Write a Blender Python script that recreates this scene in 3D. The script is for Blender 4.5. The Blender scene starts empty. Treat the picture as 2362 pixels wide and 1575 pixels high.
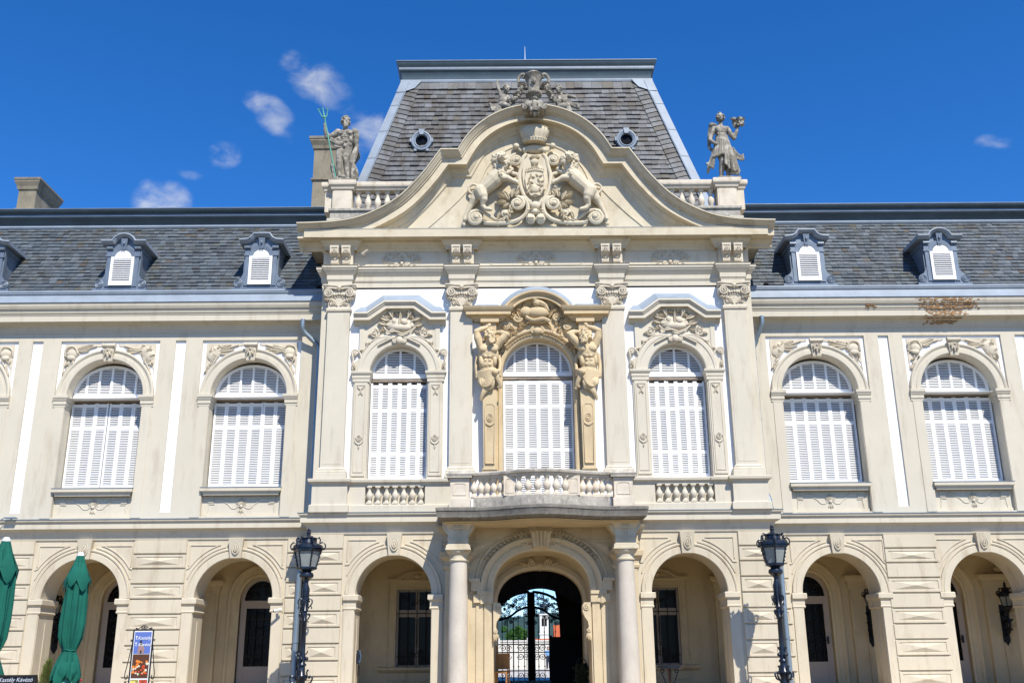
import bpy, bmesh, math, random
from mathutils import Vector, Matrix
from mathutils.geometry import tessellate_polygon
R = math.radians
pi = math.pi
S = bpy.context.scene
COL = S.collection

# ------------------------------------------------------------------ camera, sky, sun, exposure
def setup_camera():
    p, r, w = R(17.655), R(-0.489), R(-0.236)
    fw = Vector((0, math.cos(p), math.sin(p))); up = Vector((0, -math.sin(p), math.cos(p))); rt = Vector((1, 0, 0))
    rt2 = math.cos(r) * rt + math.sin(r) * up
    up2 = -math.sin(r) * rt + math.cos(r) * up
    Z = Matrix.Rotation(w, 3, 'Z')
    rt2, up2, fw = Z @ rt2, Z @ up2, Z @ fw
    m = Matrix((rt2, up2, -fw)).transposed().to_4x4()
    m.translation = Vector((-0.775, 0, 1.65))
    cam = bpy.data.cameras.new('camera'); o = bpy.data.objects.new('camera', cam); COL.objects.link(o)
    o.matrix_world = m
    cam.sensor_width = 36; cam.lens = 34.902; cam.clip_end = 6000; cam.clip_start = 0.05
    S.camera = o
setup_camera()

SUN_EL, SUN_AZ = R(50), R(22)       # azimuth measured from the facade normal towards +x
def setup_light():
    to_sun = Vector((math.sin(SUN_AZ) * math.cos(SUN_EL), -math.cos(SUN_AZ) * math.cos(SUN_EL), math.sin(SUN_EL)))
    L = bpy.data.lights.new('sun', 'SUN'); L.energy = 4.3; L.angle = R(0.5); L.color = (1, 0.95, 0.86)
    o = bpy.data.objects.new('sun', L); COL.objects.link(o)
    o.rotation_euler = (-to_sun).to_track_quat('-Z', 'Y').to_euler(); o.location = to_sun * 80
    w = bpy.data.worlds.new('World'); S.world = w; w.use_nodes = True
    nt = w.node_tree; nt.nodes.clear()
    out = nt.nodes.new('ShaderNodeOutputWorld'); bg = nt.nodes.new('ShaderNodeBackground')
    sky = nt.nodes.new('ShaderNodeTexSky'); sky.sky_type = 'NISHITA'; sky.sun_disc = False
    sky.sun_elevation = SUN_EL; sky.sun_rotation = math.atan2(to_sun.x, to_sun.y)
    sky.air_density = 1.0; sky.dust_density = 0.0; sky.ozone_density = 3.0; sky.altitude = 1500
    hs = nt.nodes.new('ShaderNodeHueSaturation'); hs.inputs['Saturation'].default_value = 1.32; hs.inputs['Value'].default_value = 0.92
    nt.links.new(sky.outputs[0], hs.inputs['Color'])
    tint = nt.nodes.new('ShaderNodeMix'); tint.data_type = 'RGBA'; tint.blend_type = 'MULTIPLY'; tint.inputs['Factor'].default_value = 1; tint.clamp_result = False
    nt.links.new(hs.outputs[0], tint.inputs['A']); tint.inputs['B'].default_value = (1.3, 1.5, 1.85, 1)
    col = tint.outputs['Result']
    # small fair weather clouds: patches of noise round fixed directions of the sky
    tc = nt.nodes.new('ShaderNodeTexCoord')
    def math_n(op, a, b=None, c=None):
        n = nt.nodes.new('ShaderNodeMath'); n.operation = op
        for i, v in enumerate((a, b, c)):
            if v is None: continue
            if isinstance(v, (int, float)): n.inputs[i].default_value = v
            else: nt.links.new(v, n.inputs[i])
        return n.outputs[0]
    no = nt.nodes.new('ShaderNodeTexNoise'); no.inputs['Scale'].default_value = 30; no.inputs['Detail'].default_value = 12; no.inputs['Roughness'].default_value = 0.52; no.inputs['Distortion'].default_value = 0.4
    mp = nt.nodes.new('ShaderNodeMapping'); mp.inputs['Scale'].default_value = (1, 1, 1.4)
    nt.links.new(tc.outputs['Generated'], mp.inputs['Vector']); nt.links.new(mp.outputs[0], no.inputs['Vector'])
    sep = nt.nodes.new('ShaderNodeSeparateXYZ'); nt.links.new(tc.outputs['Generated'], sep.inputs[0])
    az = math_n('ARCTAN2', sep.outputs[0], sep.outputs[1]); el = math_n('ARCSINE', sep.outputs[2])
    total = None
    for (a0, e0, wa, we, tilt, amt) in CLOUDS:
        da = math_n('SUBTRACT', az, R(a0)); de = math_n('SUBTRACT', el, R(e0))
        de2 = math_n('SUBTRACT', de, math_n('MULTIPLY', da, tilt))
        d = math_n('ADD', math_n('POWER', math_n('ABSOLUTE', math_n('DIVIDE', da, R(wa))), 2.0), math_n('POWER', math_n('ABSOLUTE', math_n('DIVIDE', de2, R(we))), 2.0))
        m = math_n('MAXIMUM', math_n('SUBTRACT', 1.0, d), 0.0)
        m = math_n('MULTIPLY', m, amt)
        total = m if total is None else math_n('MAXIMUM', total, m)
    dens = nt.nodes.new('ShaderNodeMapRange'); dens.interpolation_type = 'SMOOTHSTEP'
    dens.inputs['From Min'].default_value = 0.40; dens.inputs['From Max'].default_value = 1.12; dens.inputs['To Max'].default_value = 0.62
    nt.links.new(math_n('MULTIPLY', math_n('ADD', math_n('MULTIPLY', no.outputs['Fac'], 1.9), -0.1), math_n('POWER', total, 0.55)), dens.inputs['Value'])
    mix = nt.nodes.new('ShaderNodeMix'); mix.data_type = 'RGBA'
    nt.links.new(dens.outputs[0], mix.inputs['Factor']); nt.links.new(col, mix.inputs['A'])
    mix.inputs['B'].default_value = (7.6, 7.7, 7.5, 1)
    nt.links.new(mix.outputs['Result'], bg.inputs['Color'])
    bg.inputs['Strength'].default_value = 0.08
    nt.links.new(bg.outputs[0], out.inputs[0])
    vs = S.view_settings; vs.view_transform = 'Standard'; vs.look = 'None'; vs.gamma = 1; vs.exposure = 0.56; vs.use_curve_mapping = False
# azimuth, elevation, half widths, tilt, amount   (degrees)
CLOUDS = [(-12.2, 31.8, 3.3, 1.6, -0.3, 0.8), (-14.9, 29.7, 2.5, 1.4, -0.5, 0.7), (-17.6, 27.3, 1.6, 1.1, 0.2, 0.62),
          (-19.5, 26.3, 1.4, 0.9, 0.0, 0.55), (-20.9, 24.3, 2.2, 1.6, 0.0, 0.85), (-9.0, 28.8, 2.4, 2.6, 0.3, 0.62), (28.6, 25.8, 2.6, 0.6, -0.2, 0.45)]
setup_light()

# ------------------------------------------------------------------ materials
MATS = {}
def mat(name, base, rough=0.8, var=0.12, scale=1.5, stain=None, stain_amt=0.0, stain_scale=(1.2, 1.2, 0.35), bump=0.25, bscale=45, metal=0.0, spec=0.3, mid=None, tone=False, streak=True):
    m = bpy.data.materials.new(name); m.use_nodes = True; nt = m.node_tree
    b = nt.nodes['Principled BSDF']; b.inputs['Roughness'].default_value = rough; b.inputs['Metallic'].default_value = metal
    b.inputs['Specular IOR Level'].default_value = spec
    geo = nt.nodes.new('ShaderNodeNewGeometry')
    def noise(sc, det=5, vec=None, ro=0.55):
        n = nt.nodes.new('ShaderNodeTexNoise'); n.inputs['Scale'].default_value = sc; n.inputs['Detail'].default_value = det; n.inputs['Roughness'].default_value = ro
        nt.links.new(vec if vec else geo.outputs['Position'], n.inputs['Vector']); return n.outputs['Fac']
    def rng(v, a, b_, c, d):
        n = nt.nodes.new('ShaderNodeMapRange'); nt.links.new(v, n.inputs['Value'])
        for k, x in zip(('From Min', 'From Max', 'To Min', 'To Max'), (a, b_, c, d)): n.inputs[k].default_value = x
        return n.outputs[0]
    def mixc(f, a, b_, mode='MIX'):
        n = nt.nodes.new('ShaderNodeMix'); n.data_type = 'RGBA'; n.blend_type = mode
        if isinstance(f, float): n.inputs['Factor'].default_value = f
        else: nt.links.new(f, n.inputs['Factor'])
        for k, x in (('A', a), ('B', b_)):
            if isinstance(x, tuple): n.inputs[k].default_value = (*x, 1)
            else: nt.links.new(x, n.inputs[k])
        return n.outputs['Result']
    lo = tuple(c * (1 - var) for c in base); hi = tuple(min(1, c * (1 + var * 0.6)) for c in base)
    c = mixc(rng(noise(scale, 6), 0.3, 0.7, 0, 1), lo, hi)
    c = mixc(rng(noise(scale * 9, 4), 0.35, 0.7, 0.0, 0.5), c, tuple(x * (1 - var * 0.8) for x in base))
    if mid:
        c = mixc(rng(noise(mid[1], 8, ro=0.7), mid[2], mid[3], 0, mid[4]), c, mid[0])
    if stain:
        mp = nt.nodes.new('ShaderNodeMapping'); mp.inputs['Scale'].default_value = stain_scale
        nt.links.new(geo.outputs['Position'], mp.inputs['Vector'])
        f = noise(2.2, 8, mp.outputs[0], 0.68)
        c = mixc(rng(f, 0.52, 0.72, 0, stain_amt), c, stain)
    if tone:
        at = nt.nodes.new('ShaderNodeAttribute'); at.attribute_name = 'tone'
        rp = nt.nodes.new('ShaderNodeValToRGB'); nt.links.new(at.outputs['Fac'], rp.inputs[0])
        e = rp.color_ramp.elements; pal = tone
        e[0].position = 0; e[0].color = (*pal[0], 1); e[1].position = 1; e[1].color = (*pal[-1], 1)
        for i, pc in enumerate(pal[1:-1]):
            x = e.new((i + 1) / (len(pal) - 1)); x.color = (*pc, 1)
        c = mixc(0.75, c, rp.outputs[0])
        if stain:
            c = mixc(rng(f, 0.45, 0.66, 0, stain_amt), c, stain)
    nt.links.new(c, b.inputs['Base Color'])
    if bump:
        bp = nt.nodes.new('ShaderNodeBump'); bp.inputs['Strength'].default_value = bump; bp.inputs['Distance'].default_value = 0.01
        nt.links.new(noise(bscale, 5), bp.inputs['Height']); nt.links.new(bp.outputs[0], b.inputs['Normal'])
    MATS[name] = m
    return m
CREAM = mat('cream_plaster', (0.575, 0.505, 0.38), 0.9, 0.09, 0.6, (0.36, 0.29, 0.19), 0.7, (1.6, 1.6, 0.3), bump=0.15, bscale=30)
CREAM2 = mat('cream_plaster_pale', (0.585, 0.53, 0.42), 0.9, 0.07, 0.5, (0.40, 0.34, 0.245), 0.65, (1.6, 1.6, 0.3), bump=0.15, bscale=30)
TAN = mat('loggia_plaster', (0.70, 0.585, 0.385), 0.9, 0.12, 0.8, (0.36, 0.26, 0.13), 0.45, bump=0.2, bscale=20)
WHITE = mat('white_plaster', (0.82, 0.82, 0.81), 0.9, 0.03, 0.5, bump=0.1)
ORN = mat('stucco_ornament', (0.60, 0.53, 0.41), 0.85, 0.12, 3, (0.30, 0.25, 0.17), 0.45, (3, 3, 2), bump=0.3, bscale=60)
PORT = mat('portal_stone', (0.585, 0.48, 0.315), 0.9, 0.14, 1.2, (0.36, 0.26, 0.14), 0.5, (1.5, 1.5, 0.5), bump=0.35, bscale=40)
SAND = mat('sandstone', (0.585, 0.46, 0.28), 0.9, 0.16, 1.2, (0.36, 0.24, 0.12), 0.5, (1.5, 1.5, 0.5), bump=0.35, bscale=40)
GABLE = mat('gable_stone', (0.60, 0.525, 0.385), 0.9, 0.14, 1.0, (0.32, 0.24, 0.13), 0.55, (1.2, 1.2, 0.7), bump=0.3, bscale=40)
OLD = mat('weathered_statue_stone', (0.26, 0.235, 0.19), 0.95, 0.35, 3.5, (0.05, 0.046, 0.036), 0.85, (3.5, 3.5, 1.5), bump=0.6, bscale=40, mid=((0.52, 0.48, 0.40), 6, 0.48, 0.62, 0.85))
GREY = mat('lichened_stone', (0.42, 0.38, 0.315), 0.95, 0.25, 3, (0.10, 0.10, 0.09), 0.75, (3, 3, 1.2), bump=0.5, bscale=40, mid=((0.6, 0.56, 0.48), 9, 0.5, 0.72, 0.8))
SLAB = mat('dark_weathered_slab', (0.23, 0.21, 0.175), 0.95, 0.3, 4, (0.06, 0.06, 0.055), 0.7, (3, 3, 3), bump=0.5, bscale=40, mid=((0.45, 0.43, 0.38), 14, 0.56, 0.72, 0.7))
BALU = mat('balcony_stone', (0.66, 0.58, 0.46), 0.9, 0.15, 3, (0.33, 0.25, 0.15), 0.55, (2, 2, 1.0), bump=0.4, bscale=50, mid=((0.25, 0.23, 0.2), 11, 0.62, 0.8, 0.7))
MARBLE = mat('column_marble', (0.56, 0.50, 0.41), 0.7, 0.12, 2, (0.42, 0.35, 0.26), 0.5, (2, 2, .5), bump=0.15)
SLATE = mat('slate', (0.078, 0.096, 0.110), 0.62, 0.3, 5, (0.06, 0.054, 0.042), 0.6, (1.6, 1.6, 0.6), bump=0.35, bscale=35, spec=0.5,
            tone=[(0.024, 0.031, 0.040), (0.048, 0.062, 0.076), (0.070, 0.088, 0.104), (0.118, 0.140, 0.158), (0.078, 0.080, 0.062), (0.085, 0.055, 0.032)])
SLATET = mat('tower_slate', (0.115, 0.118, 0.12), 0.62, 0.25, 5, (0.045, 0.033, 0.022), 0.9, (1.0, 1.0, 0.4), bump=0.35, bscale=35, spec=0.5,
            tone=[(0.022, 0.022, 0.021), (0.058, 0.061, 0.063), (0.094, 0.100, 0.106), (0.155, 0.163, 0.172), (0.090, 0.078, 0.052), (0.055, 0.036, 0.019)])
LEAD = mat('lead_sheet', (0.17, 0.21, 0.26), 0.5, 0.22, 2.5, (0.12, 0.15, 0.19), 0.6, (5, 5, 1), bump=0.15, metal=0.25, spec=0.5)
LEADP = mat('pale_lead_sheet', (0.27, 0.315, 0.365), 0.55, 0.18, 2.0, (0.3, 0.34, 0.38), 0.5, (2, 2, 2), bump=0.1, metal=0.0, spec=0.3)
DLEAD = mat('dark_painted_metal', (0.055, 0.085, 0.105), 0.45, 0.2, 2, (0.1, 0.14, 0.16), 0.4, (1, 1, 3), bump=0.05, metal=0.2, spec=0.5)
ZINC = mat('zinc_pipe', (0.25, 0.31, 0.36), 0.4, 0.12, 3, bump=0.05, metal=0.5, spec=0.5)
WOOD = mat('white_painted_wood', (0.86, 0.855, 0.84), 0.65, 0.04, 3, (0.55, 0.49, 0.40), 0.25, (5, 5, 2), bump=0.05)
OWOOD = mat('weathered_wood', (0.34, 0.28, 0.22), 0.9, 0.3, 6, (0.10, 0.07, 0.05), 0.6, (3, 3, 12), bump=0.3)
IRON = mat('black_iron', (0.012, 0.014, 0.02), 0.4, 0.3, 6, bump=0.1, metal=0.3, spec=0.5)
LAMPIRON = mat('lamp_post_paint', (0.012, 0.018, 0.032), 0.32, 0.3, 6, bump=0.06, metal=0.2, spec=0.6)
DARK = mat('dark_interior_shade', (0.012, 0.011, 0.010), 0.8, 0.2, 2, bump=0)  # near-black colour stands in for deep shade indoors
GLASSD = mat('dark_glass', (0.006, 0.006, 0.006), 0.25, 0.1, 2, bump=0, spec=0.12)
FROST = mat('frosted_lamp_glass', (0.27, 0.29, 0.275), 0.35, 0.15, 5, bump=0.05, spec=0.5)
GRILLE = mat('dark_grille_paint', (0.006, 0.006, 0.007), 0.9, 0.3, 4, bump=0, spec=0.1)
STONEF = mat('stone_paving', (0.50, 0.40, 0.25), 0.9, 0.12, 1.0, bump=0.2)
DWOOD = mat('dark_wood', (0.022, 0.016, 0.012), 0.6, 0.3, 4, bump=0.2)
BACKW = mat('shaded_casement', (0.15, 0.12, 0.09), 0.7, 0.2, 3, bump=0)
CHIM = mat('chimney_render', (0.27, 0.235, 0.17), 0.95, 0.3, 2, (0.10, 0.085, 0.06), 0.75, (2, 2, .7), bump=0.4)
DOORW = mat('pale_door_paint', (0.50, 0.43, 0.37), 0.6, 0.08, 3, (0.35, 0.28, 0.22), 0.4, bump=0.05)
GREEN = mat('green_canvas', (0.006, 0.112, 0.076), 0.85, 0.2, 4, (0.004, 0.07, 0.05), 0.5, (4, 4, 1), bump=0.3, bscale=80)
PATINA = mat('green_patina', (0.12, 0.34, 0.27), 0.8, 0.25, 8, bump=0.2)
WHITEP = mat('white_plastic', (0.75, 0.75, 0.73), 0.4, 0.03, 3, bump=0)
GRAVEL = mat('forecourt_gravel', (0.17, 0.13, 0.08), 0.95, 0.15, 0.8, bump=0.4, bscale=30)
BRICK = mat('crumbling_brick', (0.40, 0.25, 0.13), 0.95, 0.35, 6, (0.14, 0.08, 0.04), 0.7, (4, 4, 4), bump=0.8, bscale=25)
CANE = mat('chair_wood', (0.40, 0.20, 0.07), 0.45, 0.2, 8, bump=0.1)

# ------------------------------------------------------------------ mesh builder
class MB:
    def __init__(s): s.v = []; s.f = []; s.t = []; s.M = None
    def add(s, vs, fs, tone=None):
        b = len(s.v)
        if s.M is not None: vs = [s.M @ Vector(p) for p in vs]
        s.v.extend([tuple(p) for p in vs])
        for f in fs:
            s.f.append(tuple(i + b for i in f)); s.t.append(tone if tone is not None else 0.4)
        return s
    def box(s, x0, x1, y0, y1, z0, z1):
        v = [(x0, y0, z0), (x1, y0, z0), (x1, y1, z0), (x0, y1, z0), (x0, y0, z1), (x1, y0, z1), (x1, y1, z1), (x0, y1, z1)]
        return s.add(v, [(0, 1, 5, 4), (1, 2, 6, 5), (2, 3, 7, 6), (3, 0, 4, 7), (4, 5, 6, 7), (3, 2, 1, 0)])
    def cbox(s, x, y, z, sx, sy, sz): return s.box(x - sx / 2, x + sx / 2, y - sy / 2, y + sy / 2, z - sz / 2, z + sz / 2)
    def taper(s, x, y, z0, z1, a0, b0, a1, b1):
        v = [(x - a0, y - b0, z0), (x + a0, y - b0, z0), (x + a0, y + b0, z0), (x - a0, y + b0, z0), (x - a1, y - b1, z1), (x + a1, y - b1, z1), (x + a1, y + b1, z1), (x - a1, y + b1, z1)]
        return s.add(v, [(0, 1, 5, 4), (1, 2, 6, 5), (2, 3, 7, 6), (3, 0, 4, 7), (4, 5, 6, 7), (3, 2, 1, 0)])
    def plate(s, outline, holes, y0, y1, back=False):
        loops = [outline] + list(holes)
        tris = [tuple(range(len(outline)))] if not holes else tessellate_polygon([[Vector((x, z, 0)) for x, z in l] for l in loops])
        flat = [p for l in loops for p in l]; n = len(flat)
        v = [(x, y0, z) for x, z in flat]
        fs = [tuple(t) for t in tris]
        if y1 is not None:
            v += [(x, y1, z) for x, z in flat]
            b = 0
            for l in loops:
                k = len(l)
                for i in range(k):
                    j = (i + 1) % k
                    fs.append((b + i, b + j, b + j + n, b + i + n))
                b += k
            if back: fs += [tuple(i + n for i in t) for t in tris]
        return s.add(v, fs)
    def prism(s, poly, y0, y1): return s.plate(poly, [], y0, y1, True)
    def xprism(s, poly, x0, x1):          # polygon in (y,z) extruded along x
        n = len(poly); tris = tessellate_polygon([[Vector((a, b, 0)) for a, b in poly]])
        v = [(x0, a, b) for a, b in poly] + [(x1, a, b) for a, b in poly]
        fs = [tuple(t) for t in tris] + [tuple(i + n for i in t) for t in tris] + [(i, (i + 1) % n, (i + 1) % n + n, i + n) for i in range(n)]
        return s.add(v, fs)
    def mould(s, plan, prof, caps=True):   # plan polyline (x,y) walked with the outside on its right-hand side; prof (p,z)
        n = len(plan); nor = []
        if caps:       # run the ends a little into the wall behind
            plan = [tuple(p) for p in plan]
            for a, b in ((0, 1), (-1, -2)):
                dx, dy = plan[a][0] - plan[b][0], plan[a][1] - plan[b][1]; l = math.hypot(dx, dy); plan[a] = (plan[a][0] + dx / l * .013, plan[a][1] + dy / l * .013)
        for i in range(n - 1):
            dx, dy = plan[i + 1][0] - plan[i][0], plan[i + 1][1] - plan[i][1]; l = math.hypot(dx, dy)
            nor.append((dy / l, -dx / l))
        v = []
        for (p, z) in prof:
            for i in range(n):
                if i == 0: ox, oy = nor[0]
                elif i == n - 1: ox, oy = nor[-1]
                else:
                    a, b = nor[i - 1], nor[i]; d = 1 + a[0] * b[0] + a[1] * b[1]
                    ox, oy = (a[0] + b[0]) / d, (a[1] + b[1]) / d
                v.append((plan[i][0] + ox * p, plan[i][1] + oy * p, z))
        fs = []
        for k in range(len(prof) - 1):
            for i in range(n - 1):
                fs.append((k * n + i, k * n + i + 1, (k + 1) * n + i + 1, (k + 1) * n + i))
        if caps:
            fs.append(tuple(k * n for k in range(len(prof)))); fs.append(tuple(k * n + n - 1 for k in range(len(prof))))
        return s.add(v, fs)
    def sweep(s, path, prof, closed=False, caps=True):   # path (x,z); prof (n,y), n measured to the right of the walk
        n = len(path); nor = []
        m = n if closed else n - 1
        for i in range(m):
            a, b = path[i], path[(i + 1) % n]; dx, dz = b[0] - a[0], b[1] - a[1]; l = math.hypot(dx, dz) or 1
            nor.append((dz / l, -dx / l))
        off = []
        for i in range(n):
            if closed: a, b = nor[i - 1], nor[i]
            else: a, b = nor[max(0, i - 1)], nor[min(m - 1, i)]
            d = max(0.3, 1 + a[0] * b[0] + a[1] * b[1]); off.append(((a[0] + b[0]) / d, (a[1] + b[1]) / d))
        k = len(prof); v = []
        for i in range(n):
            for (q, y) in prof: v.append((path[i][0] + off[i][0] * q, y, path[i][1] + off[i][1] * q))
        fs = []
        for i in range(m):
            j = (i + 1) % n
            for a in range(k - 1): fs.append((i * k + a, j * k + a, j * k + a + 1, i * k + a + 1))
        if caps and not closed: fs += [tuple(range(k)), tuple((n - 1) * k + a for a in range(k))]
        return s.add(v, fs)
    def lathe(s, prof, x=0, y=0, z=0, seg=20, sq=1.0, flute=0):
        v = []; n = len(prof)
        for (r, h) in prof:
            for i in range(seg):
                a = 2 * pi * i / seg; rr = r * (1 + (flute * (-1) ** i))
                v.append((x + rr * math.cos(a), y + rr * math.sin(a) * sq, z + h))
        fs = [(k * seg + i, k * seg + (i + 1) % seg, (k + 1) * seg + (i + 1) % seg, (k + 1) * seg + i) for k in range(n - 1) for i in range(seg)]
        fs += [tuple(range(seg)), tuple((n - 1) * seg + i for i in range(seg))]
        return s.add(v, fs)
    def tube(s, pts, rad, seg=8, flat=1.0, ends=True):
        pts = [Vector(p) for p in pts]; n = len(pts)
        if not isinstance(rad, (list, tuple)): rad = [rad] * n
        elif len(rad) == 2 and n != 2: rad = [rad[0] + (rad[1] - rad[0]) * i / (n - 1) for i in range(n)]
        v = []; ref = None
        for i in range(n):
            t = (pts[min(n - 1, i + 1)] - pts[max(0, i - 1)])
            if t.length < 1e-9: t = Vector((0, 0, 1))
            t.normalize()
            if ref is None:
                ref = Vector((0, 1, 0)) if abs(t.y) < 0.9 else Vector((1, 0, 0))
            a = (ref - t * ref.dot(t))
            if a.length < 1e-6: a = t.orthogonal()
            a.normalize(); ref = a; b = t.cross(a)
            for j in range(seg):
                an = 2 * pi * j / seg
                v.append(pts[i] + (a * math.cos(an) * flat + b * math.sin(an)) * rad[i])
        fs = [(i * seg + j, i * seg + (j + 1) % seg, (i + 1) * seg + (j + 1) % seg, (i + 1) * seg + j) for i in range(n - 1) for j in range(seg)]
        if ends: fs += [tuple(reversed(range(seg))), tuple((n - 1) * seg + j for j in range(seg))]
        return s.add(v, fs)
    def ell(s, c, r, rot=None, seg=12, rings=8):
        if not isinstance(r, (list, tuple)): r = (r, r, r)
        v = [Vector((0, 0, r[2]))]
        for i in range(1, rings):
            th = pi * i / rings
            for j in range(seg):
                a = 2 * pi * j / seg
                v.append(Vector((r[0] * math.sin(th) * math.cos(a), r[1] * math.sin(th) * math.sin(a), r[2] * math.cos(th))))
        v.append(Vector((0, 0, -r[2])))
        if rot is not None: v = [rot @ p for p in v]
        c = Vector(c); v = [p + c for p in v]; L = len(v) - 1
        fs = [(0, 1 + j, 1 + (j + 1) % seg) for j in range(seg)]
        for i in range(rings - 2):
            b = 1 + i * seg
            fs += [(b + j, b + seg + j, b + seg + (j + 1) % seg, b + (j + 1) % seg) for j in range(seg)]
        b = 1 + (rings - 2) * seg
        fs += [(L, b + (j + 1) % seg, b + j) for j in range(seg)]
        return s.add(v, fs)
    def cap(s, a, b, ra, rb, seg=12):      # tapered capsule
        a, b = Vector(a), Vector(b)
        s.ell(a, ra, seg=seg); s.ell(b, rb, seg=seg)
        return s.tube([a, b], [ra, rb], seg)
    def chain(s, pts, rad, seg=12):
        for i in range(len(pts) - 1): s.cap(pts[i], pts[i + 1], rad[i], rad[i + 1], seg)
        return s
    def spiral(s, x, y, z, r, turns=1.6, start=0, sgn=1, t0=None, t1=None, rise=0.0, n=28, inner=0.12, lead=None):
        t0 = t0 or r * 0.16; t1 = t1 or t0 * 0.8
        pts = []; rad = []
        for i in range(n + 1):
            f = i / n; a = start + sgn * 2 * pi * turns * f; rr = r * (1 - f) ** 0.85 + r * inner * f
            pts.append((x + rr * math.cos(a), y - rise * f, z + rr * math.sin(a))); rad.append(t0 + (t1 - t0) * f)
        if lead:
            pts = [(p[0], y, p[1]) for p in lead] + pts; rad = [t0] * len(lead) + rad
        s.tube(pts, rad, 6); s.ell(pts[-1], t1 * 1.7, seg=8, rings=6)
        return s
    def leaf(s, x, y, z, ang, L, W, T=0.03, curl=0.0):   # a low carved leaf lying in the wall plane, ang in degrees from +x
        a = R(ang); d = (math.cos(a), math.sin(a)); q = (-d[1], d[0])
        v = []; fs = []
        st = [(0, .25, .3), (.25, .85, .8), (.5, 1, 1), (.78, .6, .8), (1, .02, .35 + curl)]
        for (t, w, h) in st:
            bx, bz = x + d[0] * L * t, z + d[1] * L * t; w *= W / 2
            v += [(bx + q[0] * w, y + T * .25, bz + q[1] * w), (bx + q[0] * w * .5, y - T * h, bz + q[1] * w * .5), (bx, y - T * h * .45, bz), (bx - q[0] * w * .5, y - T * h, bz - q[1] * w * .5), (bx - q[0] * w, y + T * .25, bz - q[1] * w)]
        for i in range(4):
            for j in range(4): fs.append((i * 5 + j, i * 5 + j + 1, (i + 1) * 5 + j + 1, (i + 1) * 5 + j))
        return s.add(v, fs)
    def mesh(s, name, org=(0, 0, 0), smooth=True, ang=38, tone=False):
        me = bpy.data.meshes.new(name)
        me.from_pydata([(p[0] - org[0], p[1] - org[1], p[2] - org[2]) for p in s.v], [], s.f)
        if tone:
            at = me.attributes.new('tone', 'FLOAT', 'FACE'); at.data.foreach_set('value', s.t)
        bm = bmesh.new(); bm.from_mesh(me); bmesh.ops.recalc_face_normals(bm, faces=bm.faces); bm.to_mesh(me); bm.free()
        if smooth:
            me.shade_smooth(); me.set_sharp_from_angle(angle=R(ang))
        return me

# ------------------------------------------------------------------ object helpers
ORG = {}
def link(o, parent=None):
    COL.objects.link(o)
    if parent is not None: o.parent = parent
    return o
def thing(name, label, cat, loc=(0, 0, 0), rz=0, group=None):
    o = bpy.data.objects.new(name, None); o.empty_display_size = 0.3; link(o); o.location = loc; o.rotation_euler = (0, 0, rz)
    o['label'] = label; o['category'] = cat
    if group: o['group'] = group
    return o
def part(name, mb, m, parent, org=None, smooth=True, ang=38, tone=False):
    me = mb.mesh(name, org or ORG.get(parent.name, (0, 0, 0)), smooth, ang, tone); me.materials.append(m)
    o = bpy.data.objects.new(name, me); link(o, parent)
    ORG[o.name] = ORG.get(parent.name, (0, 0, 0))
    return o
def parts(name, mb, m, parent, cuts=(0.0,), **kw):     # the pieces of one run, cut at x, each a part of its own
    out = []
    bins = {}
    for f, t in zip(mb.f, mb.t):
        cx = sum(mb.v[i][0] for i in f) / len(f); bins.setdefault(sum(cx > c for c in cuts), []).append((f, t))
    for k in sorted(bins):
        q = MB(); idx = {}
        for f, t in bins[k]:
            nf = []
            for i in f:
                if i not in idx: idx[i] = len(q.v); q.v.append(mb.v[i])
                nf.append(idx[i])
            q.f.append(tuple(nf)); q.t.append(t)
        out.append(part(name, q, m, parent, **kw))
    return out
def single(name, mb, m, label=None, cat=None, loc=(0, 0, 0), group=None, kind=None, smooth=True, ang=38):
    me = mb.mesh(name, (0, 0, 0), smooth, ang); me.materials.append(m)
    o = bpy.data.objects.new(name, me); link(o); o.location = loc
    if label: o['label'] = label; o['category'] = cat
    if group: o['group'] = group
    if kind: o['kind'] = kind
    return o
def inst(o, parent, loc=(0, 0, 0), rot=None, scale=None):     # a copy of a part and its sub-parts
    c = o.copy(); COL.objects.link(c); c.parent = parent; c.location = loc
    if rot: c.rotation_euler = rot
    if scale: c.scale = scale
    ORG[c.name] = ORG.get(parent.name, (0, 0, 0))
    for ch in list(o.children):
        d = ch.copy(); COL.objects.link(d); d.parent = c
    return c
def dup(root, loc, label, rz=None):
    r = root.copy(); COL.objects.link(r); r.location = loc; r['label'] = label
    if rz is not None: r.rotation_euler = (0, 0, rz)
    for ch in list(root.children):
        c = ch.copy(); COL.objects.link(c); c.parent = r
        for g in list(ch.children):
            d = g.copy(); COL.objects.link(d); d.parent = c
    return r
def fuse(mb, name, voxel, m, parent, smooth=1, org=None, top=None):     # one continuous carved surface from overlapping volumes
    me = mb.mesh(name + '_raw', org or (ORG.get(parent.name, (0, 0, 0)) if parent else (0, 0, 0)), False)
    o = bpy.data.objects.new(name, me); link(o, parent)
    md = o.modifiers.new('r', 'REMESH'); md.mode = 'VOXEL'; md.voxel_size = voxel
    if smooth:
        sm = o.modifiers.new('s', 'SMOOTH'); sm.iterations = smooth; sm.factor = 0.5
    dg = bpy.context.evaluated_depsgraph_get(); dg.update()
    new = bpy.data.meshes.new_from_object(o.evaluated_get(dg)); new.name = name
    o.modifiers.clear(); o.data = new; bpy.data.meshes.remove(me)
    new.materials.clear(); new.materials.append(m); new.shade_smooth()
    return o
def arc(cx, cz, r, a0, a1, n=24, rz=None):
    rz = rz or r
    return [(cx + r * math.cos(R(a0 + (a1 - a0) * i / n)), cz + rz * math.sin(R(a0 + (a1 - a0) * i / n))) for i in range(n + 1)]
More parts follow.
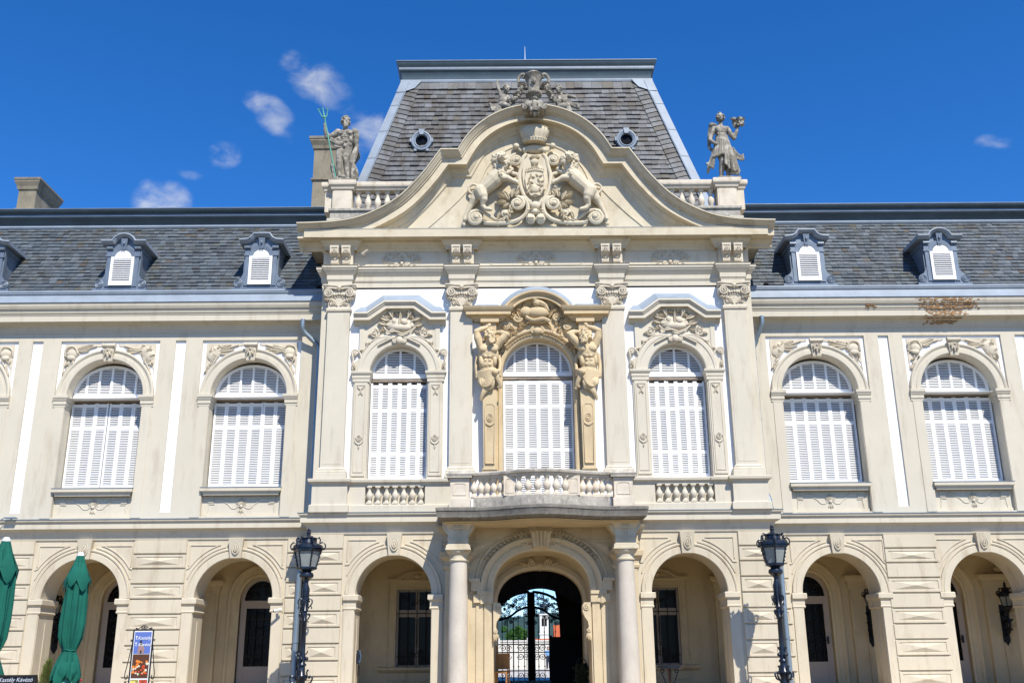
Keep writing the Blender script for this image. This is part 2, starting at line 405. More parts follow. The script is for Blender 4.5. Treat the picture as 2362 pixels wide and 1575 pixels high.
def archhole(cx, hw, z0, zs, rise=None, n=28):
    return [(cx - hw, z0)] + arc(cx, zs, hw, 180, 0, n, rise or hw) + [(cx + hw, z0)]
def notched(x0, x1, z0, z1, arches):       # wall outline with arches open to the floor; arches (cx,hw,zs,rise)
    o = [(x0, z1), (x0, z0)]
    for (cx, hw, zs, ri) in sorted(arches): o += archhole(cx, hw, z0, zs, ri)
    return o + [(x1, z0), (x1, z1)]
def smooth_path(pts, n=6):
    out = []
    P = [pts[0]] + list(pts) + [pts[-1]]
    for i in range(1, len(P) - 2):
        p0, p1, p2, p3 = [Vector(p) for p in P[i - 1:i + 3]]
        for k in range(n):
            t = k / n
            out.append(tuple(0.5 * ((2 * p1) + (p2 - p0) * t + (2 * p0 - 5 * p1 + 4 * p2 - p3) * t * t + (3 * p1 - p0 - 3 * p2 + p3) * t ** 3)))
    out.append(tuple(pts[-1])); return out

YC, YW = 25.0, 25.9
HB = 5.74                                   # half width of the central block
WIN_L = [-7.775, -11.64, -15.5]; WIN_R = [7.63, 11.385, 15.14]
STR_L = [-9.72, -13.62]; STR_R = [9.51, 13.27]
PIL = [-5.26, -2.005, 2.005, 5.26]
XE = 17.6

palace = thing('palace', 'cream and white baroque palace front with arcades, slate mansard roofs and a curved central gable', 'palace', (0, YC, 0))
ORG['palace'] = (0, YC, 0)

# ------------------------------------------------------------------ the setting
g = MB(); g.box(-900, 900, -120, 1500, -0.3, 0.0)
single('ground', g, GRAVEL, kind='structure', smooth=False)

# ------------------------------------------------------------------ wings: ground floor arcade
ARW = 0.99; ZS = 3.15
for sgn, wins, nm in ((-1, WIN_L, 'left'), (1, WIN_R, 'right')):
    xa, xb = sorted((sgn * HB, sgn * XE))
    w = MB()
    w.plate(notched(xa, xb, 0, 4.9, [(c, ARW, ZS, ARW) for c in wins]), [], YW, YW + 0.85, True)
    part('arcade_wall', w, CREAM, palace, smooth=True, ang=30)
ring_prof = [(-.004, YW + .05), (0, YW - .03), (.015, YW - .045), (.16, YW - .045), (.17, YW - .03), (.19, YW - .03), (.2, YW - .05), (.23, YW - .06), (.25, YW - .05), (.25, YW + .02)]
def archivolt_mesh(cx, r, zs, yw, hw_in, rise=None):
    m = MB()
    dy = yw - YW
    pr = [(-n, y + dy) for n, y in ring_prof]
    m.sweep(arc(cx, zs, r, 180, 0, 32, rise), pr)
    return m
def impost_mesh(cx, r, yw):
    m = MB()
    for s in (-1, 1):
        xi, xo = cx + s * (r - .0), cx + s * (r + .27)
        a, b = min(xi, xo), max(xi, xo)
        # capital moulding wrapping from the front into the reveal
        prof = [(.0, 2.78), (.03, 2.79), (.045, 2.82), (.03, 2.85), (.03, 2.97), (.05, 2.985), (.05, 3.0), (.085, 3.02), (.085, 3.13), (.07, 3.15), (0, 3.152)]
        if s < 0: plan = [(a, yw), (b, yw), (b, yw + .84)]
        else: plan = [(a, yw + .84), (a, yw), (b, yw)]
        m.mould(plan, prof, True)
        # slim pilaster strip under the impost
        m.box(a + (.012 if s > 0 else 0), b - (.012 if s < 0 else 0), yw - .028, yw + .01, 0, 2.785)
        # sunk line in the reveal
        m.box(cx + s * r - .012, cx + s * r + .012, yw + .40, yw + .44, .6, 2.6)
    return m
def keystone_mesh(cx, yw, zt, zb, a, b):
    m = MB()
    v = [(cx - b, yw - .09, zb), (cx + b, yw - .09, zb), (cx + a, yw - .15, zt), (cx - a, yw - .15, zt), (cx - b, yw + .3, zb), (cx + b, yw + .3, zb), (cx + a, yw + .02, zt), (cx - a, yw + .02, zt)]
    m.add(v, [(0, 1, 2, 3), (0, 4, 5, 1), (1, 5, 6, 2), (2, 6, 7, 3), (3, 7, 4, 0)])
    zc = (zt + zb) / 2
    for rr, y in ((.115, .128), (.06, .132)):
        m.tube([(cx + rr * .8 * math.cos(t * pi / 12), yw - y - .0 * t, zc + .0 + rr * 1.3 * math.sin(t * pi / 12)) for t in range(25)], .014, 6)
    m.ell((cx, yw - .13, zc), (.025, .02, .06))
    return m
def spandrel_lines(cx, r, zs, yw, hw, zt):
    m = MB()
    for s in (-1, 1):
        pth = [(cx + s * (hw - .03), zs + .72)] + [(cx + s * (r + .40) * math.cos(R(a)), zs + (r + .40) * math.sin(R(a))) for a in range(33, 74, 4)]
        pth = [p for p in pth if p[1] < zt - .05]
        pr = [(-.018, yw + .01), (-.012, yw - .022), (.012, yw - .022), (.018, yw + .01)]
        m.sweep(pth, pr)
        q = [(cx + s * .46, zt - .09), (cx + s * (hw - .08), zt - .09), (cx + s * (hw - .08), zs + .80)]
        m.sweep(q, pr)
        rr = r + .31
        m.sweep([(cx + s * rr * math.cos(R(a)), zs + rr * math.sin(R(a))) for a in range(22, 80, 4)], pr)
    return m
a0 = part('archivolt', archivolt_mesh(0, ARW, ZS, YW, ARW), CREAM, palace, ang=14)
i0, i1 = parts('impost', impost_mesh(0, ARW, YW), CREAM, palace, ang=25)
k0 = part('arch_keystone', keystone_mesh(0, YW, 4.62, 4.13, .19, .14), CREAM, palace)
l0 = parts('spandrel_panel', spandrel_lines(0, ARW, ZS, YW, 1.27, 4.56), CREAM, palace)
first = True
for c in WIN_L + WIN_R:
    for o in (a0, i0, i1, k0, *l0):
        if first: o.location = (c, 0, 0)
        else: inst(o, palace, (c, 0, 0))
    first = False

# rusticated piers: alternating plain and diamond-pointed courses
COURSE = [0.08, .50, .88, 1.26, 1.615, 2.01, 2.385, 2.765, 3.135, 3.51, 3.885, 4.25, 4.62]
def rustic(x0, x1, yw, side=None):
    m = MB(); gpp = .016
    for i in range(len(COURSE) - 1):
        z0, z1 = COURSE[i] + gpp, COURSE[i + 1] - gpp
        y = yw - .055
        dia = (i % 2 == 0)
        j = .02
        # block with chamfered edges
        v = [(x0, yw + .01, z0 - .008), (x1, yw + .01, z0 - .008), (x1, yw + .01, z1 + .008), (x0, yw + .01, z1 + .008), (x0 + j, y, z0 + .01), (x1 - j, y, z0 + .01), (x1 - j, y, z1 - .01), (x0 + j, y, z1 - .01)]
        fs = [(0, 1, 5, 4), (1, 2, 6, 5), (2, 3, 7, 6), (3, 0, 4, 7)]
        if not dia:
            fs.append((4, 5, 6, 7)); m.add(v, fs)
        else:
            fx, fz = .075, .045
            a, b, c, d = x0 + j + fx, x1 - j - fx, z0 + .01 + fz, z1 - .01 - fz
            v += [(a, y, c), (b, y, c), (b, y, d), (a, y, d), (a + .012, y + .018, c + .012), (b - .012, y + .018, c + .012), (b - .012, y + .018, d - .012), (a + .012, y + .018, d - .012),
                  ((a + b) / 2, y - .035, (c + d) / 2)]
            fs += [(4, 5, 9, 8), (5, 6, 10, 9), (6, 7, 11, 10), (7, 4, 8, 11), (8, 9, 13, 12), (9, 10, 14, 13), (10, 11, 15, 14), (11, 8, 12, 15), (12, 13, 16), (13, 14, 16), (14, 15, 16), (15, 12, 16)]
            m.add(v, fs)
    return m
rw = [part('rusticated_pier', rustic(-.685, .685, YW), CREAM, palace, smooth=False)]
rw[0].location = (STR_L[0], 0, 0)
for c in (STR_L[1], STR_R[0], STR_R[1]): inst(rw[0], palace, (c, 0, 0))
for s in (-1, 1):
    wc = (WIN_L[0] if s < 0 else WIN_R[0]) - s * 1.30
    xa, xb = sorted((s * (HB + .10), wc))
    part('rusticated_pier', rustic(xa, xb, YW), CREAM, palace, smooth=False)
    xa, xb = sorted((s * (HB + .0), s * 4.885))
    part('rusticated_pier', rustic(xa, xb, YC), CREAM, palace, smooth=False)

# ------------------------------------------------------------------ wings: upper floor
ZW = 8.44; RW = 1.03
for sgn, wins, strs in ((-1, WIN_L, STR_L), (1, WIN_R, STR_R)):
    xa, xb = sorted((sgn * HB, sgn * XE))
    w = MB(); holes = []
    for c in wins:
        holes.append([(c - RW, 5.2), (c - RW, 8.46), (c - 1.35, 8.46), (c - 1.35, 9.99), (c + 1.35, 9.99), (c + 1.35, 8.46), (c + RW, 8.46), (c + RW, 5.2)])
    for c in strs: holes.append([(c - .142, 5.32), (c - .142, 9.99), (c + .142, 9.99), (c + .142, 5.32)])
    w.plate([(xa, 4.9), (xa, 11.3), (xb, 11.3), (xb, 4.9)], holes, YW, YW + .60)
    part('wing_wall', w, CREAM2, palace, smooth=False)
    for c in strs:
        b = MB(); b.box(c - .2, c + .2, YW + .05, YW + .08, 5.2, 10.1); part('white_strip', b, WHITE, palace, smooth=False)
wp = MB()
wp.plate([(-1.4, 8.4), (-1.4, 10.05), (1.4, 10.05), (1.4, 8.4)], [archhole(0, RW, 8.405, ZW)], YW + .055, YW + .60)
wp0 = part('white_arch_panel', wp, WHITE, palace)
va = MB()
pv = [(-.005, .5), (-.005, -.015), (.012, -.03), (.115, -.03), (.125, -.015), (.19, -.015), (.2, -.03), (.225, -.045), (.255, -.05), (.28, -.03), (.28, .06)]
va.sweep(arc(0, ZW, RW, 180, 0, 36), [(-n, YW + y) for n, y in pv], caps=False)
for s in (-1, 1):
    prof = [(0, 8.13), (.02, 8.14), (.02, 8.2), (.04, 8.21), (.04, 8.3), (.055, 8.31), (.075, 8.36), (.09, 8.38), (.09, 8.45), (0, 8.455)]
    if s < 0: va.mould([(-1.33, YW), (-RW, YW), (-RW, YW + .4)], prof)
    else: va.mould([(RW, YW + .4), (RW, YW), (1.33, YW)], prof)
    a, b = sorted((s * RW, s * 1.31)); va.box(a + .014, b - .014, YW - .016, YW + .01, 5.18, 8.135)
va0 = part('window_surround', va, CREAM2, palace, ang=14)
def keyleaf():
    m = MB()
    for (z0, z1, a0, a1, y0, y1) in ((9.40, 9.78, .115, .155, YW - .06, YW - .10),):
        v = [(-a0, y0, z0), (a0, y0, z0), (a1, y1, z1), (-a1, y1, z1), (-a0, YW + .1, z0), (a0, YW + .1, z0), (a1, YW + .1, z1), (-a1, YW + .1, z1)]
        m.add(v, [(0, 1, 2, 3), (0, 4, 5, 1), (1, 5, 6, 2), (2, 6, 7, 3), (3, 7, 4, 0)])
    m.tube([(-.16, YW - .09, 9.83), (.16, YW - .09, 9.83)], .06, 12); 
    for x in (-.17, .17): m.tube([(x - .012, YW - .09, 9.83), (x + .012, YW - .09, 9.83)], .068, 12)
    for a, L in ((-90, .28), (-65, .22), (-115, .22), (-40, .15), (-140, .15)): m.leaf(0, YW - .11, 9.74, a, L, .1, .035)
    m.ell((0, YW - .14, 9.70), .03)
    return m
kl0 = part('arch_keystone', keyleaf(), ORN, palace)
def trophy_spandrel(seed, flip=1):
    rnd = random.Random(seed); m = MB(); y = YW + .035
    for s in (-1, 1):
        # sunk cream field
        poly = [(s * .2, 9.91), (s * 1.24, 9.91), (s * 1.24, 8.95)] + [(s * 1.44 * math.cos(R(a)), ZW + 1.44 * math.sin(R(a))) for a in range(33, 83, 6)]
        poly = [p for p in poly if p[1] <= 9.911 and abs(p[0]) <= 1.241]
        if len(poly) > 2: m.prism(poly, y, YW + .06)
        cx, cz = s * 1.02, 9.62
        # shield or helmet
        if (s * flip) > 0:
            m.ell((cx, y, cz), (.17, .05, .24), Matrix.Rotation(R(-s * 35), 3, 'Y'))
            m.spiral(cx - s * .13, y - .02, cz + .2, .07, 1.3, 0, s); m.spiral(cx + s * .02, y - .02, cz - .22, .06, 1.3, 2, -s)
        else:
            m.ell((cx, y, cz + .03), (.17, .07, .15)); m.ell((cx + s * .02, y - .03, cz - .1), (.12, .05, .08))
            m.tube(smooth_path([(cx - s * .16, y - .03, cz + .02), (cx - s * .05, y - .06, cz + .2), (cx + s * .15, y - .04, cz + .16), (cx + s * .2, y, cz - .05)]), .03, 6)
        for k in range(4):
            a = (180 if s > 0 else 0) + s * rnd.uniform(-24, 14)
            m.leaf(cx - s * .13, y - .01, cz + rnd.uniform(-.02, .16), a, rnd.uniform(.3, .58), .09, .035)
        for k in range(7):
            m.leaf(cx + s * rnd.uniform(-.1, .15), y - .02, cz + rnd.uniform(-.2, .18), rnd.uniform(0, 360), rnd.uniform(.1, .2), .07, .04)
        m.tube([(cx - s * .65, y - .02, 9.86), (cx + s * .12, y - .03, 9.62)], .016, 6)
        m.tube([(cx - s * .1, y - .02, cz - .1), (cx + s * .17, y - .02, cz - .58)], .016, 6)
        for k in range(3): m.leaf(cx + s * .04 + s * .04 * k, y - .01, cz - .25 - .1 * k, -90 + s * rnd.uniform(-10, 60), .16, .07, .035)
    return m
tr = [part('trophy_relief', trophy_spandrel(3, 1), ORN, palace), part('trophy_relief', trophy_spandrel(8, -1), ORN, palace)]
def apron():
    m = MB(); y = YW + .12
    m.box(-1.05, 1.05, y, y + .05, 5.15, 5.98); m.box(-1.0, 1.0, y - .03, y + .01, 5.18, 5.28)
    t = y - .005
    for s in (-1, 1):
        m.cbox(s * .8, t, 5.66, .15, .03, .19); m.cbox(s * .8, t - .018, 5.64, .09, .02, .012); m.cbox(s * .8, t - .018, 5.70, .09, .02, .012); m.cbox(s * (.8 - .04), t - .018, 5.66, .012, .02, .07)
        m.cbox(s * .77, t, 5.535, .14, .025, .02)
        m.tube([(x * s, t, z) for x, z in smooth_path([(.66, 5.66), (.52, 5.65), (.42, 5.57), (.34, 5.52), (.25, 5.43), (.15, 5.42), (.08, 5.47)])], .013, 6)
        m.tube([(x * s, t, z) for x, z in smooth_path([(.85, 5.54), (.85, 5.42), (.87, 5.34), (.86, 5.2)])], .012, 6)
        m.spiral(s * .075, t, 5.50, .045, 1.3, 0, s, .014)
        for k, a in enumerate((60, 30, 5)): m.leaf(0, t, 5.50, 90 - s * a, .17 + .03 * k * 0, .06, .03)
        for k, a in enumerate((200, 235)): m.leaf(0, t, 5.43, 90 + s * (a - 180 + 130), .14, .06, .025)
    m.leaf(0, t, 5.5, 90, .2, .07, .03); m.ell((0, t - .01, 5.47), .045); m.leaf(0, t, 5.42, -90, .13, .07, .03)
    return m
ap0 = part('apron_panel', apron(), CREAM2, palace)
first = True
for k, c in enumerate(WIN_L + WIN_R):
    for o in (wp0, va0, kl0, ap0):
        if first: o.location = (c, 0, 0)
        else: inst(o, palace, (c, 0, 0))
    t = tr[0] if c in (WIN_L[1], WIN_R[1]) else tr[1]
    if t.location.x == 0: t.location = (c, 0, 0)
    else: inst(t, palace, (c, 0, 0))
    first = False

# ------------------------------------------------------------------ shuttered windows
def louvre_panel(w, h, rails, st=.048, pitch=.046):
    """one folding leaf, hinge side at x=0, standing on z=0; rails = [(z, height)...] bottom to top"""
    m = MB()
    m.box(0, st, -.02, .02, 0, h); m.box(w - st, w, -.02, .02, 0, h)
    for (z, hh) in rails: m.box(st, w - st, -.018, .018, z, z + hh)
    for (z0, h0), (z1, _) in zip(rails[:-1], rails[1:]):
        a, b = z0 + h0, z1; n = int((b - a) / pitch); p = (b - a) / n
        for i in range(n):
            z = a + (i + .5) * p
            m.add([(st, -.014, z - .018), (w - st, -.014, z - .018), (w - st, .012, z + .0), (st, .012, z + .0), (st, -.014, z - .004), (w - st, -.014, z - .004), (w - st, .012, z + .014), (st, .012, z + .014)],
                  [(0, 1, 5, 4), (4, 5, 6, 7), (0, 3, 2, 1), (2, 3, 7, 6)])
    return m
def fan_mesh(hw, rise, n, y, base=.11, ringw=.075):
    m = MB(); zc = base
    prof = [(0, y + .02), (0, y - .025), (-ringw, y - .025), (-ringw, y + .02)]
    m.sweep(arc(0, zc, hw, 180, 0, 32, rise), [(-q, yy) for q, yy in prof])
    m.box(-hw, hw, y - .03, y + .02, 0, base)
    for i in range(1, n):
        x = -hw + 2 * hw * i / n; zt = zc + rise * math.sqrt(max(0, 1 - (x / hw) ** 2)) - .03
        m.box(x - .028, x + .028, y - .024, y + .02, base, zt)
    z = zc + .03
    while z < zc + rise - ringw - .02:
        x = hw * math.sqrt(1 - ((z - zc) / rise) ** 2) - ringw * .8
        m.add([(-x, y - .014, z - .017), (x, y - .014, z - .017), (x, y + .012, z + .001), (-x, y + .012, z + .001), (-x, y - .014, z - .003), (x, y - .014, z - .003), (x, y + .012, z + .014), (-x, y + .012, z + .014)], [(0, 1, 5, 4), (4, 5, 6, 7), (0, 3, 2, 1)])
        z += .046
    return m
def make_window(cx, hw, rise, z0, zt, y, rails, yb, tz, ncol, fh=.0, fold=4.0, gapm=0.0):
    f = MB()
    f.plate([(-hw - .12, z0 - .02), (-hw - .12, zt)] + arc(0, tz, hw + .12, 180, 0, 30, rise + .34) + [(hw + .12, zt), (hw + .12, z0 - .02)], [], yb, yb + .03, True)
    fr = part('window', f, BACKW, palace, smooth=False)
    fr.location = (cx, 0, 0)
    t = MB(); t.box(-hw - .02, hw + .02, y - .01, y + .05, zt, tz + .0); t.box(-hw, hw, y - .035, y + .0, zt + .02, zt + .05)
    part('transom', t, OWOOD, fr)
    o = part('fanlight_shutter', fan_mesh(hw, rise, ncol, 0), WOOD, fr, org=(0, 0, 0), smooth=False)
    o.location = (0, y - YC, tz)
    pw = (2 * hw - gapm) / 6 - .004; base = None
    hh = zt - z0 - .02
    for i in range(6):
        x = -hw + i * (2 * hw - gapm) / 6 + (gapm if i > 2 else 0) + .002
        yy = y - YC; a = fold if i % 2 == 0 else -fold
        if base is None:
            base = part('shutter', louvre_panel(pw, hh, rails), WOOD, fr, org=(0, 0, 0), smooth=False); o = base
        else: o = inst(base, fr)
        off = 0 if i % 2 == 0 else math.sin(R(fold)) * pw
        o.location = (x, yy + off * (1 if a < 0 else 0), z0); o.rotation_euler = (0, 0, R(a))
    return fr
H = 2.3
wing_rails = [(0, .1), (1.55, .09), (2.2, .09)]
zsill = 5.98
def wing_window(c, gap=0.0):
    return make_window(c, RW - .03, .82, zsill, 8.35, YW + .40, [(0, .1), (1.61, .09), (2.24, .09)], YW + .52, 8.46, 6, gapm=gap, fold=2.5)
w0 = wing_window(WIN_L[0]); w1 = wing_window(WIN_L[1], .022)
for c in [WIN_L[2]] + WIN_R: inst(w0, palace, (c, 0, 0))
sl = MB()
sl.mould([(-.95, YW + .5), (-.95, YW - .0), (.95, YW - .0), (.95, YW + .5)], [(0, 5.74), (.03, 5.75), (.05, 5.82), (.1, 5.85), (.1, 5.93), (0, 5.97)])
s0 = part('window_sill', sl, CREAM2, palace); s0.location = (WIN_L[0], 0, 0)
lf = MB(); lf.add([(-1.06, YW - .11, 5.935), (1.06, YW - .11, 5.935), (1.02, YW + .5, 6.0), (-1.02, YW + .5, 6.0), (-1.06, YW - .11, 5.95), (1.06, YW - .11, 5.95), (1.02, YW + .5, 6.015), (-1.02, YW + .5, 6.015)], [(0, 1, 5, 4), (4, 5, 6, 7), (0, 3, 2, 1), (1, 2, 6, 5), (0, 4, 7, 3)])
part('sill_flashing', lf, LEAD, s0)
for c in WIN_L[1:] + WIN_R: inst(s0, palace, (c, 0, 0))

# ------------------------------------------------------------------ string course and cornices
sc = MB()
prof = [(0, 4.60), (.03, 4.61), (.05, 4.68), (.07, 4.74), (.11, 4.83), (.19, 4.86), (.20, 4.875), (.22, 4.88), (.22, 5.01), (.235, 5.02), (.235, 5.04), (.27, 5.06), (.28, 5.10), (.0, 5.15)]
sc.mould([(-XE, YW), (-HB - .0, YW), (-HB, YC), (-2.35, YC)], prof)
sc.mould([(2.35, YC), (HB, YC), (HB + .0, YW), (XE, YW)], prof)
parts('string_course', sc, CREAM2, palace, smooth=False)
lf = MB()
pf = [(.285, 5.098), (.29, 5.115), (0, 5.165)]
lf.mould([(-XE, YW), (-HB, YW), (-HB, YC), (-2.35, YC)], pf); lf.mould([(2.35, YC), (HB, YC), (HB, YW), (XE, YW)], pf)
parts('string_course_flashing', lf, LEAD, palace, ang=30)
wc = MB()
prof = [(0, 10.2), (.025, 10.21), (.025, 10.27), (.05, 10.3), (.07, 10.36), (.13, 10.42), (.26, 10.44), (.27, 10.46), (.30, 10.46), (.30, 10.62), (.315, 10.63), (.315, 10.66), (.34, 10.68), (.36, 10.75), (.37, 10.78), (.40, 10.79), (.43, 10.86), (.44, 10.92), (.44, 10.94), (0, 10.96)]
for s in (-1, 1):
    pl = [(-XE, YW), (-HB, YW)] if s < 0 else [(HB, YW), (XE, YW)]
    wc.mould(pl, prof)
parts('wing_cornice', wc, CREAM2, palace, smooth=False)
gt = MB()
for s in (-1, 1):
    pl = [(-XE, YW), (-HB, YW)] if s < 0 else [(HB, YW), (XE, YW)]
    gt.mould(pl, [(.45, 10.935), (.47, 10.955), (.455, 10.975), (.36, 11.16), (.35, 11.2), (.37, 11.215), (.38, 11.24), (.37, 11.265), (.34, 11.275), (.2, 11.27)])
    a, b = (-XE, -HB) if s < 0 else (HB, XE)
    gt.tube([(a, YW - .345, 11.29), (b, YW - .345, 11.29)], .045, 10)
parts('roof_gutter', gt, LEADP, palace)
# the patch where the plaster of the cornice has fallen away
rnd = random.Random(5); bk = MB()
def decay(u0, w, bands, n):
    for k in range(n):
        zz, pp = rnd.choice(bands); zz += rnd.uniform(-.035, .035); u = rnd.uniform(-1, 1)
        if rnd.random() < abs(u) ** 1.6 or math.sin(u * 9 + zz * 40) + math.sin(u * 23 - zz * 25) < -.9: continue
        bk.ell((u0 + u * w, YW - pp + .012, zz), (rnd.uniform(.03, .09), .03, rnd.uniform(.012, .03)), Matrix.Rotation(rnd.uniform(-.3, .3), 3, 'Y'), 6, 4)
decay(11.25, .88, [(10.72, .345), (10.78, .37), (10.84, .415), (10.90, .43), (10.68, .335)], 900)
decay(11.2, .62, [(10.50, .295), (10.57, .295), (10.44, .20)], 360)
decay(11.1, .5, [(10.33, .05), (10.38, .085)], 240)
decay(9.15, .14, [(10.73, .35), (10.78, .375)], 45)
parts('exposed_brick_patch', bk, BRICK, palace, (9.9,), smooth=False)

# ------------------------------------------------------------------ wing roofs
def slate_face(m, O, U, V, rows, rowh, w, rnd, inside, lift=.03, skip=None):
    """slates on a plane: O origin, U along the eaves, V up the slope (unit vectors); inside(a,b)->(lo,hi) span of a at row b"""
    N = U.cross(V).normalized()
    for r in range(rows):
        b0 = r * rowh; b1 = b0 + rowh * 1.12
        lo, hi = inside(b0)
        a = lo - rnd.uniform(0, w); 
        if r % 2: a -= w / 2
        tone_r = rnd.uniform(-.05, .05)
        while a < hi:
            ww = w * rnd.uniform(.75, 1.25); x0, x1 = max(lo, a), min(hi, a + ww - .006)
            if x1 - x0 > .03 and not (skip and skip((x0 + x1) / 2, b0)):
                l = lift * rnd.uniform(.7, 1.5); d = rnd.uniform(-.012, .004)
                t = max(0, min(1, rnd.gauss(.40, .15) + tone_r))
                if rnd.random() < .05: t = rnd.uniform(.75, 1)
                p = [O + U * x0 + V * (b0 + d) + N * l, O + U * x1 + V * (b0 + d) + N * l, O + U * x1 + V * b1 + N * .004, O + U * x0 + V * b1 + N * .004,
                     O + U * x0 + V * (b0 + d), O + U * x1 + V * (b0 + d)]
                m.add(p, [(0, 1, 2, 3), (4, 5, 1, 0), (4, 0, 3), (5, 2, 1)], t)
            a += ww
RY0, RZ0, RY1, RZ1 = 25.80, 11.22, 27.32, 13.98
slope = math.hypot(RY1 - RY0, RZ1 - RZ0)
for s in (-1, 1):
    a, b = (-XE, -HB) if s < 0 else (HB, XE)
    m = MB()
    O = Vector((a, RY0, RZ0)); U = Vector((1, 0, 0)); V = Vector((0, (RY1 - RY0) / slope, (RZ1 - RZ0) / slope))
    m.add([O - V * .3, O + U * (b - a) - V * .3, O + U * (b - a) + V * slope, O + V * slope], [(0, 1, 2, 3)], .2)
    slate_face(m, O, U, V, int(slope / .15), .15, .19, random.Random(11 + s), lambda q: (0, b - a))
    rf = part('wing_roof', m, SLATE, palace, smooth=False, tone=True)
    c = MB()
    pl = [(a, RY1), (b, RY1)]
    c.mould(pl, [(.0, 13.93), (.06, 13.95), (.09, 14.0), (.07, 14.04), (.03, 14.06), (.02, 14.08)], False)
    part('roof_flashing', c, LEADP, rf)
    c = MB(); c.mould(pl, [(.01, 14.06), (.02, 14.09), (.05, 14.16), (.13, 14.24), (.19, 14.26), (.19, 14.28)], False)
    c.mould(pl, [(.19, 14.355), (.28, 14.40), (.31, 14.44), (.31, 14.47)], False)
    part('ridge_moulding', c, DLEAD, rf)
    c = MB(); c.mould(pl, [(.19, 14.28), (.205, 14.285), (.205, 14.35), (.19, 14.357)], False)
    c.mould(pl, [(.31, 14.468), (.33, 14.475), (.33, 14.50), (0, 14.56), (-6, 14.9)], False)
    part('ridge_lip', c, LEAD, rf)
# dormers
def dormer(kind):
    yf = 25.70; y1 = 27.0
    body = MB()
    body.box(-.44, .44, yf, y1, 11.42, 12.70)
    # pilaster strips, imposts and rolls
    for s in (-1, 1):
        body.box(s * .385 - .055, s * .385 + .055, yf - .03, yf, 11.5, 12.38)
        body.box(s * .395 - .085, s * .395 + .085, yf - .05, yf, 12.38, 12.43)
        body.box(s * .39 - .07, s * .39 + .07, yf - .04, yf, 12.43, 12.56)
        body.tube([(s * .39 - .085, yf - .06, 12.62), (s * .39 + .085, yf - .06, 12.62)], .045, 10)
        body.box(s * .44 - .02 + s * .02, s * .44 + .02 + s * .02, yf + .02, yf + .14, 11.5, 12.62)
        # scroll foot
        body.prism([(s * .44, 11.40), (s * .72, 11.40), (s * .72, 11.44), (s * .69, 11.46), (s * .69, 11.6), (s * .63, 11.68), (s * .53, 11.74), (s * .48, 11.84), (s * .44, 11.95)], yf - .01, yf + .12)
        for rr in (.105, .065, .03): body.tube([(s * .59 + rr * math.cos(t * pi / 9), yf - .02, 11.57 + rr * math.sin(t * pi / 9)) for t in range(19)], .016, 6)
        body.ell((s * .59, yf - .01, 11.57), (.03, .03, .03))
    body.box(-.75, .75, yf - .06, yf + .2, 11.36, 11.42)
    # arch band over the opening and its keystone
    body.sweep(arc(0, 12.36, .235, 180, 0, 20, .22), [(0, yf), (0, yf - .04), (-.11, yf - .05), (-.13, yf - .03), (-.13, yf)])
    if kind == 'round':
        top = [(-.62, 12.84), (-.36, 12.84)] + arc(0, 12.72, .36, 158, 22, 16, .33) + [(.36, 12.84), (.62, 12.84)]
    else:
        top = [(-.62, 12.84), (-.42, 12.86), (-.32, 12.91), (-.26, 13.0), (-.22, 13.035), (.22, 13.035), (.26, 13.0), (.32, 12.91), (.42, 12.86), (.62, 12.84)]
    body.prism([(-.46, 12.6)] + [(max(-.46, min(.46, x)), z - .1) for x, z in top] + [(.46, 12.6)], yf + .01, y1)
    body.add([(-.09, yf - .1, 12.9), (.09, yf - .1, 12.9), (.06, yf - .06, 12.6), (-.06, yf - .06, 12.6), (-.09, yf, 12.9), (.09, yf, 12.9), (.06, yf, 12.6), (-.06, yf, 12.6)], [(0, 1, 2, 3), (0, 3, 7, 4), (1, 5, 6, 2), (3, 2, 6, 7)])
    body.ell((0, yf - .1, 12.76), (.03, .03, .05)); 
    for x in (-.04, 0, .04): body.cbox(x, yf - .07, 12.58, .02, .05, .04)
    d = part('dormer', body, LEAD, palace, ang=30)
    hood = MB()
    hood.sweep(top, [(.0, y1), (.0, yf - .16), (.03, yf - .17), (.035, yf - .15), (.06, yf - .13), (.09, yf - .09), (.11, yf - .06), (.11, y1)])
    part('dormer_hood', hood, LEADP, d, ang=30)
    sh = MB(); yy = yf - .05
    sh.box(-.32, -.25, yy - .02, yy + .02, 11.52, 12.36); sh.box(.25, .32, yy - .02, yy + .02, 11.52, 12.36)
    sh.box(-.25, .25, yy - .02, yy + .02, 11.52, 11.62); sh.box(-.25, .25, yy - .02, yy + .02, 12.30, 12.36)
    for i in range(12):
        z = 11.625 + (i + .5) * .0563
        sh.add([(-.25, yy - .02, z - .026), (.25, yy - .02, z - .026), (.25, yy + .02, z + .008), (-.25, yy + .02, z + .008), (-.25, yy - .02, z - .016), (.25, yy - .02, z - .016), (.25, yy + .02, z + .018), (-.25, yy + .02, z + .018)], [(0, 1, 5, 4), (4, 5, 6, 7), (0, 3, 2, 1)])
    sh.plate([(-.225, 12.365), (-.225, 12.37)] + arc(0, 12.36, .225, 178, 2, 14, .2) + [(.225, 12.365)], [[(-.17, 12.40), (.17, 12.40), (.17, 12.412), (-.17, 12.412)], [(-.13, 12.46), (.13, 12.46), (.13, 12.472), (-.13, 12.472)]], yy + .0, yy + .04)
    part('dormer_shutter', sh, WOOD, d, smooth=False)
    bk = MB(); bk.box(-.30, .30, yf - .012, yf - .008, 11.53, 12.54); part('dormer_opening', bk, DARK, d, smooth=False)
    return d
dr = dormer('round'); dr.location = (-11.48, 0, 0); ds = dormer('shaped'); ds.location = (-7.64, 0, 0)
inst(ds, palace, (-15.28, 0, 0)); inst(ds, palace, (7.60, 0, 0)); inst(dr, palace, (11.33, 0, 0))
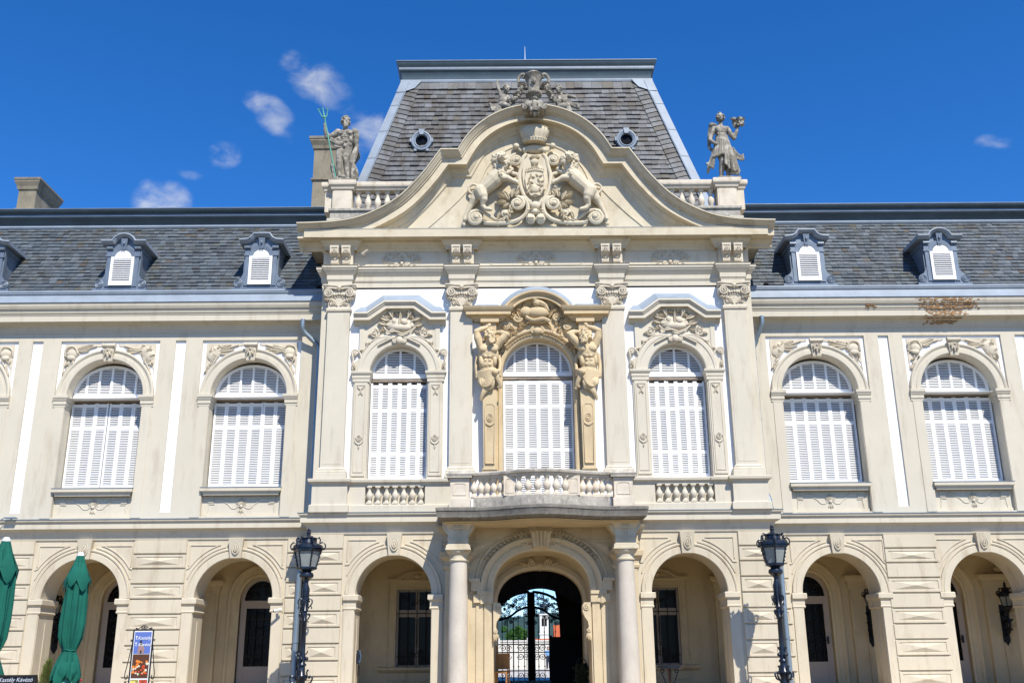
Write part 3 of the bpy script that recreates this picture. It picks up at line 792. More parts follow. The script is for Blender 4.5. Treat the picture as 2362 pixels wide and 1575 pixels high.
# snow-water outlets at the foot of the roofs beside the central block
for x in (-6.02, 6.42):
    q = MB(); q.tube([(x, 25.78, 11.42), (x, 25.9, 11.5)], .07, 12); part('roof_outlet', q, DARK, palace)
# chimneys
def chimney(x0, x1, y0, y1, z0, z1, capz, ov, m):
    c = MB(); c.box(x0, x1, y0, y1, z0, z1)
    zz = z0 + (z1 - z0) * .62
    pl = [(x0, y1), (x0, y0), (x1, y0), (x1, y1), (x0, y1)]
    c.mould(pl, [(0, zz - .04), (.05, zz - .02), (.05, zz + .03), (0, zz + .05)])
    c.mould(pl, [(0, z1 - .32), (.04, z1 - .3), (.06, z1 - .2), (ov, z1 - .06), (ov, z1)])
    o = part('chimney', c, m, palace, smooth=False)
    t = MB(); t.box(x0 - ov - .02, x1 + ov + .02, y0 - ov - .02, y1 + ov + .02, z1 + .001, capz); part('chimney_cap', t, SLAB, o, smooth=False)
chimney(-16.24, -15.68, 28.55, 29.98, 13.6, 16.2, 16.27, .12, CHIM)
chimney(-6.75, -5.65, 27.6, 28.6, 13.5, 17.05, 17.13, .13, CHIM)
# rain pipes
for s in (-1, 1):
    q = MB(); x0 = -6.355 if s < 0 else 6.145; x1 = -5.915 if s < 0 else 5.90
    q.tube(smooth_path([(x0, YW - .3, 10.47), (x0, YW - .3, 10.28), (x0 - s * .05, YW - .25, 10.12), (x1 + s * .06, YW - .14, 9.80), (x1, YW - .12, 9.62), (x1, YW - .12, 9.4)]), .065, 12)
    q.tube([(x1, YW - .12, 9.4), (x1, YW - .12, 5.75), (x1 + s * .06, YW - .2, 5.5), (x1 + s * .09, YW - .26, 5.12)] if s > 0 else [(x1, YW - .12, 9.4), (x1, YW - .12, 5.12)], .058, 12)
    for z in (9.3, 7.6, 6.0): q.tube([(x1, YW - .12, z), (x1, YW - .12, z + .05)], .068, 12)
    x2 = -6.10 if s < 0 else 6.10
    q.tube([(x2, YW - .15, 4.62), (x2, YW - .15, 0)], .075, 12)
    for z in (4.2, 2.05, 1.0): q.tube([(x2, YW - .15, z), (x2, YW - .15, z + .06)], .088, 12)
    part('rain_pipe', q, ZINC, palace)

# ------------------------------------------------------------------ central block: ground floor
CA = 3.625
w = MB()
for s in (-1, 1):
    xa, xb = sorted((s * HB, s * 2.30))
    w.plate(notched(xa, xb, 0, 4.9, [(s * CA, .93, 3.15, .93)]), [], YC, YC + .85, True)
    xa, xb = sorted((s * (HB - .9), s * HB)); w.box(xa, xb, YC + .01, YW + .9, 0.001, 4.89)
parts('arcade_wall', w, CREAM, palace, ang=30)
sA = .93 / ARW
for s in (-1, 1):
    for mm, nm in ((archivolt_mesh(s * CA, .93, 3.15, YC, ARW), 'archivolt'), (impost_mesh(s * CA, .93, YC), 'impost'), (keystone_mesh(s * CA, YC, 4.60, 4.08, .185, .14), 'arch_keystone'), (spandrel_lines(s * CA, .93, 3.15, YC, 1.24, 4.56), 'spandrel_panel')):
        (parts if nm in ('impost', 'spandrel_panel') else part)(nm, mm, CREAM, palace, **({'cuts': (s * CA,)} if nm in ('impost', 'spandrel_panel') else {}), ang=14)
# carriage portal in warm sandstone
def basket(hw, zs, rise, n=30, p=2.25):
    return [(hw * (abs(math.cos(t)) ** (2 / p)) * (1 if math.cos(t) > 0 else -1), zs + rise * (abs(math.sin(t)) ** (2 / p))) for t in [pi - pi * i / n for i in range(n + 1)]]
DZS, DR = 3.20, .97
w = MB()
w.plate([(-2.36, 4.86), (-2.36, 0)] + [(-1.18, 0)] + basket(1.18, DZS, DR) + [(1.18, 0)] + [(2.36, 0), (2.36, 4.86)], [], YC - .06, YC + 1.4, False)
part('portal_wall', w, PORT, palace, ang=30)
t = MB()
pth = [(-1.18, 2.9)] + basket(1.18, DZS, DR) + [(1.18, 2.9)]
t.sweep(pth, [(0.002, YC + .1), (0.002, YC - .10), (-.04, YC - .13), (-.15, YC - .13), (-.16, YC - .10), (-.20, YC - .11), (-.26, YC - .17), (-.31, YC - .18), (-.33, YC - .14), (-.33, YC)])
pth2 = [(-1.66, 3.38), (-1.66, 3.5)] + [(x * 1.33, z) for x, z in basket(1.18, 3.36, 1.18)] + [(1.66, 3.5), (1.66, 3.38)]
t.sweep(basket(1.56, 3.42, 1.16), [(0, YC - .06), (0, YC - .09), (-.05, YC - .10), (-.07, YC - .06)])
for s in (-1, 1):
    # stepped shoulders of the frame, jambs, sunk corner panels
    t.box(*sorted((s * 1.19, s * 1.66)), YC - .15, YC, 2.93, 3.12); t.box(*sorted((s * 1.19, s * 1.58)), YC - .18, YC, 3.12, 3.20); t.box(*sorted((s * 1.45, s * 1.72)), YC - .17, YC, 3.2, 3.42); t.box(*sorted((s * 1.5, s * 1.78)), YC - .19, YC, 3.42, 3.5)
    t.box(*sorted((s * 1.22, s * 1.40)), YC - .11, YC, 0, 2.93); t.box(*sorted((s * 1.44, s * 1.6)), YC - .09, YC, 0, 2.93)
    pr = [(-.015, YC - .05), (-.01, YC - .085), (.01, YC - .085), (.015, YC - .05)]
    t.sweep([(s * 1.85, 3.75), (s * 1.85, 4.42), (s * 1.05, 4.42), (s * 1.3, 4.25), (s * 1.6, 3.98), (s * 1.85, 3.75)], pr)
    t.add([(s * 1.78, YC - .065, 4.36), (s * 1.3, YC - .065, 4.36), (s * 1.78, YC - .065, 3.92), (s * 1.64, YC - .12, 4.24)], [(0, 1, 3), (1, 2, 3), (2, 0, 3)])
    # scroll brackets at the spring of the arch
    cp = [(s * 1.18, 2.92), (s * 1.02, 2.92), (s * .98, 2.84), (s * .98, 2.70), (s * 1.03, 2.58), (s * 1.10, 2.48), (s * 1.12, 2.36), (s * 1.08, 2.26), (s * 1.10, 2.16), (s * 1.18, 2.08)]
    t.prism(cp, YC - .16, YC + .25)
    t.spiral(s * 1.08, YC - .17, 2.80, .075, 1.5, pi / 2, s, .018); t.spiral(s * 1.12, YC - .17, 2.26, .05, 1.3, pi, -s, .014)
    for k in range(3): t.leaf(s * 1.11, YC - .16, 2.22 - k * .03, -90 + s * (k - 1) * 25, .16, .06, .03)
    # responds behind the free columns
    for (a, b, y0) in ((1.66, 2.42, YC - .12),):
        t.box(*sorted((s * 1.80, s * 2.36)), y0, YC, 0, 3.74)
        t.mould([(s * 2.38 if s < 0 else 1.78, YC), (s * 2.38 if s < 0 else 1.78, y0), (-1.78 if s < 0 else 2.38, y0), (-1.78 if s < 0 else 2.38, YC)], [(0, 3.72), (.03, 3.74), (.04, 3.80), (.02, 3.84), (.02, 3.92), (.06, 3.97), (.12, 4.02), (.13, 4.14), (.02, 4.16), (.02, 4.3), (.05, 4.32), (.05, 4.36), (.02, 4.38), (.02, 4.55), (.08, 4.6), (.18, 4.72), (.2, 4.76)])
part('portal_frame', t, PORT, palace, ang=14)
k = MB()
k.add([(-.19, YC - .28, 4.24), (.19, YC - .28, 4.24), (.27, YC - .38, 4.70), (-.27, YC - .38, 4.70), (-.19, YC, 4.16), (.19, YC, 4.16), (.27, YC, 4.76), (-.27, YC, 4.76)], [(0, 1, 2, 3), (0, 4, 5, 1), (1, 5, 6, 2), (2, 6, 7, 3), (3, 7, 4, 0)])
k.box(-.34, .34, YC - .46, YC, 4.705, 4.80)
for x in (-.1, 0, .1): k.tube([(x * .75, YC - .29, 4.26), (x, YC - .37, 4.62)], [.03, .04], 8)
for i in range(9): k.leaf((i - 4) * .05, YC - .37, 4.58, 90 + (4 - i) * 14, .12, .07, .04)
for s in (-1, 1):
    k.spiral(s * .40, YC - .12, 4.40, .13, 1.7, pi / 2 - s * .4, -s, .03)
    for i in range(11):
        x = .42 + i * .085; z = 4.48 - .018 * i - .0035 * i * i + .09
        k.leaf(s * x, YC - .09, z - .06, 90 - s * (35 + i * 5), .2 - .008 * i, .1, .05); k.leaf(s * x, YC - .09, z - .10, -90 + s * (80 - i * 4), .13, .07, .04)
    k.tube([(s * x, YC - .08, z) for x, z in smooth_path([(.35, 4.53), (.6, 4.55), (.9, 4.44), (1.2, 4.24), (1.36, 4.05)])], [.035, .012], 6)
part('portal_keystone', k, PORT, palace)
# inner arch, passage and transom
q = MB()
q.plate([(-1.32, 4.7), (-1.32, 0), (-1.10, 0)] + basket(1.10, 2.98, .84) + [(1.10, 0), (1.32, 0), (1.32, 4.7)], [], YC + 1.4, YC + 1.9, True)
q.sweep([(-1.10, 0.0)] + basket(1.10, 2.98, .84) + [(1.10, 0.0)], [(0, YC + 1.45), (0, YC + 1.33), (-.08, YC + 1.31), (-.2, YC + 1.36), (-.22, YC + 1.41)])
for s in (-1, 1):
    q.spiral(s * .22, YC + 1.30, 3.98, .10, 1.5, 0, s, .025); q.leaf(s * .1, YC + 1.32, 3.95, 90 - s * 50, .3, .12, .05); q.leaf(s * .3, YC + 1.32, 3.93, 90 - s * 75, .25, .09, .04)
q.ell((0, YC + 1.32, 3.92), (.11, .06, .08)); q.leaf(0, YC + 1.32, 3.97, -90, .2, .14, .05)
part('inner_arch', q, PORT, palace, ang=16)
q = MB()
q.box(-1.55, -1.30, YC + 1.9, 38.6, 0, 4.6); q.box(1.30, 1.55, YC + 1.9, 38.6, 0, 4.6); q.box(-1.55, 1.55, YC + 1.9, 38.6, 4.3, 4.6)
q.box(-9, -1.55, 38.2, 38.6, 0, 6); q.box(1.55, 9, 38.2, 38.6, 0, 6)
part('passage', q, DARK, palace, smooth=False)  # the passage's shade is put into its near-black walls
q = MB()
q.plate([(-1.12, 2.95)] + basket(1.12, 2.98, .86) + [(1.12, 2.95)] + [(1.0 - .1 * i, 2.95 + .42 * math.sin(pi * (i + .5) / 21)) for i in range(21)], [], YC + 1.72, YC + 1.80, True)
rnd = random.Random(2)
for s in (-1, 1):
    for (x, z, r, t0) in ((.2, 3.55, .12, 0), (.45, 3.42, .1, 1), (.72, 3.28, .1, 2), (.92, 3.08, .07, 0), (.3, 3.72, .06, 0), (.6, 3.62, .07, 2)): q.spiral(s * x, YC + 1.70, z, r, 1.6, t0, s, .014)
part('transom_grille', q, GRILLE, palace)
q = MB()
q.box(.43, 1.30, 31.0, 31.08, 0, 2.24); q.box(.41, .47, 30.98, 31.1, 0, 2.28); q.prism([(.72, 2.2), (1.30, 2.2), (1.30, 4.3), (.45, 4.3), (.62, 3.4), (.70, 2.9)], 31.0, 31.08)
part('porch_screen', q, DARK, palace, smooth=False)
# wrought iron gate at the courtyard end
GY = 38.0
def gate_leaf(s):
    m = MB(); P = lambda x, z: (s * x, GY, z)
    m.tube([P(.07, 0), P(.07, 3.98)], .075, 8); m.tube([P(1.26, 0), P(1.26, 3.1)], .045, 8)
    top = [(x, 3.08 + .9 * math.sqrt(max(0, 1 - (x / 1.27) ** 2))) for x in [1.26 - .05 * i for i in range(25)]]
    m.tube([P(*p) for p in top], .05, 8)
    rail = smooth_path([(1.26, 2.98), (1.0, 3.02), (.75, 3.12), (.5, 3.30), (.25, 3.40), (.05, 3.42)])
    m.tube([P(*p) for p in rail], .042, 8)
    for z in (2.12, 1.84, 1.2, .5): m.tube([P(.05, z), P(1.26, z)], .022, 6)
    for i, x in enumerate((.26, .48, .66, .88, 1.07)):
        m.tube([P(x, .4), P(x, 3.0 + .25 * (1 - x))], .024 if i == 2 else .015, 6)
        for z in (2.55, 1.35, .8): m.ell(P(x, z), .03, seg=8, rings=6)
    for (x, z) in ((.3, 1.98), (.3, 1.70), (.95, 1.98), (.95, 1.70), (.3, 1.05), (.95, 1.05), (.3, .66), (.95, .66)):
        for d in (-1, 1): m.spiral(s * x + d * .1, GY, z, .12, 1.5, 0 if d > 0 else pi, d * (1 if z > 1.84 else -1), .014)
    for (x, z, r) in ((.2, 3.6, .11), (.42, 3.52, .1), (.62, 3.42, .1), (.82, 3.3, .1), (1.02, 3.17, .09), (.3, 3.76, .07), (.55, 3.66, .07), (.78, 3.5, .07), (.98, 3.36, .06), (.2, 3.18, .1), (.55, 3.06, .09), (.95, 2.86, .09), (.15, 2.88, .08), (.75, 2.92, .07)):
        m.spiral(s * x, GY, z, r, 1.7, x * 9, s if int(x * 10) % 2 else -s, .017)
    rg = random.Random(6)
    for i in range(34):
        x = rg.uniform(.12, 1.2); zt = 3.08 + .9 * math.sqrt(max(0, 1 - (x / 1.27) ** 2)); z = rg.uniform(2.9, zt)
        if z > 2.98: m.spiral(s * x, GY, z, rg.uniform(.05, .09), 1.4, rg.uniform(0, 6), rg.choice((-1, 1)), .016)
    return m
part('gate', gate_leaf(-1), IRON, palace); part('gate', gate_leaf(1), IRON, palace)

# ------------------------------------------------------------------ loggia behind the arcades
LY = 28.7
b = MB()
wholes = [archhole(c, .56, .35, 3.22, .66) for c in WIN_L + WIN_R] + [[(s * 3.37 - .58, 1.42), (s * 3.37 - .58, 3.50), (s * 3.37 + .58, 3.50), (s * 3.37 + .58, 1.42)] for s in (-1, 1)]
for s in (-1, 1):
    xa, xb = sorted((s * 1.5, s * XE))
    b.plate([(xa, 5.0), (xa, 0), (xb, 0), (xb, 5.0)], [h for h in wholes if xa < h[0][0] < xb], LY, LY + .3)
    b.box(*sorted((s * 1.3, s * 1.52)), YC + .86, LY, 0, 5)
parts('loggia_wall', b, TAN, palace, ang=30)
# ceiling with cross ribs
b = MB()
cents = sorted(WIN_L + WIN_R + [-CA, CA])
for c in cents:
    hw = 1.85 if abs(c) > 5 else 1.75; n = 16
    rows = []
    for i in range(n + 1):
        a = pi * i / n; x = c - hw * math.cos(a)
        rows.append((x, 3.75 + .95 * math.sin(a)))
    y0 = (YW if abs(c) > HB else YC) + .86
    v = [(x, y0, z) for x, z in rows] + [(x, LY, z) for x, z in rows]
    b.add(v, [(i, i + 1, n + 2 + i, n + 1 + i) for i in range(n)])
for x in [-9.71, -13.6, -5.75, 9.51, 13.27, 5.75]:
    yy = (YW if abs(x) > HB + .1 else YC) + .85
    for k in range(2):
        b.sweep(arc(0, 0, 1, 180, 0, 2), [(0, 0), (0, 0)]) if False else None
    ym = (yy + LY) / 2; hd = (LY - yy) / 2
    v = []
    n = 12
    for i in range(n + 1):
        a = pi * i / n; y = ym - hd * math.cos(a); z = 3.75 + .62 * math.sin(a)
        v += [(x - .3, y, z), (x + .3, y, z), (x + .3, y, z + .5), (x - .3, y, z + .5)]
    b.add(v, [(i * 4 + j, i * 4 + (j + 1) % 4, i * 4 + 4 + (j + 1) % 4, i * 4 + 4 + j) for i in range(n) for j in range(4)])
b.box(-XE, -1.3, YC + .8, LY + .3, 4.905, 4.95); b.box(1.3, XE, YC + .8, LY + .3, 4.905, 4.95)
parts('loggia_vault', b, TAN, palace, ang=50)
b = MB()
for x in [-9.71, -13.6, -5.75, 9.51, 13.27, 5.75]:
    y0 = LY - .14
    b.box(x - .80, x + .80, y0, LY, 0, 3.42)
    for s in (-1, 1):
        b.box(*sorted((x + s * .80, x + s * .72)), y0 - .03, y0, .3, 3.3); b.box(*sorted((x + s * .42, x + s * .36)), y0 - .03, y0, .5, 3.15)
    b.box(x - .36, x + .36, y0 - .03, y0, 3.09, 3.15)
    b.mould([(x - .80, LY), (x - .80, y0), (x + .80, y0), (x + .80, LY)], [(0, 3.42), (.03, 3.43), (.03, 3.53), (.05, 3.54), (.05, 3.62), (.09, 3.67), (.13, 3.70), (.13, 3.77), (0, 3.79)])
    for i in range(5): b.leaf(x - .3, LY - .2, 3.85, 90 + (i - 2) * 28, .2, .1, .06)
    for i in range(5): b.leaf(x + .3, LY - .2, 3.85, 90 + (i - 2) * 28, .2, .1, .06)
    rnd = random.Random(int(x * 10))
    for i in range(10): b.leaf(x + rnd.uniform(-.12, .12), y0 - .0, 2.35 + .07 * i, rnd.uniform(0, 360), .14, .06, .03)
    # pilaster on the rear of the pier
parts('loggia_pilaster', b, TAN, palace, (-11.5, -7.7, 0, 7.7, 11.4), ang=30)
def loggia_door(c, first=[None]):
    if first[0] is not None:
        return inst(first[0], palace, (c, 0, 0))
    sr = MB()
    for (r0, pr) in ((.56, [(0, LY + .25), (0, LY - .03), (-.06, LY - .05), (-.09, LY - .03), (-.22, LY - .03), (-.25, LY - .07), (-.31, LY - .08), (-.33, LY - .04), (-.33, LY)]),):
        sr.sweep([(-.56, .2)] + arc(0, 3.22, .56, 180, 0, 24, .66) + [(.56, .2)], pr)
    o = part('loggia_door', sr, TAN, palace, ang=30); o.location = (c, 0, 0)
    d = MB(); y = LY + .16
    d.plate([(-.56, .3)] + arc(0, 3.22, .56, 180, 0, 24, .66) + [(.56, .3)], [[(-.47, 3.24)] + arc(0, 3.24, .47, 180, 0, 20, .54) + [(.47, 3.24)][:0], [(-.40, 1.48), (-.40, 3.03), (.40, 3.03), (.40, 1.48)]], y, y + .05)
    d.box(-.40, .40, y - .012, y + .01, .5, .56); d.box(-.40, .40, y - .012, y + .01, 1.3, 1.34); d.box(-.4, -.36, y - .012, y + .01, .56, 1.3); d.box(.36, .4, y - .012, y + .01, .56, 1.3)
    part('door_leaf', d, DOORW, o, smooth=False)
    g = MB(); g.box(-.5, .5, y + .03, y + .035, 1.4, 3.9); part('door_glass', g, GLASSD, o, smooth=False)
    ir = MB(); yy = y - .01
    for x in (-.3, -.1, .1, .3): ir.tube([(x, yy, 1.5), (x, yy, 3.02)], .011, 6)
    for z in (1.75, 2.25, 2.75): ir.tube([(-.4, yy, z), (.4, yy, z)], .011, 6)
    for z in (1.62, 2.0, 2.5, 2.88):
        for x in (-.2, .2):
            ir.tube([(x + .07 * math.cos(t * pi / 8), yy, z + .09 * math.sin(t * pi / 8)) for t in range(17)], .009, 5)
        ir.spiral(0, yy, z, .08, 1.4, 0, 1, .009); 
    for s in (-1, 1):
        ir.spiral(s * .2, yy, 3.45, .14, 1.6, 0, s, .011); ir.spiral(s * .12, yy, 3.64, .08, 1.5, 0, -s, .009); ir.spiral(s * .36, yy, 3.33, .07, 1.4, 0, s, .009)
    part('door_grille', ir, IRON, o)
    hd = MB(); hd.box(.42, .46, y - .06, y, 1.95, 2.15); hd.tube([(.44, y - .06, 2.05), (.34, y - .07, 2.05)], .014, 6); part('door_handle', hd, IRON, o)
    first[0] = o; return o
for c in WIN_L + WIN_R: loggia_door(c)
def loggia_window(c, first=[None]):
    if first[0] is not None: return inst(first[0], palace, (c, 0, 0))
    sr = MB()
    pth = [(-.58, 1.42), (-.58, 3.50), (.58, 3.50), (.58, 1.42)]
    sr.sweep(pth, [(0, LY + .2), (0, LY - .03), (-.05, LY - .04), (-.07, LY - .02), (-.2, LY - .02), (-.23, LY - .05), (-.27, LY - .05), (-.27, LY)])
    sr.mould([(-.95, LY), (-.95, LY - .02), (.95, LY - .02), (.95, LY)], [(0, 1.28), (.04, 1.30), (.12, 1.36), (.13, 1.42), (0, 1.44)])
    top = smooth_path([(-.86, 3.80), (-.62, 3.80), (-.5, 3.84), (-.3, 3.96), (0, 4.0), (.3, 3.96), (.5, 3.84), (.62, 3.80), (.86, 3.80)])
    sr.sweep(top, [(0, LY), (0, LY - .1), (.04, LY - .1), (.07, LY - .04), (.07, LY)])
    for s in (-1, 1):
        sr.spiral(s * .2, LY - .03, 3.87, .08, 1.5, 0, s, .02); sr.leaf(s * .06, LY - .03, 3.84, 90 - s * 60, .3, .1, .04)
        sr.tube([(s * x, LY - .02, z) for x, z in smooth_path([(.1, 1.0), (.3, 1.1), (.5, 1.05), (.75, 1.12)])], .015, 5)
    sr.ell((0, LY - .03, 3.86), (.09, .05, .07))
    o = part('loggia_window', sr, TAN, palace, ang=30); o.location = (c, 0, 0)
    f = MB(); y = LY + .1
    f.plate([(-.58, 1.42), (-.58, 3.5), (.58, 3.5), (.58, 1.42)], [[(a, z0), (a, z1), (a + .47, z1), (a + .47, z0)] for a in (-.52, .05) for z0, z1 in ((1.48, 2.76), (2.95, 3.44))], y, y + .06)
    part('window_frame', f, DOORW, o, smooth=False)
    g = MB(); g.box(-.56, .56, y + .04, y + .05, 1.44, 3.48); part('window_pane', g, GLASSD, o, smooth=False)
    ir = MB(); yy = LY - .03
    for x in (-.5, -.25, 0, .25, .5): ir.tube([(x, yy, 1.45), (x, yy, 3.46)], .012, 6)
    for z in (1.7, 2.85): ir.tube([(-.56, yy, z), (.56, yy, z)], .012, 6)
    for i in range(9):
        z = 1.95 + i * .085
        for s in (-1, 1): ir.tube([(0, yy, z), (s * .045, yy, z + .042), (0, yy, z + .085)], .009, 5)
    for s in (-1, 1):
        for x, z in ((.14, 1.56), (.38, 1.56), (.1, 1.8), (.1, 3.15), (.38, 3.3)): ir.spiral(s * x, yy, z, .09, 1.5, 0, s, .01)
    part('window_grille', ir, IRON, o)
    first[0] = o; return o
loggia_window(-3.37); loggia_window(3.37)

# ------------------------------------------------------------------ columns and balcony
cp = MB(); cs = MB()
cs.lathe([(.245, 0.0), (.24, 1.2), (.225, 2.6), (.205, 3.86)], 0, 0, 0, 28)
c0 = part('column', cs, MARBLE, palace, org=(0, 0, 0)); c0.location = (-2.005, 24.3 - YC, 0)
cp.lathe([(.205, 3.85), (.235, 3.86), (.24, 3.89), (.215, 3.91), (.215, 4.0), (.225, 4.01), (.25, 4.03), (.28, 4.08), (.285, 4.11)], 0, 0, 0, 28)
cp.box(-.30, .30, -.30, .30, 4.11, 4.15); cp.box(-.285, .285, -.285, .285, 4.15, 4.22)
cp.box(-.245, .245, -.245, .245, 4.22, 4.60)
for (z0, z1, e) in ((4.225, 4.25, .012), (4.36, 4.375, .02), (4.40, 4.412, .012)): cp.box(-.245 - e, .245 + e, -.245 - e, .245 + e, z0, z1)
for i in (-1, 0, 1):
    cp.cbox(i * .085, -.25, 4.305, .06, .03, .05); cp.cbox(i * .06, -.25, 4.49, .03, .03, .16)
cp.box(-.13, .13, -.30, -.24, 4.59, 4.70); cp.tube([(.08 * math.cos(t * pi / 8), -.31, 4.65 + .035 * math.sin(t * pi / 8)) for t in range(17)], .012, 5)
for s in (-1, 1):
    cp.spiral(s * .29, -.2, 4.62, .06, 1.4, 0, s, .015); cp.prism([(s * .245, 4.45), (s * .36, 4.62), (s * .40, 4.72), (s * .245, 4.72)], -.22, .2)
cp.mould([(-.245, .3), (-.245, -.245), (.245, -.245), (.245, .3)], [(0, 4.58), (.03, 4.62), (.05, 4.68), (.12, 4.74), (.15, 4.78)])
cc = part('column_capital', cp, GABLE, c0, org=(0, 0, 0))
c1 = inst(c0, palace, (2.005, 24.3 - YC, 0))
# the bow-fronted slab
def bow(half, y_side, y_front, y_c, flat=1.35, n=18):
    """plan of the slab from the wall on the left round to the wall on the right"""
    p = [(-half, YC + .2), (-half, y_side), (-flat, y_side)]
    for i in range(1, n):
        t = -1 + 2 * i / n; x = flat * t; p.append((x, y_side - (y_side - y_c) * 0.5 * (1 + math.cos(pi * t))))
    return p + [(flat, y_side), (half, y_side), (half, YC + .2)]
pb = bow(2.36, 23.72, 0, 23.22, 1.55)
sb = MB()
sb.mould(pb, [(-.3, 4.74), (.02, 4.76), (.06, 4.79), (.09, 4.80), (.12, 4.82), (.14, 4.92), (.15, 4.94), (.13, 4.95), (.13, 4.965), (.16, 4.975), (.165, 5.04), (.10, 5.065)], False)
sb.plate([(x, y) for x, y in pb], [], 0, None)
sb.v[-len(pb):] = [(x, z, 4.745) for x, y, z in [(v[0], 0, v[2]) for v in sb.v[-len(pb):]]]
n0 = len(sb.v)
sb.plate([(x, y) for x, y in pb], [], 0, None)
sb.v[-len(pb):] = [(v[0], v[2], 5.064) for v in sb.v[-len(pb):]]
bal = part('balcony_slab', sb, SLAB, palace, ang=40)
un = MB()
un.mould(bow(2.30, 23.78, 0, 23.30, 1.5), [(-.6, 4.70), (-.02, 4.72), (0, 4.735), (.03, 4.75)], False)
pu = bow(2.28, 23.80, 0, 23.32, 1.5)
un.plate([(x, y) for x, y in pu], [], 0, None); un.v[-len(pu):] = [(v[0], v[2], 4.715) for v in un.v[-len(pu):]]
part('balcony_soffit', un, PORT, palace, ang=40)
# plinth, rail, pedestals and balusters
pl = bow(2.25, 23.80, 0, 23.30, 1.55)[2:-2]
pl = [(-1.62, 23.80)] + pl + [(1.62, 23.80)]
ba = MB()
def both(prof):
    ba.mould(pl, prof, True)
    ba.mould(pl[::-1], [(p + 0, z) for p, z in prof], True)
ba2 = MB(); ba2.mould(pl, [(.11, 5.06), (.11, 5.29), (.09, 5.30), (-.11, 5.30), (-.13, 5.06)], True)
part('balcony_plinth', ba2, GREY, palace, ang=40)
ba.mould(pl, [(-.10, 5.76), (.10, 5.76), (.10, 5.79), (.12, 5.80)], True)
rl = MB(); rl.mould(pl, [(-.13, 5.80), (.12, 5.80), (.15, 5.82), (.16, 5.87), (.13, 5.90), (-.14, 5.90), (-.14, 5.80)], True)
part('balcony_rail', ba, BALU, palace, ang=40); part('balcony_coping', rl, GREY, palace, ang=40)
for s in (-1, 1):
    for rear in (0, 1):
        m = MB(); y = 23.86 if not rear else 24.72; x = s * 1.96
        hw = .25
        if not rear:
            m.box(x - .255, x + .255, y - .2, y + .2, 5.06, 5.27); m.box(x - .225, x + .225, y - .17, y + .17, 5.27, 5.72)
            m.sweep([(x - .15, 5.36), (x - .15, 5.60), (x - .11, 5.64), (x + .11, 5.64), (x + .15, 5.60), (x + .15, 5.36), (x - .15, 5.36)], [(-.008, y - .16), (-.008, y - .182), (.008, y - .182), (.008, y - .16)])
            m.box(x - .24, x + .24, y - .185, y + .185, 5.70, 5.76)
            part('balcony_pedestal', m, BALU, palace, smooth=False)
            m = MB(); m.box(x - .30, x + .30, y - .25, y + .25, 5.765, 5.80); m.taper(x, y, 5.80, 5.85, .30, .25, .32, .27); m.taper(x, y, 5.85, 5.95, .32, .27, .22, .18)
            part('pedestal_cap', m, GREY, palace, smooth=False)
    m = MB(); m.box(*sorted((s * 1.80, s * 2.12)), 24.0, 24.7, 5.06, 5.28); m.box(*sorted((s * 1.82, s * 2.1)), 24.0, 24.7, 5.78, 5.90)
    part('balcony_return', m, BALU, palace, smooth=False)
m = MB()
BAL = [(.075, 0), (.075, .05), (.06, .06), (.05, .08), (.045, .10), (.06, .125), (.085, .17), (.092, .22), (.08, .27), (.055, .31), (.045, .34), (.045, .36), (.05, .38), (.06, .41), (.066, .42), (.066, .46)]
def baluster_mesh(h, k=1.0):
    m = MB(); f = h / .46
    m.lathe([(r * k, z * f) for r, z in BAL], 0, 0, 0, 12)
    m.box(-.08 * k, .08 * k, -.08 * k, .08 * k, 0, .045 * f); m.box(-.072 * k, .072 * k, -.072 * k, .072 * k, .42 * f, .46 * f)
    return m
bsrc = None
def bowy(x): 
    t = max(-1, min(1, x / 1.55)); return 23.80 - .5 * .5 * (1 + math.cos(pi * t))
for x in (-1.62, -1.45, -1.30, -1.14, -.98, -.545, -.325, -.105, .115, .335, .555, .98, 1.14, 1.30, 1.45, 1.62):
    loc = (x, bowy(x) - YC, 5.30)
    if bsrc is None: bsrc = part('baluster', baluster_mesh(.46), BALU, palace, org=(0, 0, 0)); bsrc.location = loc
    else: inst(bsrc, palace, loc)
for s in (-1, 1):
    m = MB(); x = s * .755; y = bowy(x); m.box(x - .15, x + .15, y - .09, y + .09, 5.30, 5.765)
    m.sweep([(x - .10, 5.36), (x - .10, 5.66), (x - .07, 5.70), (x + .07, 5.70), (x + .10, 5.66), (x + .10, 5.36), (x - .10, 5.36)], [(-.006, y - .08), (-.006, y - .1), (.006, y - .1), (.006, y - .08)])
    part('balcony_pier', m, BALU, palace, smooth=False)

# ------------------------------------------------------------------ central block: upper wall and windows
CW = [-3.635, 0, 3.635]
w = MB()
w.plate([(-HB, 4.9), (-HB, 11.2), (HB, 11.2), (HB, 4.9)], [archhole(-3.635, .77, 5.97, 8.72, .80), archhole(0, .93, 5.07, 8.74, .93), archhole(3.635, .77, 5.97, 8.72, .80)], YC, YC + .5)
part('central_wall', w, WHITE, palace, smooth=False)
w = MB()
for s in (-1, 1):
    w.box(*sorted((s * (HB - .4), s * HB)), YC + .002, YC + 6, 4.9, 13.2)
    w.box(*sorted((s * 5.52, s * (HB - .001))), YC - .03, YC + .1, 5.1, 11.15)      # cream strip at the corner
w.box(-HB, HB, YC + 3.5, YC + 6, 4.95, 13.2)
part('central_side_wall', w, CREAM2, palace, smooth=False)
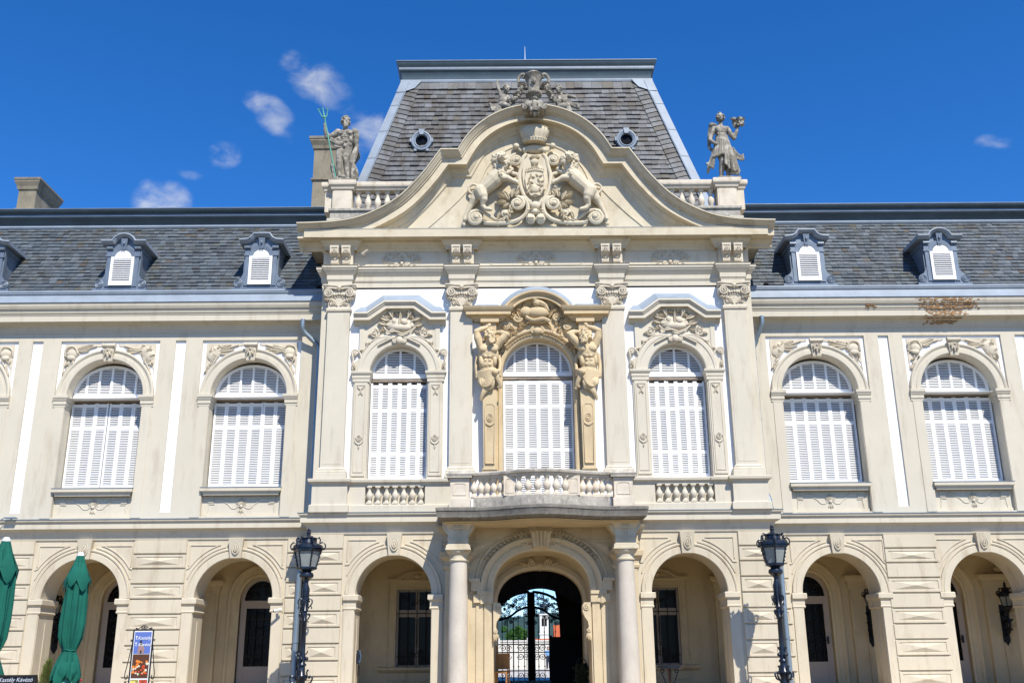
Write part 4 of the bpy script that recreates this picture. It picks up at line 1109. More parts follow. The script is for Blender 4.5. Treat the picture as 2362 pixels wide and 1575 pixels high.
# podium with blind balustrades under the side windows
pd = MB()
for s in (-1, 1):
    pa = s * 5.26
    top = [(0, 5.80), (.02, 5.81), (.03, 5.84), (.09, 5.87), (.10, 5.93), (.09, 5.945), (0, 5.96)]
    base = [(0, 5.1), (.05, 5.12), (.05, 5.29), (.02, 5.31), (0, 5.31)]
    # pedestal below the outer pilaster
    pd.box(*sorted((pa - .44, pa + .44)), YC - .28, YC, 5.1, 5.94)
    plan = [(pa - .44, YC), (pa - .44, YC - .28), (pa + .44, YC - .28), (pa + .44, YC)]
    pd.mould(plan, top); pd.mould(plan, base)
    # wall of the podium with an opening for the balusters
    xa, xb = sorted((s * 4.82, s * 2.25))
    ca = s * 3.635
    pd.plate([(xa, 5.1), (xa, 5.94), (xb, 5.94), (xb, 5.1)], [[(ca - .75, 5.33), (ca - .75, 5.78), (ca + .75, 5.78), (ca + .75, 5.33)]], YC - .16, YC - .02)
    for a, b in ((xa, ca - .75), (ca + .75, xb)): pd.mould([(a, YC), (a, YC - .16), (b, YC - .16), (b, YC)], [(p + .0, z) for p, z in top])
    pd.mould([(ca - .75, YC - .05), (ca - .75, YC - .13), (ca + .75, YC - .13), (ca + .75, YC - .05)], top)
    pd.mould([(xa, YC - .16), (xb, YC - .16)], base)
    pd.box(ca - .76, ca + .76, YC - .03, YC - .01, 5.3, 5.8)
parts('podium', pd, CREAM2, palace, smooth=False)
b2 = None
for s in (-1, 1):
    for i in range(7):
        loc = (s * 3.635 - .645 + i * .215, YC - .10 - YC, 5.33)
        if b2 is None: b2 = part('baluster', baluster_mesh(.45, .92), CREAM2, palace, org=(0, 0, 0)); b2.location = loc
        else: inst(b2, palace, loc)
# windows of the central block
cr = [(0, .1), (.62, .08), (1.78, .08), (2.42, .09)]
wc0 = make_window(-3.635, .755, .72, 6.0, 8.58, YC + .28, cr, YC + .40, 8.68, 4, fold=5)
inst(wc0, palace, (3.635, 0, 0))
make_window(0, .915, .85, 5.08, 8.62, YC + .28, [(0, .1), (.95, .08), (1.62, .08), (2.78, .08), (3.43, .09)], YC + .40, 8.72, 6, fold=3)
# no two leaves hang quite alike
rnd = random.Random(44)
for wn in [o for o in palace.children if o.name.split('.')[0] == 'window']:
    for lf_ in wn.children:
        if lf_.name.startswith('shutter'): lf_.rotation_euler.z += R(rnd.uniform(-1.3, 1.3)); lf_.location.z += rnd.uniform(-.006, .006)
# pilasters
for i, x in enumerate(PIL):
    m = MB()
    m.box(x - .292, x + .292, YC - .15, YC + .01, 6.24, 10.44)
    m.box(x - .245, x + .245, YC - .156, YC - .14, 6.34, 10.36)
    pln = [(x - .292, YC), (x - .292, YC - .15), (x + .292, YC - .15), (x + .292, YC)]
    p0 = part('pilaster', m, CREAM2, palace, smooth=False) if i == 0 else None
    if i == 0:
        b = MB(); b.mould(pln, [(.10, 5.96), (.10, 6.10), (.085, 6.11), (.09, 6.15), (.06, 6.18), (.04, 6.185), (.05, 6.21), (.03, 6.24), (0, 6.26)]); part('pilaster_base', b, CREAM2, p0, ang=30)
        c = MB()
        c.mould(pln, [(0, 10.42), (.03, 10.43), (.04, 10.46), (.04, 10.50), (.01, 10.53), (0, 10.54)])
        c.taper(x, YC - .075, 10.53, 11.02, .28, .085, .32, .11)
        y = YC - .17
        for s in (-1, 1):
            c.spiral(x + s * .27, y - .05, 10.93, .125, 1.9, pi / 2, -s, .028, .02, .03, lead=[(x + s * .02, 11.03), (x + s * .14, 11.055), (x + s * .22, 11.06)])
            c.ell((x + s * .39, y + .06, 10.93), (.05, .1, .11))
            for k in range(3): c.leaf(x + s * (.2 + .04 * k), y - .03, 10.80, -90 + s * (20 + k * 22), .14, .07, .04)
            c.tube([(x + s * a, y - .01, z) for a, z in smooth_path([(.04, 10.58), (.1, 10.70), (.2, 10.72), (.23, 10.64), (.19, 10.60)])], .016, 6)
            c.leaf(x + s * .06, y, 10.58, 90 - s * 35, .2, .08, .035); c.leaf(x + s * .2, y, 10.57, 90 - s * 12, .18, .09, .035); c.leaf(x + s * .13, y, 10.76, 90 + s * 30, .12, .06, .03)
            c.leaf(x + s * .1, y, 10.62, -s * 0 + (0 if s > 0 else 180), .13, .06, .03)
        for k in range(5): c.ell((x + (k - 2) * .065, y - .03, 10.90 - .01 * abs(k - 2)), (.032, .035, .045))
        c.box(x - .26, x + .26, y - .02, y + .02, 10.82, 10.85)
        # abacus with concave front and a rosette
        pts = [(x - .43, YC), (x - .43, YC - .25), (x - .36, YC - .27), (x - .18, YC - .215), (x, YC - .20), (x + .18, YC - .215), (x + .36, YC - .27), (x + .43, YC - .25), (x + .43, YC)]
        c.mould(pts, [(-.05, 11.06), (-.02, 11.08), (-.01, 11.12), (.01, 11.13), (.01, 11.16), (-.3, 11.165)], False)
        c.ell((x, YC - .22, 11.08), (.06, .05, .07))
        for k in range(6): c.leaf(x, YC - .23, 11.07, k * 60 + 30, .1, .06, .03)
        part('pilaster_capital', c, ORN, p0)
    else:
        o = palace.children
        inst(bpy.data.objects['pilaster'], palace, (x - PIL[0], 0, 0))

# surrounds of the two side windows
def side_surround():
    m = MB(); y = YC - .05
    m.plate([(-1.0, 10.30), (-1.0, 9.2), (-1.17, 9.05), (-1.17, 8.7), (-1.17, 5.97), (-.77, 5.97), (-.77, 8.72)] + arc(0, 8.72, .77, 180, 0, 28, .80) + [(.77, 5.97), (1.17, 5.97), (1.17, 9.05), (1.0, 9.2), (1.0, 10.30)], [], y, YC + .3)
    m.sweep(arc(0, 8.72, .77, 180, 0, 32, .80), [(-n * 1.0, yy) for n, yy in ((-.005, YC + .35), (-.005, y - .02), (.02, y - .035), (.2, y - .03), (.22, y - .05), (.3, y - .05), (.33, y - .035), (.33, YC))])
    for s in (-1, 1):
        a, b = (-1.2, -.77) if s < 0 else (.77, 1.2)
        prof = [(0, 8.50), (.02, 8.51), (.02, 8.60), (.035, 8.61), (.035, 8.68), (.06, 8.71), (.075, 8.74), (.075, 8.79), (0, 8.80)]
        if s < 0: m.mould([(-1.17, YC), (-1.17, y - .02), (-.77, y - .02), (-.77, YC + .2)], prof)
        else: m.mould([(.77, YC + .2), (.77, y - .02), (1.17, y - .02), (1.17, YC)], prof)
        m.box(s * .97 - .17, s * .97 + .17, y - .025, y, 6.05, 8.50); 
        m.sweep([(s * .97 - .12, 6.15), (s * .97 - .12, 8.42), (s * .97 + .12, 8.42), (s * .97 + .12, 6.15), (s * .97 - .12, 6.15)], [(-.007, y - .02), (-.007, y - .04), (.007, y - .04), (.007, y - .02)])
        m.box(s * 1.0 - .06, s * 1.0 + .06, y - .02, y, 9.35, 10.1)
    return m
def side_ornament(seed):
    rnd = random.Random(seed); T = MB(); out = [('trophy_relief', T)]; y = YC - .07
    for s in (-1, 1):
        m = MB(); out.append(('corner_volute', m))
        m.spiral(s * 1.17, y, 9.30, .085, 1.5, pi * .5, -s, .028, lead=[(s * 1.0, 9.18), (s * 1.02, 9.28), (s * 1.1, 9.37)])
        m.tube([(s * a, y, z) for a, z in smooth_path([(1.23, 9.25), (1.2, 9.1), (1.22, 8.98), (1.18, 8.86)])], [.03, .012], 6)
        m.leaf(s * 1.2, y, 9.05, -90 - s * 20, .2, .08, .05); m.leaf(s * 1.18, y, 8.96, -90 + s * 15, .15, .06, .04)
        m = MB(); out.append(('jamb_medallion', m)); cx, cz = s * .97, 7.0
        for rr in (.06, .03): m.tube([(cx + rr * math.cos(t * pi / 8), y - .02, cz + .02 + rr * 1.25 * math.sin(t * pi / 8)) for t in range(17)], .012, 5)
        m.tube([(cx + a, y - .02, cz + z) for a, z in smooth_path([(-.1, .03), (-.09, -.08), (0, -.14), (.09, -.08), (.1, .03)])], .014, 5)
        for q in (-1, 1): m.spiral(cx + q * .09, y - .02, cz + .03, .03, 1.2, 0, q, .009)
        m.leaf(cx, y - .015, cz - .15, -90, .12, .05, .02); m = MB(); out.append(('jamb_leaf', m)); m.leaf(cx, y - .015, 8.2, 90, .12, .06, .025)
        for q in (-1, 1): m.leaf(cx, y - .015, 8.3, 90 - q * 50, .13, .05, .02); m.leaf(cx, y - .015, 8.25, -90 - q * 30, .12, .05, .02)
        m = T     # scrolls beside the trophy
        m.spiral(s * .66, y - .01, 9.83, .13, 1.6, pi * .5, s, .03, lead=[(s * .32, 9.74), (s * .45, 9.72), (s * .6, 9.72)])
        m.tube([(s * a, y - .01, z) for a, z in smooth_path([(.55, 9.70), (.72, 9.62), (.84, 9.5), (.93, 9.36), (1.0, 9.22)])], [.026, .01], 6)
        for k in range(4): m.leaf(s * (.62 + .1 * k), y, 9.68 - .1 * k, 90 - s * (30 + 75 * (k % 2)), .14, .06, .04)
        m.spiral(s * .11, y - .05, 9.61, .07, 1.4, pi / 2, -s, .026, lead=[(s * .55, 9.50), (s * .4, 9.58), (s * .25, 9.66), (s * .14, 9.70)])
    m = T; m.ell((0, y - .05, 9.62), (.1, .07, .11))
    # trophy: shield with helmet, flags, lances, laurel
    m.ell((0, y + .02, 10.05), (.40, .11, .20)); m.ell((.03, y, 9.98), (.30, .13, .13))
    m.tube(smooth_path([(-.42, y - .03, 10.0), (-.3, y - .07, 9.86), (-.1, y - .08, 9.86), (.1, y - .09, 9.80), (.32, y - .06, 9.90), (.44, y - .03, 10.02)]), .022, 6)
    m.spiral(-.2, y - .08, 9.87, .06, 1.3, 0, 1, .018)
    m.leaf(0, y - .08, 9.95, 88, .48, .09, .06)
    for (x, z, a, L) in ((-.1, 10.12, 125, .42), (-.15, 10.08, 145, .4), (.12, 10.12, 58, .4), (.18, 10.06, 35, .45), (-.2, 10.0, 160, .38), (.22, 9.98, 15, .38)):
        m.tube([(x, y - .04, z), (x + L * math.cos(R(a)), y - .05, z + L * math.sin(R(a)))], .016, 6)
        m.leaf(x + L * .45 * math.cos(R(a)), y - .03, z + L * .45 * math.sin(R(a)), a + rnd.uniform(-25, 25), L * .62, .15, .07)
    for k in range(26):
        a = 180 * k / 25; rr = rnd.uniform(.42, .52)
        m.leaf(rr * .92 * math.cos(R(a)), y, 10.0 + rr * .72 * math.sin(R(a)), a + rnd.uniform(-70, 70), rnd.uniform(.1, .2), .07, .06)
    for k in range(10):
        s = 1 if k % 2 else -1
        m.leaf(s * (.36 + .035 * k), y, 9.92 - .012 * k, 90 - s * (95 + rnd.uniform(-40, 20)), .2, .08, .05)
    m.ell((.12, y - .08, 10.12), (.09, .07, .1)); m.ell((-.15, y - .05, 10.16), (.07, .05, .09))
    return out
def hood_mesh():
    top = [(-1.215, 10.36), (-.86, 10.36), (-.42, 10.68), (.42, 10.68), (.86, 10.36), (1.215, 10.36)]
    m = MB()
    m.sweep(top, [(0, YC), (0, YC - .29), (.02, YC - .30), (.045, YC - .30), (.05, YC - .28), (.09, YC - .26), (.10, YC - .25), (.105, YC - .23), (.20, YC - .23), (.205, YC - .12), (.24, YC - .11), (.27, YC - .07), (.30, YC - .06), (.30, YC)])
    l = MB()
    o = [(x, YC - .29, z + .003) for x, z in top]; i = [(-1.06, YC + .0, 10.60), (-.94, YC, 10.60), (-.48, YC, 10.93), (.48, YC, 10.93), (.94, YC, 10.60), (1.06, YC, 10.60)]
    l.add(o + i, [(k, k + 1, k + 7, k + 6) for k in range(5)] + [(0, 6, 6), ][:0]); 
    l.add([o[0], (-1.215, YC, 10.363), i[0]], [(0, 1, 2)]); l.add([o[-1], (1.215, YC, 10.363), i[-1]], [(0, 1, 2)])
    return m, l
sw = part('window_surround', side_surround(), CREAM2, palace, ang=14); sw.location = (-3.635, 0, 0)
hm, hl = hood_mesh(); ho = part('window_hood', hm, CREAM2, sw, smooth=False); part('hood_flashing', hl, LEADP, sw, smooth=False)
[part(nm, mm, ORN, sw) for nm, mm in side_ornament(1)]
inst(sw, palace, (3.635, 0, 0))
# surround of the middle window
m = MB(); y = YC - .06
m.plate([(-1.45, 10.35), (-1.45, 9.9), (-1.10, 9.8), (-1.10, 5.07), (-.93, 5.07)] + arc(0, 8.74, .93, 180, 0, 30) + [(.93, 5.07), (1.10, 5.07), (1.10, 9.8), (1.45, 9.9), (1.45, 10.35)] + arc(0, 10.2, .85, 20, 160, 12, .5), [], y, YC + .3)
m.sweep([(-.93, 5.07)] + arc(0, 8.74, .93, 180, 0, 32) + [(.93, 5.07)], [(.005, YC + .35), (.005, y - .03), (-.03, y - .05), (-.1, y - .05), (-.12, y - .02), (-.17, y - .02), (-.18, YC)])
for s in (-1, 1):
    x = s * 1.255
    v = [(x - .155, YC - .30, 6.12), (x + .155, YC - .30, 6.12), (x + .185, YC - .34, 8.2), (x - .185, YC - .34, 8.2), (x - .155, YC, 6.12), (x + .155, YC, 6.12), (x + .185, YC, 8.2), (x - .185, YC, 8.2)]
    m.add(v, [(0, 1, 2, 3), (0, 4, 5, 1), (1, 5, 6, 2), (2, 6, 7, 3), (3, 7, 4, 0)])
    m.box(x - .2, x + .2, YC - .34, YC, 5.95, 6.12); m.box(x - .19, x + .19, YC - .36, YC, 6.13, 6.17)
    m.sweep([(x - .11, 6.3), (x - .13, 7.75), (x - .08, 7.83), (x + .08, 7.83), (x + .13, 7.75), (x + .11, 6.3), (x - .11, 6.3)], [(-.008, YC - .29), (-.008, YC - .345), (.008, YC - .345), (.008, YC - .29)])
    for rr in (.075, .035): m.tube([(x + rr * math.cos(t * pi / 8), YC - .335, 7.48 + rr * 1.3 * math.sin(t * pi / 8)) for t in range(17)], .014, 5)
    m.tube([(x + a, YC - .335, 7.44 + z) for a, z in smooth_path([(-.13, .0), (-.1, -.11), (0, -.17), (.1, -.11), (.13, 0)])], .018, 5)
    # capital block above the atlas
    m.box(x - .17, x + .17, YC - .25, YC, 9.5, 10.1); m.box(x - .24, x + .24, YC - .32, YC, 10.05, 10.14)
part('window_surround', m, SAND, palace, ang=14)
top = [(-1.68, 10.47), (-1.28, 10.47), (-.90, 10.47)] + arc(0, 9.86, 1.06, 143, 37, 20, 1.06)[0:] + [(.90, 10.47), (1.28, 10.47), (1.68, 10.47)]
m = MB()
hp = [(0, YC), (0, YC - .36), (.03, YC - .37), (.06, YC - .36), (.07, YC - .33), (.11, YC - .31), (.12, YC - .28), (.20, YC - .28), (.205, YC - .14), (.25, YC - .12), (.3, YC - .08), (.3, YC)]
top2 = [(-.96, 10.40)] + arc(0, 9.84, 1.08, 146, 34, 22) + [(.96, 10.40)]
m.sweep(top2, hp)
for s in (-1, 1):
    xa, xb = sorted((s * .92, s * 1.66))
    m.mould([(xa, YC), (xa, YC - .12), (xb, YC - .12), (xb, YC)], [(.0, 10.12), (.02, 10.15), (.08, 10.2), (.1, 10.24), (.22, 10.26), (.22, 10.35), (.25, 10.37), (.28, 10.42), (.3, 10.47), (0, 10.475)])
part('window_hood', m, SAND, palace, smooth=False)
l = MB(); o = [(x, YC - .36, z + .004) for x, z in top2[1:-1]]; i = [(x * 1.06, YC, 10.02 + (z - 10.02) * 1.02 + .22) for x, z in top2[1:-1]]
n = len(o); l.add(o + i, [(k, k + 1, n + k + 1, n + k) for k in range(n - 1)])
for s in (-1, 1):
    a, b = sorted((s * 1.02, s * 1.6)); l.add([(a - .06, YC - .38, 10.478), (b + .06, YC - .38, 10.478), (b - .06, YC, 10.66), (a + .02, YC, 10.66), (a - .06, YC, 10.478), (b + .06, YC, 10.478)], [(0, 1, 2, 3), (0, 3, 4), (1, 5, 2)])
part('hood_flashing', l, LEADP, palace, smooth=False)
# carving above the middle window
rnd = random.Random(9); m = MB(); y = YC - .10
m.ell((.02, y - .02, 10.36), (.30, .15, .17)); m.ell((-.30, y - .02, 10.38), (.17, .12, .15)); m.ell((.0, y - .08, 10.62), (.12, .1, .12)); m.ell((-.06, y - .1, 10.70), (.08, .08, .07))
m.tube(smooth_path([(.05, y - .1, 10.62), (.2, y - .06, 10.56), (.26, y - .05, 10.46), (.3, y - .02, 10.40)]), [.09, .04], 8)
m.tube(smooth_path([(-.3, y - .08, 10.22), (-.1, y - .12, 10.12), (.15, y - .12, 10.16), (.32, y - .08, 10.1)]), .05, 6)
m.ell((0, y - .03, 10.1), (.3, .08, .06))
for s in (-1, 1):
    for k in range(26):
        t = k / 25; a = 90 - s * (18 + 62 * t); rr = 1.20 + rnd.uniform(-.09, .16)
        m.leaf(rr * math.cos(R(a)), y + .03, 8.74 + rr * 1.04 * math.sin(R(a)), rnd.uniform(0, 360), rnd.uniform(.16, .28), .11, .09)
    for k in range(8):
        m.leaf(s * rnd.uniform(.25, .7), y, 10.2 + rnd.uniform(-.12, .28) - .0 * k, 90 - s * rnd.uniform(10, 110), rnd.uniform(.2, .34), .13, .1)
    m.spiral(s * .52, y - .02, 10.22, .12, 1.5, 0, s, .035); m.spiral(s * .78, y - .02, 9.98, .1, 1.5, 0, -s, .03); m.spiral(s * .09, y - .05, 9.86, .09, 1.5, pi / 2, -s, .03)
    for k in range(9):
        a = 90 - s * (6 + 5 * k); m.leaf(1.02 * math.cos(R(a)), y, 8.74 + 1.05 * math.sin(R(a)), a - s * 100, .16, .09, .06)
    m.tube([(s * a_, y, z) for a_, z in smooth_path([(.1, 9.88), (.4, 9.80), (.7, 9.62), (.92, 9.38), (1.03, 9.1)])], [.05, .02], 6)
m.ell((0, y - .06, 9.84), (.12, .08, .1))
part('overdoor_carving', m, SAND, palace)

# ------------------------------------------------------------------ entablature
def ressaut(p):
    out = [(-HB, YC + 5.5), (-HB, YC)]
    for x in PIL: out += [(x - .30 - p, YC), (x - .30 - p, YC - .15), (x + .30 + p, YC - .15), (x + .30 + p, YC)]
    return out + [(HB, YC), (HB, YC + 5.5)]
e = MB()
pl = ressaut(0)
e.mould(pl, [(.0, 11.14), (.02, 11.145), (.02, 11.28), (.035, 11.29), (.035, 11.31), (.05, 11.32), (.05, 11.44), (.09, 11.5), (.14, 11.57), (.15, 11.60), (.17, 11.62), (.17, 11.67), (.19, 11.69), (.02, 11.72), (.02, 12.16), (.04, 12.17), (.04, 12.20), (.0, 12.2)], False)
e.plate([(-HB, 11.1), (-HB, 12.6), (HB, 12.6), (HB, 11.1)], [], YC, None)
part('architrave', e, CREAM2, palace, smooth=False)
e = MB()
pl2 = [(-HB, YC + 5.5), (-HB, YC), (HB, YC), (HB, YC + 5.5)]
e.mould(pl2, [(.0, 12.16), (.05, 12.19), (.06, 12.24), (.1, 12.26), (.12, 12.32), (.19, 12.38), (.20, 12.43), (.46, 12.44), (.475, 12.42), (.49, 12.42), (.49, 12.63), (.5, 12.65), (.05, 12.72)], False)
for x in PIL:
    e.mould([(x - .42, YC), (x - .42, YC - .2), (x + .42, YC - .2), (x + .42, YC)], [(0, 12.16), (.02, 12.18), (.02, 12.24), (.05, 12.26), (.07, 12.30), (.13, 12.38), (.14, 12.435)], True)
part('main_cornice', e, GABLE, palace, smooth=False)
f = MB(); f.add([(-3.5, YC - .47, 12.66), (3.5, YC - .47, 12.66), (3.2, YC - .06, 12.80), (-3.2, YC - .06, 12.80)], [(0, 1, 2, 3)]); f.box(-5.9, 5.9, YC - .495, YC - .47, 12.648, 12.662)
part('cornice_flashing', f, LEADP, palace, smooth=False)
# console brackets in pairs above every pilaster
def console(x):
    m = MB(); y = YC - .15
    pr = [(y, 12.20), (y - .24, 12.20), (y - .24, 12.10), (y - .23, 12.02), (y - .19, 11.96), (y - .13, 11.93), (y - .11, 11.86), (y - .14, 11.80), (y - .13, 11.75), (y - .08, 11.735), (y, 11.74)]
    m.xprism(pr, x - .095, x + .095)
    m.box(x - .12, x + .12, y - .26, y, 12.16, 12.22)
    for s in (-1, 1):
        m.xprism([(y, 12.20), (y - .255, 12.20), (y - .255, 12.0), (y - .19, 11.95), (y, 11.97)], x + s * .095 - .018, x + s * .095 + .018)
    m.tube([(x + .05 * math.cos(t * pi / 8), y - .25, 12.06 + .05 * math.sin(t * pi / 8)) for t in range(17)], .014, 5); m.ell((x, y - .25, 12.06), .025)
    for a in (-90, -60, -120): m.leaf(x, y - .13, 11.93, a, .12, .05, .03)
    return m
cb = None
for x in PIL:
    for d in (-.155, .155):
        if cb is None: cb = part('console_bracket', console(0), ORN, palace, ang=30); cb.location = (x + d, 0, 0)
        else: inst(cb, palace, (x + d, 0, 0))
def frieze():
    m = MB(); y = YC - .025
    for s in (-1, 1):
        m.spiral(s * .38, y - .01, 11.94, .085, 1.5, pi, -s, .018, lead=[(s * .05, 11.9), (s * .18, 11.85), (s * .3, 11.86)])
        m.spiral(s * .14, y - .02, 11.80, .065, 1.5, 0, s, .02); m.spiral(s * .2, y - .01, 12.07, .05, 1.3, 0, -s, .014)
        m.tube([(s * a, y, z) for a, z in smooth_path([(.1, 12.05), (.22, 12.1), (.34, 12.06), (.42, 12.1)])], .014, 5)
        for (x, z, a) in ((.42, 11.98, 60), (.46, 11.94, 10), (.44, 11.9, -40), (.3, 12.05, 70), (.3, 11.8, -20), (.1, 12.08, 80), (.24, 11.95, 120)): m.leaf(s * x, y, z, a if s > 0 else 180 - a, .1, .05, .03)
        m.box(*sorted((s * .05, s * .13)), y - .02, y, 12.0, 12.06)
    m.ell((0, y - .02, 11.83), (.05, .04, .05)); m.leaf(0, y, 11.88, 90, .14, .07, .03); m.leaf(0, y, 11.98, 90, .1, .05, .03)
    return m
fz = part('frieze_ornament', frieze(), ORN, palace); fz.location = (-3.635, 0, 0)
inst(fz, palace, (0, 0, 0)); inst(fz, palace, (3.635, 0, 0))
fp = MB()
for c in CW:
    hw = 1.27
    fp.sweep([(c - hw, 11.84), (c - hw, 12.06), (c - hw + .06, 12.14), (c + hw - .06, 12.14), (c + hw, 12.06), (c + hw, 11.84), (c + hw - .1, 11.77), (c - hw + .1, 11.77), (c - hw, 11.84)], [(-.008, YC - .015), (-.008, YC - .032), (.008, YC - .032), (.008, YC - .015)])
part('frieze_panel', fp, CREAM2, palace, smooth=False)

# ------------------------------------------------------------------ curved gable
half = [(6.42, 12.80), (5.85, 12.815), (5.3, 12.86), (4.75, 12.98), (4.2, 13.23), (3.7, 13.57), (3.3, 13.99), (2.98, 14.40)]
hl_ = smooth_path(half, 4) + [(2.6, 14.98), (2.12, 14.98)]
arcp = arc(0, 14.05, 2.31, 156.2, 23.8, 40)
gpath = [(-x, z) for x, z in hl_] + arcp[1:-1] + [(x, z) for x, z in hl_[::-1]]
g = MB()
gp = [(0, YC + .3), (0, YC - .63), (.03, YC - .64), (.035, YC - .60), (.06, YC - .59), (.09, YC - .56), (.12, YC - .52), (.145, YC - .50), (.15, YC - .46), (.185, YC - .455), (.19, YC - .41), (.36, YC - .41), (.365, YC - .43), (.385, YC - .43), (.39, YC - .21), (.42, YC - .20), (.45, YC - .17), (.50, YC - .13), (.52, YC - .10), (.58, YC - .09), (.60, YC - .05), (.62, YC - .04)]
g.sweep(gpath, gp)
# returns of the gable cornice along the flanks
for s in (-1, 1):
    pl = [(-HB, YC + 5), (-HB, YC + .0)] if s < 0 else [(HB, YC), (HB, YC + 5)]
    g.mould(pl, [(.49, 12.63), (.5, 12.65), (.56, 12.70), (.66, 12.77), (.68, 12.80), (0, 12.86)], True)
gb = part('gable_cornice', g, GABLE, palace, ang=12)
lf = MB(); lf.sweep(gpath, [(-.012, YC + .3), (-.012, YC - .625), (.002, YC - .632)]); part('gable_flashing', lf, DLEAD, gb, smooth=False)
t = MB()
inn = [(x * 1.0, z - .35) for x, z in gpath]
inn = [p for p in inn if p[1] > 12.6]
t.plate([(-6.2, 12.5)] + inn + [(6.2, 12.5)], [], YC - .04, YC + .35, True)
# sunk border line on the field
bl = [(-3.05, 12.78), (-2.55, 13.25), (-2.1, 13.72), (-1.85, 14.02), (-1.72, 14.05), (-1.5, 14.05)] + arc(0, 13.9, 1.55, 165, 15, 20) + [(1.5, 14.05), (1.72, 14.05), (1.85, 14.02), (2.1, 13.72), (2.55, 13.25), (3.05, 12.78)]
t.sweep(bl, [(-.03, YC - .03), (-.02, YC - .065), (.02, YC - .065), (.03, YC - .03)])
tymp = part('gable_field', t, GABLE, palace, ang=40)
# ------------------------------------------------------------------ roof terrace balustrade
for s in (-1, 1):
    m = MB(); xa, xb = sorted((s * 5.62, s * 5.08))
    m.box(*sorted((s * 5.66, s * 2.2)), 25.02, 25.55, 12.7, 13.47)
    m.box(*sorted((s * 5.66, s * 5.2)), 25.55, 29.5, 12.7, 13.47)
    m.mould([(min(s * 5.68, s * 2.2), 25.5), (min(s * 5.68, s * 2.2), 25.0), (max(s * 5.68, s * 2.2), 25.0), (max(s * 5.68, s * 2.2), 25.5)], [(.0, 13.40), (.03, 13.42), (.03, 13.48), (0, 13.5)])
    tb = part('terrace_parapet', m, GREY, palace, smooth=False)
    m = MB(); m.box(xa, xb, 25.05, 25.5, 13.47, 14.115); m.box(*sorted((s * 5.85, s * 5.6)), 25.18, 25.62, 13.47, 14.115)
    m.box(xa + .04, xb - .04, 25.04, 25.06, 13.52, 14.055)
    pl = [(s * 5.85, 25.62), (s * 5.85, 25.18), (s * 5.63, 25.18), (s * 5.63, 25.04), (s * 5.06, 25.04), (s * 5.06, 25.5)]
    if s > 0: pl = pl[::-1]
    pr = [(0, 14.075), (.03, 14.095), (.05, 14.165), (.09, 14.205), (.10, 14.245), (.10, 14.325), (.08, 14.345), (-.3, 14.355)]
    m.mould(pl, pr, False)
    part('terrace_pedestal', m, BALU, palace, smooth=False)
    m = MB(); a, b = sorted((s * 5.1, s * 2.3))
    m.mould([(a, 25.42), (a, 25.14), (b, 25.14), (b, 25.42)], [(-.02, 14.115), (.0, 14.115), (.02, 14.165), (.06, 14.205), (.07, 14.245), (.07, 14.325), (.05, 14.345), (-.2, 14.350)], True)
    m.box(a, b, 25.14, 25.42, 14.115, 14.325)
    part('terrace_rail', m, BALU, palace, smooth=False)
    for i in range(6):
        loc = (s * (4.93 - .27 * i), 25.27 - YC, 13.47)
        if s < 0 and i == 0:
            b3 = part('baluster', baluster_mesh(.645, 1.02), BALU, palace, org=(0, 0, 0)); b3.location = loc
        else: inst(b3, palace, loc)
b = MB(); b.box(-5.5, 5.5, 25.3, 30, 12.9, 13.0); part('terrace_floor', b, DLEAD, palace, smooth=False)

# ------------------------------------------------------------------ central mansard roof
TX = -0.07
by, bz, bh = 28.50, 13.9, 6.20
ty, tz, th = 29.93, 20.62, 4.28
m = MB()
c_ = [(TX - bh, by, bz), (TX + bh, by, bz), (TX + th, ty, tz), (TX - th, ty, tz), (TX - bh, by + 12, bz), (TX + bh, by + 12, bz), (TX + th, ty + 9, tz), (TX - th, ty + 9, tz)]
m.add(c_, [(0, 1, 2, 3), (1, 5, 6, 2), (4, 0, 3, 7), (5, 4, 7, 6)], .15)
O = Vector((TX, by, bz)); V = Vector((0, ty - by, tz - bz)); sl_ = V.length; V.normalize(); U = Vector((1, 0, 0))
hwid = lambda b, o: bh + (th - bh) * b / sl_ - o
slate_face(m, O, U, V, int((sl_ - .25) / .195), .195, .24, random.Random(4), lambda b: (-hwid(b, .66), hwid(b, .66)), .04)
